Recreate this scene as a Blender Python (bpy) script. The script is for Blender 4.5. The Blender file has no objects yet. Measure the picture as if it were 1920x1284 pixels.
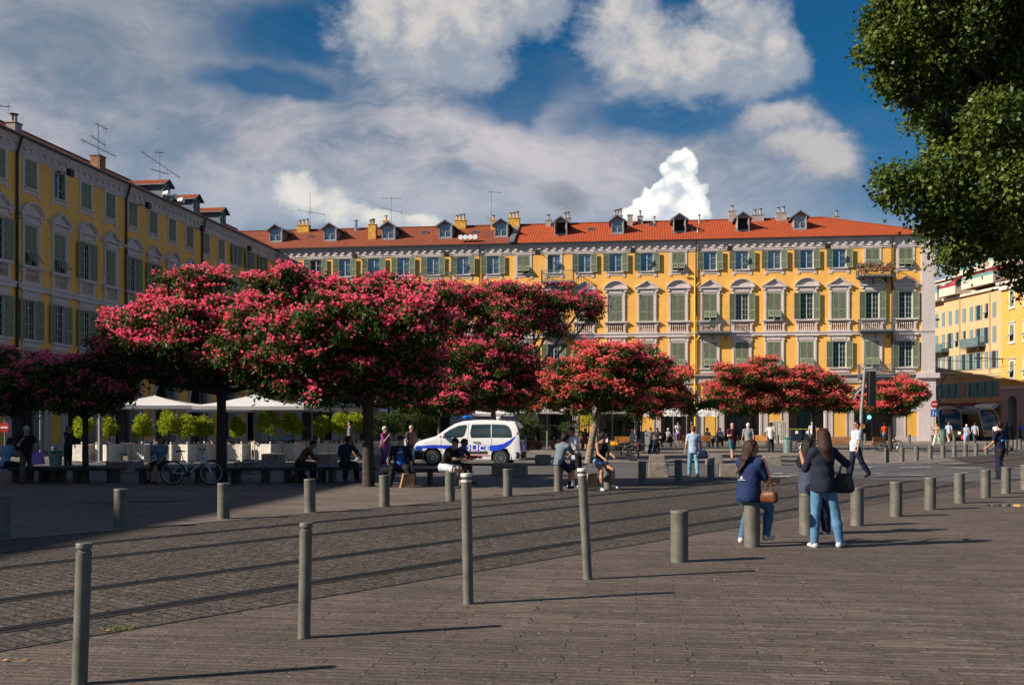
import bpy, math, random
import numpy as np
from mathutils import Vector, Matrix
random.seed(7)
R = math.radians
PI = math.pi
scene = bpy.context.scene
COL = scene.collection
F = 1950.0; HY = 790.0; CX = 960.0; EYE = 1.8
def gp(px, py, z=0.0):
    """ground point seen at photo pixel"""
    D = (EYE - z) * F / (py - HY)
    return Vector(((px - CX) / F * D, D, z))
def at(px, D, z=0.0):
    return Vector(((px - CX) / F * D, D, z))

# ------------------------------------------------------------------ nodes / materials
def new_mat(name):
    m = bpy.data.materials.new(name); m.use_nodes = True
    nt = m.node_tree; b = nt.nodes['Principled BSDF']
    return m, nt, b
def N(nt, t, **kw):
    n = nt.nodes.new(t)
    for k, v in kw.items(): setattr(n, k, v)
    return n
def L(nt, a, b): nt.links.new(a, b)
def coords(nt, kind='Object', scale=(1, 1, 1), rot=(0, 0, 0)):
    tc = N(nt, 'ShaderNodeTexCoord'); mp = N(nt, 'ShaderNodeMapping')
    mp.inputs['Scale'].default_value = scale; mp.inputs['Rotation'].default_value = rot
    L(nt, tc.outputs[kind], mp.inputs['Vector'])
    return mp.outputs['Vector']
def noise(nt, vec, scale, detail=4, rough=.55):
    n = N(nt, 'ShaderNodeTexNoise'); n.inputs['Scale'].default_value = scale
    n.inputs['Detail'].default_value = detail; n.inputs['Roughness'].default_value = rough
    L(nt, vec, n.inputs['Vector']); return n.outputs['Fac']
def ramp(nt, fac, stops):
    r = N(nt, 'ShaderNodeValToRGB'); e = r.color_ramp.elements
    while len(e) < len(stops): e.new(.5)
    for i, (p, c) in enumerate(stops):
        e[i].position = p; e[i].color = (c[0], c[1], c[2], 1)
    L(nt, fac, r.inputs['Fac']); return r.outputs['Color']
def mix(nt, fac, a, b, mode='MIX'):
    m = N(nt, 'ShaderNodeMix', data_type='RGBA', blend_type=mode)
    for s, v in ((m.inputs[0], fac), (m.inputs[6], a), (m.inputs[7], b)):
        if isinstance(v, (int, float)): s.default_value = v
        elif isinstance(v, (tuple, list)): s.default_value = (v[0], v[1], v[2], 1)
        else: L(nt, v, s)
    return m.outputs[2]
def mth(nt, op, a, b=None, c=None, clamp=False):
    m = N(nt, 'ShaderNodeMath', operation=op, use_clamp=clamp)
    for i, v in enumerate((a, b, c)):
        if v is None: continue
        if isinstance(v, (int, float)): m.inputs[i].default_value = v
        else: L(nt, v, m.inputs[i])
    return m.outputs[0]
def bump(nt, bsdf, h, strength=.5, dist=.02):
    b = N(nt, 'ShaderNodeBump'); b.inputs['Strength'].default_value = strength
    b.inputs['Distance'].default_value = dist
    L(nt, h, b.inputs['Height']); L(nt, b.outputs['Normal'], bsdf.inputs['Normal'])
def mat(name, col, rough=.7, metal=0., var=.18, scale=3., bmp=0., bscale=40., spec=.4, kind='Object', col2=None):
    m, nt, b = new_mat(name)
    v = coords(nt, kind)
    f = noise(nt, v, scale)
    c2 = col2 or tuple(c * (1 - var * 1.6) for c in col)
    c1 = tuple(min(1, c * (1 + var * .6)) for c in col)
    L(nt, ramp(nt, f, [(.3, c2), (.68, c1)]), b.inputs['Base Color'])
    b.inputs['Roughness'].default_value = rough; b.inputs['Metallic'].default_value = metal
    b.inputs['Specular IOR Level'].default_value = spec
    if bmp: bump(nt, b, noise(nt, v, bscale), bmp, .01)
    return m
M = {}
def plaster(name, col, stain=.25, dirt=None, edge=.4):
    m, nt, b = new_mat(name)
    v = coords(nt, 'Object')
    big = noise(nt, v, .35, 5, .6); fine = noise(nt, v, 6, 5, .65)
    vs = coords(nt, 'Object', (1.4, 1.4, .12)); streak = noise(nt, vs, 2.2, 4, .6)
    c = ramp(nt, big, [(.3, tuple(x * .86 for x in col)), (.62, col)])
    c = mix(nt, ramp(nt, streak, [(.50, (0, 0, 0)), (.78, (stain,) * 3)]), c, dirt or tuple(x * .5 for x in col))
    c = mix(nt, .35, c, ramp(nt, fine, [(.3, tuple(x * .8 for x in col)), (.7, tuple(min(1, x * 1.1) for x in col))]))
    fade = noise(nt, coords(nt, 'Object', (1, 1, .5)), .9, 5, .7)
    c = mix(nt, ramp(nt, fade, [(.50, (0, 0, 0)), (.66, (.4,) * 3)]), c, tuple(min(1, x * 1.12 + .05) for x in col))
    spots = noise(nt, v, 1.7, 2, .5)
    c = mix(nt, ramp(nt, spots, [(.66, (0, 0, 0)), (.72, (.35,) * 3)]), c, tuple(x * .72 for x in col))
    L(nt, c, b.inputs['Base Color']); b.inputs['Roughness'].default_value = .88
    b.inputs['Specular IOR Level'].default_value = .2
    bump(nt, b, fine, .35, .02)
    return m
M['yellow'] = plaster('yellow_plaster', (.82, .445, .112), .45)
M['panel'] = plaster('yellow_panel_plaster', (.68, .37, .075), .4)
M['cream'] = plaster('cream_plaster', (.52, .355, .19), .25)
M['white_plaster'] = plaster('white_plaster', (.55, .47, .38), .2)
M['orange'] = plaster('orange_plaster', (.60, .33, .08), .25)
M['trim'] = plaster('grey_trim_plaster', (.58, .51, .49), .35, (.28, .25, .24))
M['stone_base'] = plaster('grey_ground_floor_plaster', (.42, .37, .35), .35, (.18, .16, .15))
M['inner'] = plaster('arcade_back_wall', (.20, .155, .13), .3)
def shutter_mat(name, col):
    m, nt, b = new_mat(name)
    v = coords(nt, 'Object')
    w = N(nt, 'ShaderNodeTexWave', wave_type='BANDS', bands_direction='Z', wave_profile='SAW')
    w.inputs['Scale'].default_value = 6.0; w.inputs['Distortion'].default_value = .15
    L(nt, v, w.inputs['Vector'])
    f = noise(nt, v, 3)
    L(nt, ramp(nt, f, [(.3, tuple(x * .75 for x in col)), (.7, tuple(x * 1.1 for x in col))]), b.inputs['Base Color'])
    b.inputs['Roughness'].default_value = .6
    bump(nt, b, w.outputs['Fac'], .9, .03)
    return m
M['shutter'] = shutter_mat('green_shutter_louvres', (.225, .255, .17))
M['shutter_frame'] = mat('green_shutter_frame', (.25, .30, .19), .55)
M['shutter_blue'] = mat('teal_shutter', (.16, .24, .25), .6)
M['shutter_teal'] = mat('turquoise_shutter', (.05, .42, .38), .6)
def glass(name, col, rough=.06, spec=.9, met=0):
    m, nt, b = new_mat(name)
    v = coords(nt, 'Object'); f = noise(nt, v, .6, 2)
    L(nt, ramp(nt, f, [(.35, tuple(x * .5 for x in col)), (.65, col)]), b.inputs['Base Color'])
    b.inputs['Roughness'].default_value = rough; b.inputs['Specular IOR Level'].default_value = spec
    b.inputs['Metallic'].default_value = met
    bump(nt, b, noise(nt, v, 1.2, 2), .06, .02)
    return m
M['pane'] = glass('window_glass_reflecting', (.22, .30, .36), .04, 1., .75)
M['pane_dark'] = glass('dark_window_glass', (.02, .026, .03), .08, .6)
M['muntin'] = mat('pale_window_frame', (.42, .44, .38), .5)
M['dark'] = mat('dark_interior', (.012, .011, .011), .9)
M['dark_door'] = mat('dark_grey_door', (.03, .032, .035), .5)
M['iron'] = mat('wrought_iron', (.05, .055, .06), .5, .3)
M['rail_grey'] = mat('blue_grey_iron', (.14, .17, .19), .5, .2)
M['lead'] = mat('lead_flashing', (.22, .25, .29), .45, .3, .25, 2)
M['dormer_wood'] = mat('weathered_grey_wood', (.26, .24, .26), .8, 0, .25, 6)
M['dormer_blue'] = mat('blue_grey_dormer', (.12, .16, .20), .6, 0, .25, 4)
M['pot'] = mat('yellow_chimney', (.62, .33, .06), .85, 0, .25, 3)
M['chimney_grey'] = mat('grey_chimney', (.36, .30, .27), .85, 0, .25, 3)
M['pipe_dark'] = mat('dark_downpipe', (.035, .025, .022), .5)
M['pipe_yellow'] = mat('yellow_downpipe', (.72, .45, .06), .5)
M['steel'] = mat('stainless_steel', (.55, .56, .58), .25, .9)
def tiles(name, c1, c2, c3):
    m, nt, b = new_mat(name)
    v = coords(nt, 'UV')
    br = N(nt, 'ShaderNodeTexBrick', offset=.0)
    br.inputs['Scale'].default_value = 1; br.inputs['Brick Width'].default_value = .24
    br.inputs['Row Height'].default_value = .33; br.inputs['Mortar Size'].default_value = .03
    br.inputs['Mortar Smooth'].default_value = .6
    for k, c in (('Color1', c1), ('Color2', c2), ('Mortar', tuple(x * .35 for x in c1))):
        br.inputs[k].default_value = (*c, 1)
    L(nt, v, br.inputs['Vector'])
    big = noise(nt, v, .5, 4)
    c = mix(nt, ramp(nt, big, [(.42, (0, 0, 0)), (.7, (.7,) * 3)]), br.outputs['Color'], c3)
    fine = noise(nt, v, 8, 3)
    c = mix(nt, ramp(nt, fine, [(.35, (.4,) * 3), (.6, (0,) * 3)]), c, tuple(x * .55 for x in c1))
    L(nt, c, b.inputs['Base Color']); b.inputs['Roughness'].default_value = .8
    b.inputs['Specular IOR Level'].default_value = .25
    w = N(nt, 'ShaderNodeTexWave', wave_type='BANDS', bands_direction='X', wave_profile='SIN')
    w.inputs['Scale'].default_value = 1.31; L(nt, v, w.inputs['Vector'])
    h = mth(nt, 'ADD', mth(nt, 'MULTIPLY', br.outputs['Fac'], -.6), w.outputs['Fac'])
    h = mth(nt, 'ADD', h, mth(nt, 'MULTIPLY', fine, .5))
    bump(nt, b, h, .5, .04)
    return m
M['tile_new'] = tiles('orange_roof_tiles', (.52, .092, .026), (.40, .072, .022), (.27, .060, .026))
M['tile_old'] = tiles('aged_roof_tiles', (.33, .085, .035), (.24, .06, .028), (.14, .05, .03))
# ------------------------------------------------------------------ mesh builder
class MB:
    def __init__(s): s.v = []; s.f = []; s.m = []; s.sm = []; s.uv = {}
    def vert(s, p): s.v.append((p[0], p[1], p[2])); return len(s.v) - 1
    def face(s, pts, m=0, smooth=False):
        i = [s.vert(p) for p in pts]; s.f.append(i); s.m.append(m); s.sm.append(smooth)
    def box(s, x0, x1, y0, y1, z0, z1, m=0, top=None):
        """axis box; top=(dx,dy) insets the top"""
        dx, dy = top or (0, 0)
        b = len(s.v)
        s.v += [(x0, y0, z0), (x1, y0, z0), (x1, y1, z0), (x0, y1, z0),
                (x0 + dx, y0 + dy, z1), (x1 - dx, y0 + dy, z1), (x1 - dx, y1 - dy, z1), (x0 + dx, y1 - dy, z1)]
        for q in ((3, 2, 1, 0), (4, 5, 6, 7), (0, 1, 5, 4), (1, 2, 6, 5), (2, 3, 7, 6), (3, 0, 4, 7)):
            s.f.append([b + k for k in q]); s.m.append(m); s.sm.append(False)
    def bar(s, a, b, w, h=None, m=0, up=(0, 0, 1)):
        """square bar from a to b"""
        h = h or w; a = Vector(a); b = Vector(b); d = (b - a).normalized()
        u = Vector(up)
        if abs(d.dot(u)) > .98: u = Vector((0, 1, 0))
        r = d.cross(u).normalized(); u = r.cross(d)
        c = []
        for p in (a, b):
            for sx, sy in ((-1, -1), (1, -1), (1, 1), (-1, 1)):
                c.append(p + r * (sx * w / 2) + u * (sy * h / 2))
        k = len(s.v); s.v += [tuple(x) for x in c]
        for q in ((3, 2, 1, 0), (4, 5, 6, 7), (0, 1, 5, 4), (1, 2, 6, 5), (2, 3, 7, 6), (3, 0, 4, 7)):
            s.f.append([k + j for j in q]); s.m.append(m); s.sm.append(False)
    def tube(s, pts, rad, n=8, m=0, caps=True, smooth=True):
        pts = [Vector(p) for p in pts]
        if not isinstance(rad, (list, tuple)): rad = [rad] * len(pts)
        base = len(s.v); prev = None
        for i, p in enumerate(pts):
            d = (pts[min(i + 1, len(pts) - 1)] - pts[max(i - 1, 0)]).normalized()
            if prev is None:
                u = Vector((0, 0, 1)) if abs(d.z) < .9 else Vector((1, 0, 0))
            else: u = prev
            r = (u - d * u.dot(d)).normalized(); prev = r; q = d.cross(r)
            for k in range(n):
                a = 2 * PI * k / n
                s.v.append(tuple(p + (r * math.cos(a) + q * math.sin(a)) * rad[i]))
        for i in range(len(pts) - 1):
            for k in range(n):
                a = base + i * n + k; b = base + i * n + (k + 1) % n
                s.f.append([a, b, b + n, a + n]); s.m.append(m); s.sm.append(smooth)
        if caps:
            s.f.append([base + k for k in range(n)][::-1]); s.m.append(m); s.sm.append(False)
            e = base + (len(pts) - 1) * n
            s.f.append([e + k for k in range(n)]); s.m.append(m); s.sm.append(False)
    def lathe(s, prof, c=(0, 0, 0), n=16, m=0, smooth=True):
        base = len(s.v)
        for r, z in prof:
            for k in range(n):
                a = 2 * PI * k / n; s.v.append((c[0] + r * math.cos(a), c[1] + r * math.sin(a), c[2] + z))
        for i in range(len(prof) - 1):
            for k in range(n):
                a = base + i * n + k; b = base + i * n + (k + 1) % n
                s.f.append([a, b, b + n, a + n]); s.m.append(m); s.sm.append(smooth)
        s.f.append([base + k for k in range(n)][::-1]); s.m.append(m); s.sm.append(False)
        e = base + (len(prof) - 1) * n
        s.f.append([e + k for k in range(n)]); s.m.append(m); s.sm.append(False)
    def prism(s, poly, y0, y1, m=0, ax='y'):
        """poly in xz (ax='y'), extruded y0..y1; ax='x': poly in yz; ax='z': poly xy"""
        def P(a, b, t): return {'y': (a, t, b), 'x': (t, a, b), 'z': (a, b, t)}[ax]
        n = len(poly); k = len(s.v)
        s.v += [P(a, b, y0) for a, b in poly] + [P(a, b, y1) for a, b in poly]
        s.f.append(list(range(k, k + n))); s.m.append(m); s.sm.append(False)
        s.f.append(list(range(k + n, k + 2 * n))[::-1]); s.m.append(m); s.sm.append(False)
        for i in range(n):
            j = (i + 1) % n
            s.f.append([k + j, k + i, k + n + i, k + n + j]); s.m.append(m); s.sm.append(False)
    def sphere(s, c, r, n=10, m=0, sc=(1, 1, 1)):
        rings = max(4, n // 2); base = len(s.v)
        for i in range(rings + 1):
            t = PI * i / rings
            for k in range(n):
                a = 2 * PI * k / n
                s.v.append((c[0] + r * sc[0] * math.sin(t) * math.cos(a), c[1] + r * sc[1] * math.sin(t) * math.sin(a), c[2] + r * sc[2] * math.cos(t)))
        for i in range(rings):
            for k in range(n):
                a = base + i * n + k; b = base + i * n + (k + 1) % n
                s.f.append([a, a + n, b + n, b]); s.m.append(m); s.sm.append(True)
    def torus(s, c, R0, r, axis='y', n=28, k=6, m=0):
        c = Vector(c); pts = []
        for i in range(n):
            a = 2 * PI * i / n
            d = Vector((math.cos(a), 0, math.sin(a))) if axis == 'y' else Vector((0, math.cos(a), math.sin(a)))
            pts.append((c + d * R0, d))
        o = Vector((0, 1, 0)) if axis == 'y' else Vector((1, 0, 0))
        base = len(s.v)
        for p, d in pts:
            for j in range(k):
                b = 2 * PI * j / k
                s.v.append(tuple(p + d * (r * math.cos(b)) + o * (r * math.sin(b))))
        for i in range(n):
            for j in range(k):
                a = base + i * k + j; b = base + i * k + (j + 1) % k
                a2 = base + ((i + 1) % n) * k + j; b2 = base + ((i + 1) % n) * k + (j + 1) % k
                s.f.append([a, b, b2, a2]); s.m.append(m); s.sm.append(True)
    def mesh(s, name, mats):
        me = bpy.data.meshes.new(name); me.from_pydata(s.v, [], s.f)
        for mm in (mats if isinstance(mats, (list, tuple)) else [mats]):
            me.materials.append(M[mm] if isinstance(mm, str) else mm)
        me.polygons.foreach_set('material_index', s.m)
        me.polygons.foreach_set('use_smooth', s.sm)
        me.update()
        if any(s.sm): me.set_sharp_from_angle(angle=R(38))
        return me
    def build(s, name, mats, parent=None, loc=None, rz=0):
        return obj(name, s.mesh(name, mats), parent, loc, rz)
def obj(name, me, parent=None, loc=None, rz=0):
    o = bpy.data.objects.new(name, me); COL.objects.link(o)
    if parent: o.parent = parent
    if loc is not None: o.location = loc
    if rz: o.rotation_euler = (0, 0, rz)
    return o
def tag(o, label=None, cat=None, group=None, kind=None):
    if label: o['label'] = label
    if cat: o['category'] = cat
    if group: o['group'] = group
    if kind: o['kind'] = kind
    return o
def thing(name, label, cat, loc=(0, 0, 0), rz=0, group=None):
    o = obj(name, None, None, loc, rz); o.empty_display_size = .2
    return tag(o, label, cat, group)
def copy_tree(o, parent=None):
    c = o.copy(); COL.objects.link(c); c.parent = parent
    for ch in o.children: copy_tree(ch, c)
    return c
def recalc(me):
    import bmesh
    bm = bmesh.new(); bm.from_mesh(me); bmesh.ops.recalc_face_normals(bm, faces=bm.faces); bm.to_mesh(me); bm.free()
def bevelled(o, w=.01, seg=2):
    md = o.modifiers.new('bevel', 'BEVEL'); md.width = w; md.segments = seg; md.limit_method = 'ANGLE'; md.angle_limit = R(40)
    return o
# ------------------------------------------------------------------ camera, light, sky
SUN_AZ = Vector((-.954, -.30, 0)).normalized(); SUN_EL = R(30)
cam = bpy.data.cameras.new('camera'); co = bpy.data.objects.new('camera', cam); COL.objects.link(co)
co.location = (0, 0, EYE); co.rotation_euler = (R(90), 0, 0)
cam.sensor_width = 36; cam.lens = 36 * F / 1920; cam.shift_y = (HY - 642) / 1920
cam.clip_end = 3000; cam.clip_start = .1
scene.camera = co
sl = bpy.data.lights.new('sun', 'SUN'); so = bpy.data.objects.new('sun', sl); COL.objects.link(so)
sl.energy = 5.0; sl.angle = R(.6); sl.color = (1, .88, .74)
sdir = Vector((SUN_AZ.x * math.cos(SUN_EL), SUN_AZ.y * math.cos(SUN_EL), math.sin(SUN_EL)))
so.rotation_euler = (sdir).to_track_quat('Z', 'Y').to_euler()
so.location = (-60, -40, 60)
scene.view_settings.view_transform = 'Standard'; scene.view_settings.look = 'None'
scene.view_settings.exposure = .74; scene.view_settings.gamma = 1
W = bpy.data.worlds.new('World'); scene.world = W; W.use_nodes = True
nt = W.node_tree; bg = nt.nodes['Background']
sky = N(nt, 'ShaderNodeTexSky', sky_type='NISHITA', sun_disc=False)
sky.sun_elevation = SUN_EL; sky.sun_rotation = math.atan2(SUN_AZ.x, SUN_AZ.y)
sky.altitude = 50; sky.air_density = 1.0; sky.dust_density = .4; sky.ozone_density = 3
tc = N(nt, 'ShaderNodeTexCoord')
sx = N(nt, 'ShaderNodeSeparateXYZ'); L(nt, tc.outputs['Generated'], sx.inputs[0])
az = mth(nt, 'ARCTAN2', sx.outputs[0], sx.outputs[1]); el = mth(nt, 'ARCSINE', sx.outputs[2])
cmb = N(nt, 'ShaderNodeCombineXYZ'); L(nt, az, cmb.inputs[0]); L(nt, mth(nt, 'MULTIPLY', el, 1.0), cmb.inputs[1])
SV = cmb.outputs[0]
def smap(v, a, b, lo=0., hi=1.):
    m = N(nt, 'ShaderNodeMapRange', interpolation_type='SMOOTHSTEP')
    m.inputs['From Min'].default_value = a; m.inputs['From Max'].default_value = b
    m.inputs['To Min'].default_value = lo; m.inputs['To Max'].default_value = hi
    L(nt, v, m.inputs['Value']); return m.outputs[0]
def warped(vec, scale, amp, detail=3):
    n = N(nt, 'ShaderNodeTexNoise'); n.inputs['Scale'].default_value = scale; n.inputs['Detail'].default_value = detail; n.inputs['Roughness'].default_value = .6
    L(nt, vec, n.inputs['Vector']); s1 = N(nt, 'ShaderNodeVectorMath', operation='SUBTRACT'); L(nt, n.outputs['Color'], s1.inputs[0]); s1.inputs[1].default_value = (.5, .5, .5)
    s2 = N(nt, 'ShaderNodeVectorMath', operation='MULTIPLY_ADD'); L(nt, s1.outputs[0], s2.inputs[0]); s2.inputs[1].default_value = (amp, amp, 0); L(nt, vec, s2.inputs[2]); return s2.outputs[0]
def sep(v):
    q = N(nt, 'ShaderNodeSeparateXYZ'); L(nt, v, q.inputs[0]); return q.outputs[0], q.outputs[1]
WV = warped(warped(SV, 5, .085), 18, .030); WAZ, WEL = sep(WV)
TVv = warped(warped(SV, 26, .020), 80, .009, 4); TAZ, TEL = sep(TVv)
def skn(scale, detail=6, rough=.55, dist=0, stretch=(1, 1, 1), off=(0, 0, 0), vec=None):
    mp = N(nt, 'ShaderNodeMapping'); mp.inputs['Scale'].default_value = stretch; mp.inputs['Location'].default_value = off
    L(nt, vec or SV, mp.inputs['Vector'])
    n = N(nt, 'ShaderNodeTexNoise'); n.inputs['Scale'].default_value = scale; n.inputs['Detail'].default_value = detail
    n.inputs['Roughness'].default_value = rough; n.inputs['Distortion'].default_value = dist
    L(nt, mp.outputs[0], n.inputs['Vector']); return n.outputs['Fac']
def ell(px, py, rx, ry, rot=0, ae=None):
    """soft bump (1 in the middle, 0 at rim, negative outside) around one direction of the sky"""
    a_, e_ = ae or (WAZ, WEL)
    a = math.atan((px - CX) / F); e = math.atan((HY - py) / F * math.cos(a))
    dx = mth(nt, 'SUBTRACT', a_, a); dy = mth(nt, 'SUBTRACT', e_, e)
    if rot:
        c, s_ = math.cos(R(rot)), math.sin(R(rot))
        dx, dy = (mth(nt, 'ADD', mth(nt, 'MULTIPLY', dx, c), mth(nt, 'MULTIPLY', dy, s_)),
                  mth(nt, 'SUBTRACT', mth(nt, 'MULTIPLY', dy, c), mth(nt, 'MULTIPLY', dx, s_)))
    dx = mth(nt, 'DIVIDE', dx, rx / F); dy = mth(nt, 'DIVIDE', dy, ry / F)
    d = mth(nt, 'SQRT', mth(nt, 'ADD', mth(nt, 'MULTIPLY', dx, dx), mth(nt, 'MULTIPLY', dy, dy)))
    return mth(nt, 'SUBTRACT', 1.0, d)
def umax(lst):
    r = lst[0]
    for x in lst[1:]: r = mth(nt, 'SMOOTH_MAX', r, x, .15)
    return r
skycol = mix(nt, 1., sky.outputs[0], (.15, .76, 1.08), 'MULTIPLY')
n1 = skn(3.0, 8, .6, .3, (1, 1.9, 1)); n2 = skn(8, 8, .6, .4, (1, 1.5, 1), (3, 1, 0)); n3 = skn(24, 8, .62, .3, (1, 1.2, 1), (7, 2, 0)); 
wisp = skn(5, 9, .68, 1.2, (.8, 2.6, 1), (1, 4, 0), WV)
sub_ = lambda x, k: mth(nt, 'MULTIPLY', mth(nt, 'SUBTRACT', x, .5), k)
add = lambda *a: a[0] if len(a) == 1 else mth(nt, 'ADD', a[0], add(*a[1:]))
band = umax([ell(150, 270, 900, 240, -8), ell(1050, 330, 800, 150, -5), ell(60, 90, 420, 300), ell(950, 500, 1400, 200)])
veil = add(band, sub_(n1, .9), sub_(n2, .6), sub_(wisp, 1.0))
veilf = smap(veil, -.45, .40, 0, .96)
back = mth(nt, 'MULTIPLY', smap(mth(nt, 'ABSOLUTE', az), .9, 1.3), smap(n1, .42, .65, 0, .8))
veilf = mth(nt, 'MAXIMUM', veilf, back)
hole = umax([ell(1340, 30, 60, 50), ell(1700, 180, 290, 230, 0), ell(1170, 120, 70, 110), ell(560, 60, 200, 70, 12), ell(980, 170, 150, 60, 0), ell(1250, 210, 240, 50, 0), ell(500, 170, 160, 40)])
veilf = mth(nt, 'MULTIPLY', veilf, smap(add(hole, sub_(n2, .9), sub_(wisp, .9)), -.25, .55, 1, .12))
lit = smap(add(mth(nt, 'MULTIPLY', n1, .8), mth(nt, 'MULTIPLY', n2, .45), mth(nt, 'MULTIPLY', wisp, .65), mth(nt, 'MULTIPLY', n3, .2)), .86, 1.22)
vcol = mix(nt, lit, (3.0, 4.0, 5.5), (10., 9.3, 9.6))
low = smap(el, .16, .27)
vcol = mix(nt, mth(nt, 'MULTIPLY', mth(nt, 'SUBTRACT', 1.0, low), .65), vcol, (4.2, 5.7, 7.7))
dim = smap(add(ell(250, 30, 700, 260), sub_(wisp, .8)), 0, .9, 0, .55)
vcol = mix(nt, dim, vcol, (2.3, 3.3, 4.4))
c = mix(nt, veilf, skycol, vcol)
def heap(lst, col, amp, lo, hi, col2=(3.4, 4.0, 5.0), nn=None, ae=None, shb=(.1, .6)):
    global c
    e = umax([ell(*q, 0, ae) if len(q) == 4 else ell(*q, ae) for q in lst])
    w = add(e, sub_(n2, amp), sub_(nn or n3, amp * .7), sub_(wisp, amp * .5) if ae is None else 0.0)
    f = smap(w, lo, hi)
    # shade grows towards the lower right of each heap
    up = umax([ell(q[0] - q[2] * .25, q[1] - q[3] * .35, q[2], q[3], 0, ae) for q in lst])
    sh = smap(add(mth(nt, 'MULTIPLY', nn or n3, 1.0), mth(nt, 'MULTIPLY', n2, .5), mth(nt, 'MULTIPLY', up, .35)), shb[0] + .45, shb[1] + .5)
    c = mix(nt, f, c, mix(nt, sh, col2, col))
heap([(740, 60, 130, 110), (830, 90, 150, 100), (910, 50, 90, 90), (800, 20, 190, 60), (1010, 15, 60, 60)], (10.0, 9.5, 9.2), 1.5, -.10, .5, (4.9, 5.7, 7.0), None, None, (.36, .70))
heap([(1160, 60, 95, 130), (1230, 100, 120, 90), (1390, 60, 100, 90), (1330, 130, 170, 70), (1450, 110, 70, 60), (1180, 130, 80, 60)], (10.0, 9.5, 9.2), 1.4, -.10, .5, (4.9, 5.7, 7.0), None, None, (.36, .70))
heap([(1500, 290, 110, 55), (1540, 320, 90, 60), (1450, 230, 80, 30)], (8.4, 8.1, 8.3), 1.3, -.1, .8)
heap([(1060, 385, 75, 42)], (5.2, 5.6, 6.4), .9, -.05, .7)
TA_ = (TAZ, TEL)
heap([(560, 365, 55, 42), (600, 385, 70, 40), (650, 405, 60, 30), (720, 418, 60, 22), (800, 418, 40, 16)], (12.5, 12.0, 11.2), .75, -.12, .28, (6.4, 7.4, 8.8), None, TA_, (.18, .6))
heap([(1274, 304, 25, 20), (1252, 322, 18, 16), (1292, 322, 16, 18), (1270, 342, 32, 22), (1240, 352, 20, 16), (1298, 352, 22, 20), (1216, 366, 20, 16), (1312, 362, 20, 20), (1262, 380, 50, 28), (1206, 384, 22, 16), (1318, 384, 18, 22), (1290, 392, 42, 26), (1222, 402, 44, 26), (1300, 412, 40, 26), (1188, 404, 26, 14), (1170, 414, 30, 10)], (19., 18.2, 16.8), .55, -.02, .22, (8.2, 9.4, 10.8), None, TA_, (.22, .62))
L(nt, c, bg.inputs['Color']); bg.inputs['Strength'].default_value = .038
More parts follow.
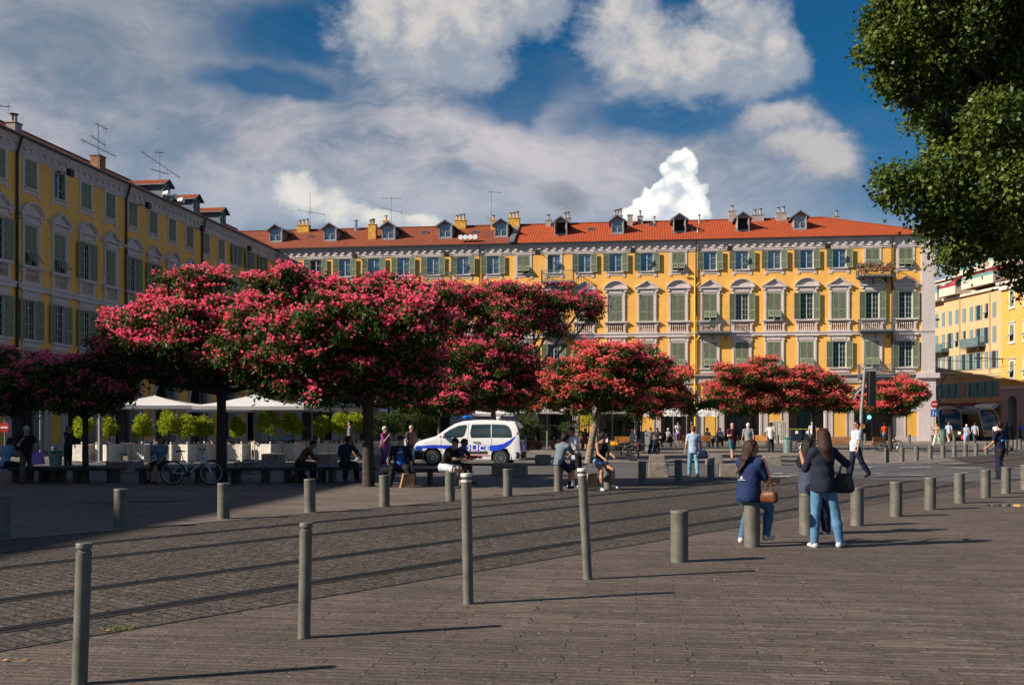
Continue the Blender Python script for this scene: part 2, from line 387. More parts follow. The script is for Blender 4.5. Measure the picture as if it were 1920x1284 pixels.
# ================================================================== GROUND
TO = Vector((-2.34, 11.4, 0)); TT = Vector((.635, .772, 0)).normalized(); TN = Vector((-TT.y, TT.x, 0))
TA = math.atan2(TT.y, TT.x); BA = R(-7.28)     # tram direction, building direction
def trk(s, n, z=0): p = TO + TT * s + TN * n; return Vector((p.x, p.y, z))
def smapn(nt, v, a, b, lo, hi):
    m = N(nt, 'ShaderNodeMapRange'); m.inputs['From Min'].default_value = a; m.inputs['From Max'].default_value = b
    m.inputs['To Min'].default_value = lo; m.inputs['To Max'].default_value = hi; L(nt, v, m.inputs['Value']); return m.outputs[0]
def paving(name, base, tintb, bw, rh, ang, joint, bstr, gap=.012, rough=.75, spec=.35, wob=.02, light=None, wear=.5, gapd=.25, off=.42, lumpk=.3):
    m, nt, b = new_mat(name)
    v = coords(nt, 'Object', rot=(0, 0, -ang)); v.node.inputs['Location'].default_value = (500.3, 500.2, 0)
    nv = N(nt, 'ShaderNodeTexNoise'); nv.inputs['Scale'].default_value = 1.1; nv.inputs['Detail'].default_value = 3
    L(nt, v, nv.inputs['Vector'])
    ad = N(nt, 'ShaderNodeVectorMath', operation='MULTIPLY_ADD'); L(nt, nv.outputs['Color'], ad.inputs[0])
    ad.inputs[1].default_value = (wob * 3, wob, 0); L(nt, v, ad.inputs[2]); vv = ad.outputs[0]
    br = N(nt, 'ShaderNodeTexBrick', offset=off, squash=.72, squash_frequency=3, offset_frequency=2)
    br.inputs['Scale'].default_value = 1; br.inputs['Brick Width'].default_value = bw
    br.inputs['Row Height'].default_value = rh; br.inputs['Mortar Size'].default_value = gap
    br.inputs['Mortar Smooth'].default_value = .35; br.inputs['Bias'].default_value = 0
    br.inputs['Color1'].default_value = (0, 0, 0, 1); br.inputs['Color2'].default_value = (1, 1, 1, 1)
    br.inputs['Mortar'].default_value = (.5, .5, .5, 1)
    L(nt, vv, br.inputs['Vector'])
    big = noise(nt, v, .22, 6, .62); mid = noise(nt, v, 2.2, 6, .65)
    vs = coords(nt, 'Object', (3, 26, 1), rot=(0, 0, 0)); mp = N(nt, 'ShaderNodeMapping'); 
    mp.inputs['Rotation'].default_value = (0, 0, -ang); L(nt, coords(nt, 'Object'), mp.inputs['Vector'])
    mp2 = N(nt, 'ShaderNodeMapping'); mp2.inputs['Scale'].default_value = (7, 26, 1); L(nt, mp.outputs[0], mp2.inputs['Vector'])
    strk = noise(nt, mp2.outputs[0], 1.0, 6, .7)
    fine = noise(nt, v, 55, 4, .7); lump = noise(nt, v, 15, 3, .6)
    mp3 = N(nt, 'ShaderNodeMapping'); mp3.inputs['Scale'].default_value = (22, 75, 1); L(nt, mp.outputs[0], mp3.inputs['Vector']); chip = noise(nt, mp3.outputs[0], 1.0, 4, .65)
    dk = tuple(x * .55 for x in base); lt = light or tuple(x * 1.75 for x in base)
    c = mix(nt, br.outputs['Color'], tuple(x * .62 for x in base), tuple(x * 1.38 for x in base))
    # per-stone red-brown tint
    br2 = N(nt, 'ShaderNodeTexBrick', offset=off, squash=.72, squash_frequency=3, offset_frequency=2)
    for k, vl in (('Scale', 1), ('Brick Width', bw), ('Row Height', rh), ('Mortar Size', 0), ('Bias', -.62)): br2.inputs[k].default_value = vl
    br2.inputs['Color1'].default_value = (0, 0, 0, 1); br2.inputs['Color2'].default_value = (1, 1, 1, 1)
    of = N(nt, 'ShaderNodeVectorMath', operation='ADD'); L(nt, vv, of.inputs[0]); of.inputs[1].default_value = (bw * 14, rh * 38, 0)
    L(nt, of.outputs[0], br2.inputs['Vector'])
    c = mix(nt, mth(nt, 'MULTIPLY', br2.outputs['Color'], .55), c, tintb)
    c = mix(nt, ramp(nt, strk, [(.54, (0, 0, 0)), (.68, (wear,) * 3)]), c, lt)
    c = mix(nt, ramp(nt, strk, [(.25, (.7,) * 3), (.45, (0, 0, 0))]), c, dk)
    c = mix(nt, ramp(nt, mid, [(.3, (.45,) * 3), (.5, (0, 0, 0))]), c, dk)
    c = mix(nt, ramp(nt, big, [(.42, (.5,) * 3), (.6, (0, 0, 0))]), c, dk)
    stain = noise(nt, v, .75, 5, .7); c = mix(nt, ramp(nt, stain, [(.52, (0, 0, 0)), (.66, (.45,) * 3)]), c, dk)
    c = mix(nt, ramp(nt, stain, [(.30, (.35,) * 3), (.42, (0, 0, 0))]), c, tuple(x * 1.4 for x in base))
    c = mix(nt, ramp(nt, fine, [(.60, (0, 0, 0)), (.76, (.6,) * 3)]), c, lt)
    c = mix(nt, ramp(nt, chip, [(.60, (0, 0, 0)), (.66, (.75,) * 3)]), c, lt)
    c = mix(nt, ramp(nt, chip, [(.30, (.7,) * 3), (.40, (0, 0, 0))]), c, dk)
    brk = mth(nt, 'MULTIPLY', br.outputs['Fac'], smapn(nt, noise(nt, v, 3.5, 4, .7), .36, .58, .25, 1.))
    c = mix(nt, mth(nt, 'MULTIPLY', brk, joint), c, tuple(x * gapd for x in base))
    L(nt, c, b.inputs['Base Color']); b.inputs['Specular IOR Level'].default_value = spec
    L(nt, mth(nt, 'MULTIPLY_ADD', strk, -.3, rough + .12), b.inputs['Roughness'])
    h = mth(nt, 'MULTIPLY_ADD', brk, -1.0, mth(nt, 'MULTIPLY', strk, .5))
    h = mth(nt, 'ADD', h, mth(nt, 'MULTIPLY', mid, .55)); h = mth(nt, 'ADD', h, mth(nt, 'MULTIPLY', fine, .12)); h = mth(nt, 'ADD', h, mth(nt, 'MULTIPLY', lump, lumpk)); h = mth(nt, 'ADD', h, mth(nt, 'MULTIPLY', chip, .35))
    bump(nt, b, h, bstr, .03)
    return m
M['slate'] = paving('slate_strip_paving', (.128, .100, .083), (.15, .083, .056), .95, .098, BA, 1., 1.0, .008, light=(.36, .31, .27), wear=.8)
M['slate_far'] = paving('beige_strip_paving', (.150, .122, .104), (.13, .09, .07), .7, .16, BA, .7, .5, .010, light=(.24, .20, .175), wear=.3)
M['sett'] = paving('tramway_setts', (.094, .076, .064), (.11, .072, .054), .26, .135, TA + R(90), 1., 1.3, .016, wob=.07, lumpk=1.3, light=(.22, .18, .15), wear=.5, gapd=.12)
M['pavement'] = paving('pale_pavement_slabs', (.215, .18, .155), (.17, .14, .12), .6, .4, BA, .5, .25, .008, light=(.28, .24, .21), wear=.2)
def asphalt_mat(name, base):
    m, nt, b = new_mat(name); v = coords(nt, 'Object')
    big = noise(nt, v, .3, 5, .6); fine = noise(nt, v, 40, 3, .7)
    c = ramp(nt, big, [(.35, tuple(x * .75 for x in base)), (.65, tuple(x * 1.15 for x in base))])
    c = mix(nt, ramp(nt, fine, [(.5, (0, 0, 0)), (.8, (.5,) * 3)]), c, tuple(x * 1.9 for x in base))
    L(nt, c, b.inputs['Base Color']); b.inputs['Roughness'].default_value = .8
    bump(nt, b, fine, .5, .01); return m
M['asphalt'] = asphalt_mat('asphalt', (.080, .078, .078)); M['asphalt2'] = asphalt_mat('street_asphalt', (.095, .085, .08))
M['kerb_dark'] = mat('dark_joint', (.03, .026, .024), .9)
M['kerb'] = mat('kerb_stone', (.20, .18, .165), .8, 0, .3, 4, .3)
M['rail'] = mat('rail_steel', (.045, .045, .048), .5, .7, .3, 5)
M['groove'] = mat('rail_groove', (.008, .007, .007), .9)
def paint():
    m, nt, b = new_mat('worn_white_paint'); v = coords(nt, 'Object')
    f = noise(nt, v, 6, 6, .7)
    L(nt, ramp(nt, f, [(.40, (.10, .097, .094)), (.52, (.55, .53, .5))]), b.inputs['Base Color']); b.inputs['Roughness'].default_value = .7
    return m
M['paint'] = paint()
def sheet(name, pts, z, m, sub=None):
    mb = MB(); mb.face([(p[0], p[1], z) for p in pts], 0); o = mb.build(name, m); return tag(o, kind='structure')
def ub(x, d):   # building-aligned coordinates: x along the far facade direction through (0,d)
    return (x * math.cos(BA), d + x * math.sin(BA))
sheet('ground', [(-600, -200), (900, -200), (900, 1500), (-600, 1500)], -.004, 'asphalt2')
sheet('plaza_paving', [trk(-45, -.8), trk(-45, -70), trk(80, -70), trk(80, -.8)], .004, 'slate')
sheet('square_paving', [trk(-30, 6.8), trk(24.5, 6.8), ub(-8, 34.6), ub(-70, 34.6), trk(-30, 50)], .004, 'slate_far')
sheet('tramway', [trk(-45, -.8), trk(85, -.8), trk(85, 6.8), trk(-45, 6.8)], .008, 'sett')
sheet('road', [ub(-70, 34.4), ub(16, 34.4), ub(16, 46.2), ub(-70, 46.2)], .012, 'asphalt')
sheet('crossing_road', [trk(25, -.8), trk(33, -.8), trk(38, 6.82), trk(24, 6.82)], .016, 'asphalt')
sheet('promenade', [ub(-70, 46.4), ub(19.5, 46.4), ub(26, 69.5), ub(-70, 69.5)], .012, 'pavement')
sheet('street', [ub(-70, 69.7), ub(60, 69.7), ub(60, 84), ub(-70, 84)], .008, 'asphalt2')
sheet('pavement', [ub(-70, 84.2), ub(43, 84.2), ub(43, 104), ub(-70, 104)], .012, 'pavement')
for nm, d, x0, x1 in (('kerb', 46.3, -70, 19.4), ('kerb', 69.6, -70, 26), ('kerb', 84.1, -70, 43), ('kerb', 34.5, -70, -8)):
    mb = MB(); mb.box(x0, x1, -.09, .09, 0, .045 if d != 34.5 else .025, 0); o = mb.build(nm, 'kerb', None, (0, d, 0), BA); tag(o, kind='structure')
mb = MB(); mb.box(-45, 9, -.015, .015, 0, .011, 0); tag(mb.build('kerb', 'kerb_dark', None, trk(0, -.8), TA), kind='structure')
mb = MB(); mb.box(-30, 24, -.015, .015, 0, .012, 0); tag(mb.build('kerb', 'kerb_dark', None, trk(0, 6.85), TA), kind='structure')
for n in (0, 1.52, 3.86, 5.40):
    mb = MB()
    mb.box(-45, 85, -.13, .13, .0, .0125, 1)
    mb.box(-45, 85, -.035, .03, .0, .018, 0); mb.box(-45, 85, .055, .075, .0, .016, 0)
    o = mb.build('tram_rail', ['rail', 'groove'], None, trk(0, n), TA); tag(o, kind='structure')
# painted road markings
def mark(a, b, w):
    a = Vector((a[0], a[1], 0)); b = Vector((b[0], b[1], 0)); d = (b - a).normalized(); r = Vector((-d.y, d.x, 0)) * w / 2
    mb = MB(); mb.face([tuple(p) [:2] + (.024,) for p in (a - r, b - r, b + r, a + r)], 0)
    tag(mb.build('road_marking', 'paint'), kind='structure')
for x0, x1, y, w in ((1586, 1638, 876, .35), (1688, 1744, 877, .35), (1788, 1842, 877.5, .35), (1900, 1960, 878, .35),
                     (1443, 1484, 894, .4), (1450, 1468, 888, .3), (1478, 1520, 891, .2), (1560, 1592, 895, .2), (1640, 1660, 889, .18), (1690, 1735, 892, .2), (1800, 1815, 887, .25)):
    mark(gp(x0, y), gp(x1, y), w)
# puddle, litter, dark patch, weeds
m, nt, b = new_mat('water'); b.inputs['Base Color'].default_value = (.02, .018, .015, 1); b.inputs['Roughness'].default_value = .03
b.inputs['Specular IOR Level'].default_value = 1.0; M['water'] = m
rng = random.Random(3)
def blob(cx, cy, rx, ry, z, n=22, rough=.25):
    out = []
    for k in range(n):
        a = 2 * PI * k / n; q = 1 + rng.uniform(-rough, rough); out.append((cx + rx * math.cos(a) * q, cy + ry * math.sin(a) * q, z))
    return out
p = gp(1905, 948); mb = MB(); mb.face(blob(p.x, p.y, .62, .40, .010)); tag(mb.build('puddle', 'water'), kind='structure')
M['drain'] = mat('dark_drain_stone', (.035, .03, .028), .8)
p = gp(232, 942); mb = MB(); mb.face([(p.x - 1.1, p.y - .35, .010), (p.x + .2, p.y - .15, .010), (p.x + 1.25, p.y + .42, .010), (p.x - .1, p.y + .3, .010)]); tag(mb.build('drain_cover', 'drain'), kind='structure')
M['litter'] = mat('dry_leaf', (.35, .19, .09), .8, 0, .4, 20)
mb = MB()
for px, py, s in ((48, 1239, .03), (10, 1240, .025), (202, 1184, .02), (350, 1154, .016), (1506, 1093, .03), (1525, 1219, .018), (1420, 1070, .018), (1371, 1064, .015), (847, 1031, .015), (735, 1171, .02), (1340, 1088, .02), (1655, 985, .02), (1870, 948, .04), (1690, 1005, .02)):
    q = gp(px, py); a = rng.uniform(0, 3)
    c1, s1 = math.cos(a) * s, math.sin(a) * s
    mb.face([(q.x - c1, q.y - s1, .009), (q.x + s1, q.y - c1, .014), (q.x + c1, q.y + s1, .022), (q.x - s1, q.y + c1, .012)])
for _ in range(260):
    q = gp(rng.uniform(0, 1920), rng.uniform(915, 1284)); s = rng.uniform(.004, .011); a = rng.uniform(0, 3); c1, s1 = math.cos(a) * s, math.sin(a) * s
    mb.face([(q.x - c1, q.y - s1, .010), (q.x + s1, q.y - c1, .013), (q.x + c1, q.y + s1, .014), (q.x - s1, q.y + c1, .010)])
tag(mb.build('leaf_litter', 'litter'), 'scattered dry leaves and crumbs on the slate paving', 'litter', kind='stuff')
M['grass'] = mat('weed_green', (.10, .13, .02), .7, 0, .4, 30)
for px, py, w, lab in ((229, 1182, .12, 'small yellow green weed growing in the paving joint near the tram rail'), (934, 929, .13, 'green weed tuft at the foot of a short bollard right of the police van'), (1500, 892, .25, 'flat green weeds along the road edge behind the two girls')):
    q = gp(px, py); mb = MB()
    for _ in range(90):
        x = rng.gauss(0, w * .5); y = rng.gauss(0, .03); h = rng.uniform(.015, .045); a = rng.uniform(0, 6.3)
        mb.face([(x - .004, y, 0), (x + .004, y, 0), (x + math.cos(a) * .03, y + math.sin(a) * .03, h)])
    tag(mb.build('weed', 'grass', None, (q.x, q.y, .008)), lab, 'weed')
# ------------------------------------------------------------------ bollards
M['bollard'] = mat('grey_painted_bollard', (.118, .112, .094), .55, 0, .25, 5, .15, 60)
M['bollard_white'] = mat('white_band', (.62, .60, .55), .5, 0, .15, 10)
def tall_post(h, white):
    t = thing('tall_bollard', None, 'bollard')
    mb = MB(); r = .052
    mb.lathe([(r + .004, 0), (r, .02), (r, h - .060), (r - .010, h - .056), (r - .010, h - .038)], n=24)
    mb.build('post', 'bollard', t)
    mb = MB(); mb.lathe([(r - .010, h - .0378), (r + .003, h - .034), (r + .004, h - .006), (r, h), (0.001, h + .001)], n=24)
    if white: mb.lathe([(r + .0015, h - .085), (r + .0015, h - .064)], n=24)
    mb.build('cap', 'bollard_white' if white else 'bollard', t)
    return t
def short_mesh(h=.66, r=.113):
    t = thing('bollard', None, 'bollard')
    mb = MB(); mb.lathe([(r + .003, 0), (r, .015), (r, h - .062), (r - .005, h - .058), (r - .005, h - .046)], n=28); mb.build('post', 'bollard', t)
    mb = MB(); mb.lathe([(r - .005, h - .0458), (r + .002, h - .042), (r + .003, h - .006), (r - .001, h), (.001, h + .001)], n=28); mb.build('cap', 'bollard', t)
    return t
for px, py, h, w, tx, lab in ((149, 1283, .97, 0, 9, 'tall thin grey post at the lower left corner of the picture'), (570, 1196, .96, 0, 4, 'tall thin grey post second from the left in the foreground'),
                         (878, 1132, 1.29, 1, -4, 'tallest thin grey post with pale cap in front of the seated men in caps'), (1102, 1086, 1.27, 1, -11, 'leaning tall thin grey post with pale cap in front of the seated girl')):
    t = tall_post(h, w); t.location = gp(px, py); t.rotation_euler = (0, math.atan(tx / (h * F * (py - HY) / 3510)), 0)
    t['label'] = lab; t['group'] = 'tall thin posts in the foreground'
sb = short_mesh(); first = [True]
def bollard(loc, lab, grp, h=1.0):
    if first[0]: o = sb; first[0] = False
    else: o = copy_tree(sb)
    o.location = loc; o.rotation_euler = (rng.uniform(-.008, .008), rng.uniform(-.008, .008), rng.uniform(0, 6)); o.scale = (1, 1, h); o['label'] = lab; o['group'] = grp
ORD = 'first second third fourth fifth sixth seventh eighth ninth tenth eleventh twelfth thirteenth fourteenth fifteenth sixteenth'.split()
near = [(1274, 1053, 'short thick grey bollard standing alone right of the leaning tall post'), (1410, 1025, 'short thick grey bollard under the seated girl in a blue shirt'),
        (1512, 1002, 'short thick grey bollard behind the legs of the standing girl')]
for i, (x, y) in enumerate(((1607, 985), (1680, 968), (1744, 955), (1799, 943), (1848, 933), (1886, 925), (1922, 918))):
    near.append((x, y, ('nearest' if i == 0 else ORD[i]) + ' short bollard to the right of the standing girl, near row'))
for x, y, l in near: bollard(gp(x, y), l, 'short thick bollards on the near side of the tram tracks')
mid = [(5, 1007, 'short bollard cut by the left edge, in shade'), (226, 989, 'short grey bollard in shade beside the dark drain patch'), (419, 972, 'short grey bollard below the bicycle front wheel'),
       (581, 960, 'short grey bollard in front of the hunched man in brown'), (721, 949, 'short grey bollard left of the seated man in cap and mask'), (844, 939, 'short grey bollard in front of the man in white shorts'),
       (952, 930, 'short grey bollard with weeds at its foot below the police van'), (1047, 921, 'short grey bollard with the boy in a grey shirt sitting on it'), (1140, 917, 'short grey bollard under the girl in denim shorts'),
       (1204, 908, 'dark short bollard in tree shade left of the stone blocks'), (1272, 903, 'short bollard left of the walking woman in jeans'), (1333, 898, 'short sunlit bollard right of the walking woman in jeans')]
for x, y, l in mid: bollard(gp(x, y), l, 'short thick bollards on the far side of the tram tracks')
for i, (x, y) in enumerate(((1662, 868), (1691, 866), (1718, 863.5), (1744, 861.3), (1768, 859.2), (1789, 857.2), (1810, 855.4), (1830, 853.8), (1849, 852.4), (1866, 851.2))):
    bollard(gp(x, y), ORD[i] + ' bollard of the far row right of the traffic light pole', 'row of bollards across the tracks by the crossing', .98)
for i, (x, y) in enumerate(((1897, 845), (1904.5, 844), (1912, 843))):
    bollard(gp(x, y), ORD[i] + ' of three bollards right of the policeman in navy', 'bollards right of the policeman', 1.0)
for x, y, l in ((1705, 832, 'far bollard in front of the corner pillar'), (1748, 833, 'far bollard beside the teal bin by the corner'), (1789, 833, 'far bollard in front of the tram nose'),
                (1458, 833, 'thin far bollard right of the man in a white tee'), (1622, 829, 'far bollard behind the traffic light pole'), (1499, 829, 'far bollard in front of the dark recycling bins'), (102, 872, 'pale bollard behind the bench at the left'), (160, 868, 'pale bollard beside the first planter box')):
    bollard(gp(x, y), l, 'far bollards in front of the arcades', 1.15)
# drum-like pale bin near left
# ================================================================== FACADES
M['chimney_brick'] = mat('brick_chimney', (.34, .16, .09), .9, 0, .35, 6)
M['redcloth'] = mat('dark_red_canvas', (.28, .02, .03), .8); M['tealrail'] = mat('green_glass_rail', (.10, .30, .27), .3)
def sill_box(mb, x0, x1, y0, z0, z1, m=0): mb.box(x0, x1, y0, .002, z0, z1, m)
WW = .60   # half window width
def surround_top():
    mb = MB()
    for s in (-1, 1):
        a, b = sorted((s * WW, s * (WW + .20))); mb.box(a, b, -.05, .01, -.35, 1.78)
        a, b = sorted((s * (WW + .04), s * (WW + .30))); mb.box(a, b, -.056, .01, -.52, -.28)
    mb.box(-WW, WW, -.05, .01, 1.70, 1.78); mb.box(-WW, WW, -.05, .01, -.35, -.06)
    mb.box(-WW - .12, WW + .12, -.16, .01, -.10, -.02)
    mb.box(-WW - .26, WW + .26, -.09, .01, 1.78, 1.92)
    return mb.mesh('window_surround', ['trim'])
def arc_pts(w, h, z0, n=14):
    r = (w * w + h * h) / (2 * h); a = math.asin(w / r)
    return [(r * math.sin(-a + 2 * a * i / n), z0 + h - r + r * math.cos(-a + 2 * a * i / n)) for i in range(n + 1)]
def surround_pediment(arc):
    mb = MB(); H = 2.45
    for s in (-1, 1):
        a, b = sorted((s * WW, s * (WW + .12))); mb.box(a, b, -.05, .01, -.02, H + .08)
        a, b = sorted((s * (WW + .12), s * (WW + .27))); mb.box(a, b, -.11, .01, -.02, H - .05)
        mb.box(a - .02, b + .02, -.14, .01, H - .05, H + .10); mb.box(a - .015, b + .015, -.13, .01, H * .62, H * .62 + .08)
        a, b = sorted((s * (WW + .20), s * (WW + .42))); mb.box(a, b, -.20, .01, H + .30, H + .55)
    mb.box(-WW, WW, -.05, .01, H, H + .08)
    mb.box(-.87, .87, -.10, .01, H + .10, H + .55); mb.box(-.62, .62, -.13, .01, H + .2, H + .44)
    mb.box(-1.14, 1.14, -.26, .01, H + .55, H + .67); mb.box(-1.05, 1.05, -.19, .01, H + .50, H + .55)
    z0 = H + .67
    if arc:
        o = arc_pts(1.16, .72, z0); i_ = arc_pts(.98, .56, z0); mids = arc_pts(1.07, .64, z0)
        for k in range(14):
            mb.prism([i_[k], mids[k], mids[k + 1], i_[k + 1]], -.22, .01); mb.prism([mids[k], o[k], o[k + 1], mids[k + 1]], -.30, .01)
        ty = i_
    else:
        for w_, h_, t, y in ((1.17, .72, .10, -.30), (1.05, .62, .09, -.22)):
            mb.prism([(-w_, z0), (0, z0 + h_), (0, z0 + h_ - t), (-w_ + .17, z0)], y, .01)
            mb.prism([(w_, z0), (w_ - .17, z0), (0, z0 + h_ - t), (0, z0 + h_)], y, .01)
        ty = [(-.95, z0), (0, z0 + .55), (.95, z0)]
    mb.prism(ty if not arc else ty, -.09, .01)
    # sill and blind balustrade
    mb.box(-1.12, 1.12, -.28, .01, -.14, -.02); mb.box(-1.03, 1.03, -.2, .01, -.22, -.14)
    for s in (-1, 1):
        a, b = sorted((s * .70, s * .90)); mb.box(a, b, -.14, .01, -.98, -.22)
        a, b = sorted((s * .90, s * 1.0)); mb.box(a, b, -.18, .01, -.42, -.22)
    mb.box(-.98, .98, -.16, .01, -1.12, -.98)
    for k in range(7):
        x = -.54 + .18 * k
        mb.lathe([(.03, -.98), (.055, -.90), (.035, -.82), (.028, -.6), (.06, -.42), (.03, -.30), (.05, -.23)], (x, -.07, 0), n=8, m=1)
    mb.box(-.70, .70, .0, .012, -.98, -.22, 1)
    return mb.mesh('window_surround', ['trim', 'pedbal'])
M['pedbal'] = plaster('baluster_plaster', (.62, .47, .38), .3)
def surround_low():
    mb = MB(); H = 2.4
    for s in (-1, 1):
        a, b = sorted((s * WW, s * (WW + .12))); mb.box(a, b, -.05, .01, -.02, H + .1)
        a, b = sorted((s * (WW + .12), s * (WW + .26))); mb.box(a, b, -.10, .01, -.02, H + .1)
        a, b = sorted((s * (WW + .2), s * (WW + .32))); mb.box(a, b, -.13, .01, H + .1, H + .35)
    mb.box(-WW, WW, -.05, .01, H, H + .1)
    mb.box(-.88, .88, -.08, .01, H + .1, H + .52); mb.box(-.62, .62, -.11, .01, H + .18, H + .42)
    mb.box(-1.08, 1.08, -.20, .01, H + .52, H + .62)
    mb.box(-1.02, 1.02, -.22, .01, -.13, -.02)
    mb.box(-.88, .88, -.08, .01, -.50, -.13); mb.box(-.7, .7, -.11, .01, -.44, -.2)
    return mb.mesh('window_surround', ['trim'])
def shutter_leaf(h, w=.575, louv='shutter', frame='shutter_frame', flap=False):
    """leaf in local x 0..w (hinge at 0), z 0..h, thickness y -.04..0 ; slats as real boxes"""
    mb = MB(); fr = .055; mid = h * (.36 if h > 1.9 else .40)
    for x0, x1, z0, z1 in ((0, fr, 0, h), (w - fr, w, 0, h), (fr, w - fr, h - fr, h), (fr, w - fr, 0, fr), (fr, w - fr, mid - .03, mid + .03)):
        mb.box(x0, x1, -.04, 0, z0, z1, 1)
    def slats(z0, z1, ox=0, tilt=0):
        n = int((z1 - z0) / .075)
        for k in range(n):
            z = z0 + (z1 - z0) * (k + .5) / n
            mb.face([(fr, -.037, z - .038), (w - fr, -.037, z - .038), (w - fr, -.012, z + .034), (fr, -.012, z + .034)], 0)
        mb.face([(fr, -.008, z0), (w - fr, -.008, z0), (w - fr, -.008, z1), (fr, -.008, z1)], 0)
    slats(mid + .03, h - fr)
    if not flap: slats(fr, mid - .03)
    else:      # lower panel hinged at its top, propped outwards
        a = R(38); c, s = math.cos(a), math.sin(a); hh = mid - .07
        def T(x, y, z): zz = z - (mid - .035); return (x, -.03 + y * c + zz * s - .0, (mid - .035) + zz * c - y * s)
        def bx(x0, x1, z0, z1, y0=-.03, y1=0, m=1):
            p = [T(x0, y0, z0), T(x1, y0, z0), T(x1, y1, z0), T(x0, y1, z0), T(x0, y0, z1), T(x1, y0, z1), T(x1, y1, z1), T(x0, y1, z1)]
            for q in ((3, 2, 1, 0), (4, 5, 6, 7), (0, 1, 5, 4), (1, 2, 6, 5), (2, 3, 7, 6), (3, 0, 4, 7)): mb.face([p[i] for i in q], m)
        z1 = mid - .035; z0 = z1 - hh
        bx(.02, .07, z0, z1); bx(w - .07, w - .02, z0, z1); bx(.07, w - .07, z1 - .05, z1); bx(.07, w - .07, z0, z0 + .05)
        n = int(hh / .08)
        for k in range(n):
            zz = z0 + .05 + (hh - .1) * (k + .5) / n
            mb.face([T(.07, -.028, zz - .036), T(w - .07, -.028, zz - .036), T(w - .07, -.006, zz + .03), T(.07, -.006, zz + .03)], 0)
    return mb.mesh('shutter', [louv, frame])
def pane_mesh(h, dark=False, bars=4, door=False):
    mb = MB()
    mb.face([(-WW, .16, 0), (WW, .16, 0), (WW, .16, h), (-WW, .16, h)], 0)
    for x0, x1 in ((-WW, -WW + .07), (-.045, .045), (WW - .07, WW)): mb.box(x0, x1, .10, .158, 0, h, 1)
    for z0 in [0, h - .07]: mb.box(-WW + .07, WW - .07, .10, .158, z0, z0 + .07, 1)
    for k in range(1, bars):
        z = h * k / bars; mb.box(-WW + .07, WW - .07, .125, .158, z - .014, z + .014, 1)
    if dark:
        for s in (-.3, .3): mb.box(s - .012, s + .012, .125, .158, .07, h - .07, 1)
    return mb.mesh('pane', ['pane_dark' if dark else 'pane', 'muntin'])
SH = {}
for nm, h in (('top', 1.7), ('ped', 2.45), ('low', 2.4), ('door', 2.75)):
    SH[nm] = dict(leaf=shutter_leaf(h), flap=shutter_leaf(h, flap=True), pane=pane_mesh(h, False, 3 if h < 2 else 5), dark=pane_mesh(h, True, 5 if h > 2 else 4), h=h)
SUR = dict(top=surround_top(), tri=surround_pediment(False), arc=surround_pediment(True), low=surround_low())
SB = {}
def mirror_mesh(me):
    m2 = me.copy(); m2.transform(Matrix.Scale(-1, 4, (1, 0, 0))); m2.flip_normals(); return m2
for k in SH:
    SH[k]['leafR'] = mirror_mesh(SH[k]['leaf']); SH[k]['flapR'] = mirror_mesh(SH[k]['flap'])
def add_window(b, x, z, kind, state, sur, dark=False):
    """state: o open shutters, c closed, f closed with lower panels propped out, h one leaf ajar"""
    d = SH[kind]; w = obj('window', SUR[sur], b, (x, 0, z))
    h = d['h']
    if state in 'ohf' or dark: obj('pane', d['dark' if (dark or state == 'f') else 'pane'], w)
    # reveal + opening back
    if state == 'o':
        for s, me in ((-1, d['leaf']), (1, d['leafR'])):
            a = random.uniform(3, 9)
            # leaf folded flat on the wall: hinge on window edge, extending outwards
            o = obj('shutter', d['leafR'] if s < 0 else d['leaf'], w, (s * WW, -.10, 0)); o.rotation_euler = (0, 0, R(a if s < 0 else -a))
    else:
        for s in (-1, 1):
            me = {'c': ('leaf', 'leafR'), 'f': ('flap', 'flapR'), 'h': ('leaf', 'leafR')}[state][0 if s < 0 else 1]
            o = obj('shutter', d[me], w, (s * (WW - .005), -.02, 0))
            if state == 'h': o.rotation_euler = (0, 0, R(-s * 25 if s < 0 else -70))
            elif random.random() < .4: o.rotation_euler = (0, 0, -s * R(random.uniform(0, 2)) if s < 0 else R(random.uniform(0, 2)))
    return w
def railing(mb, L_, D_, h=1.02, m=0, step=.11, ornate=True):
    for (a, b) in (((0, 0), (0, -D_)), ((0, -D_), (L_, -D_)), ((L_, -D_), (L_, 0))):
        A = Vector((a[0], a[1], 0)); B = Vector((b[0], b[1], 0)); n = max(2, int((B - A).length / step))
        mb.bar(A + Vector((0, 0, h)), B + Vector((0, 0, h)), .05, .035, m); mb.bar(A + Vector((0, 0, .08)), B + Vector((0, 0, .08)), .025, .025, m)
        mb.bar(A + Vector((0, 0, h - .14)), B + Vector((0, 0, h - .14)), .02, .02, m)
        for k in range(n + 1):
            p = A.lerp(B, k / n); mb.bar(p + Vector((0, 0, .0)), p + Vector((0, 0, h)), .035 if k in (0, n) else .016, None, m, up=(0, 1, 0))
        if ornate and (B - A).length > 1.5:
            for k in range(3):
                p = A.lerp(B, .25 + .25 * k) + Vector((0, -.01, .5)); mb.torus(p, .13, .012, 'y', 12, 4, m); mb.torus(p, .26, .012, 'y', 14, 4, m)
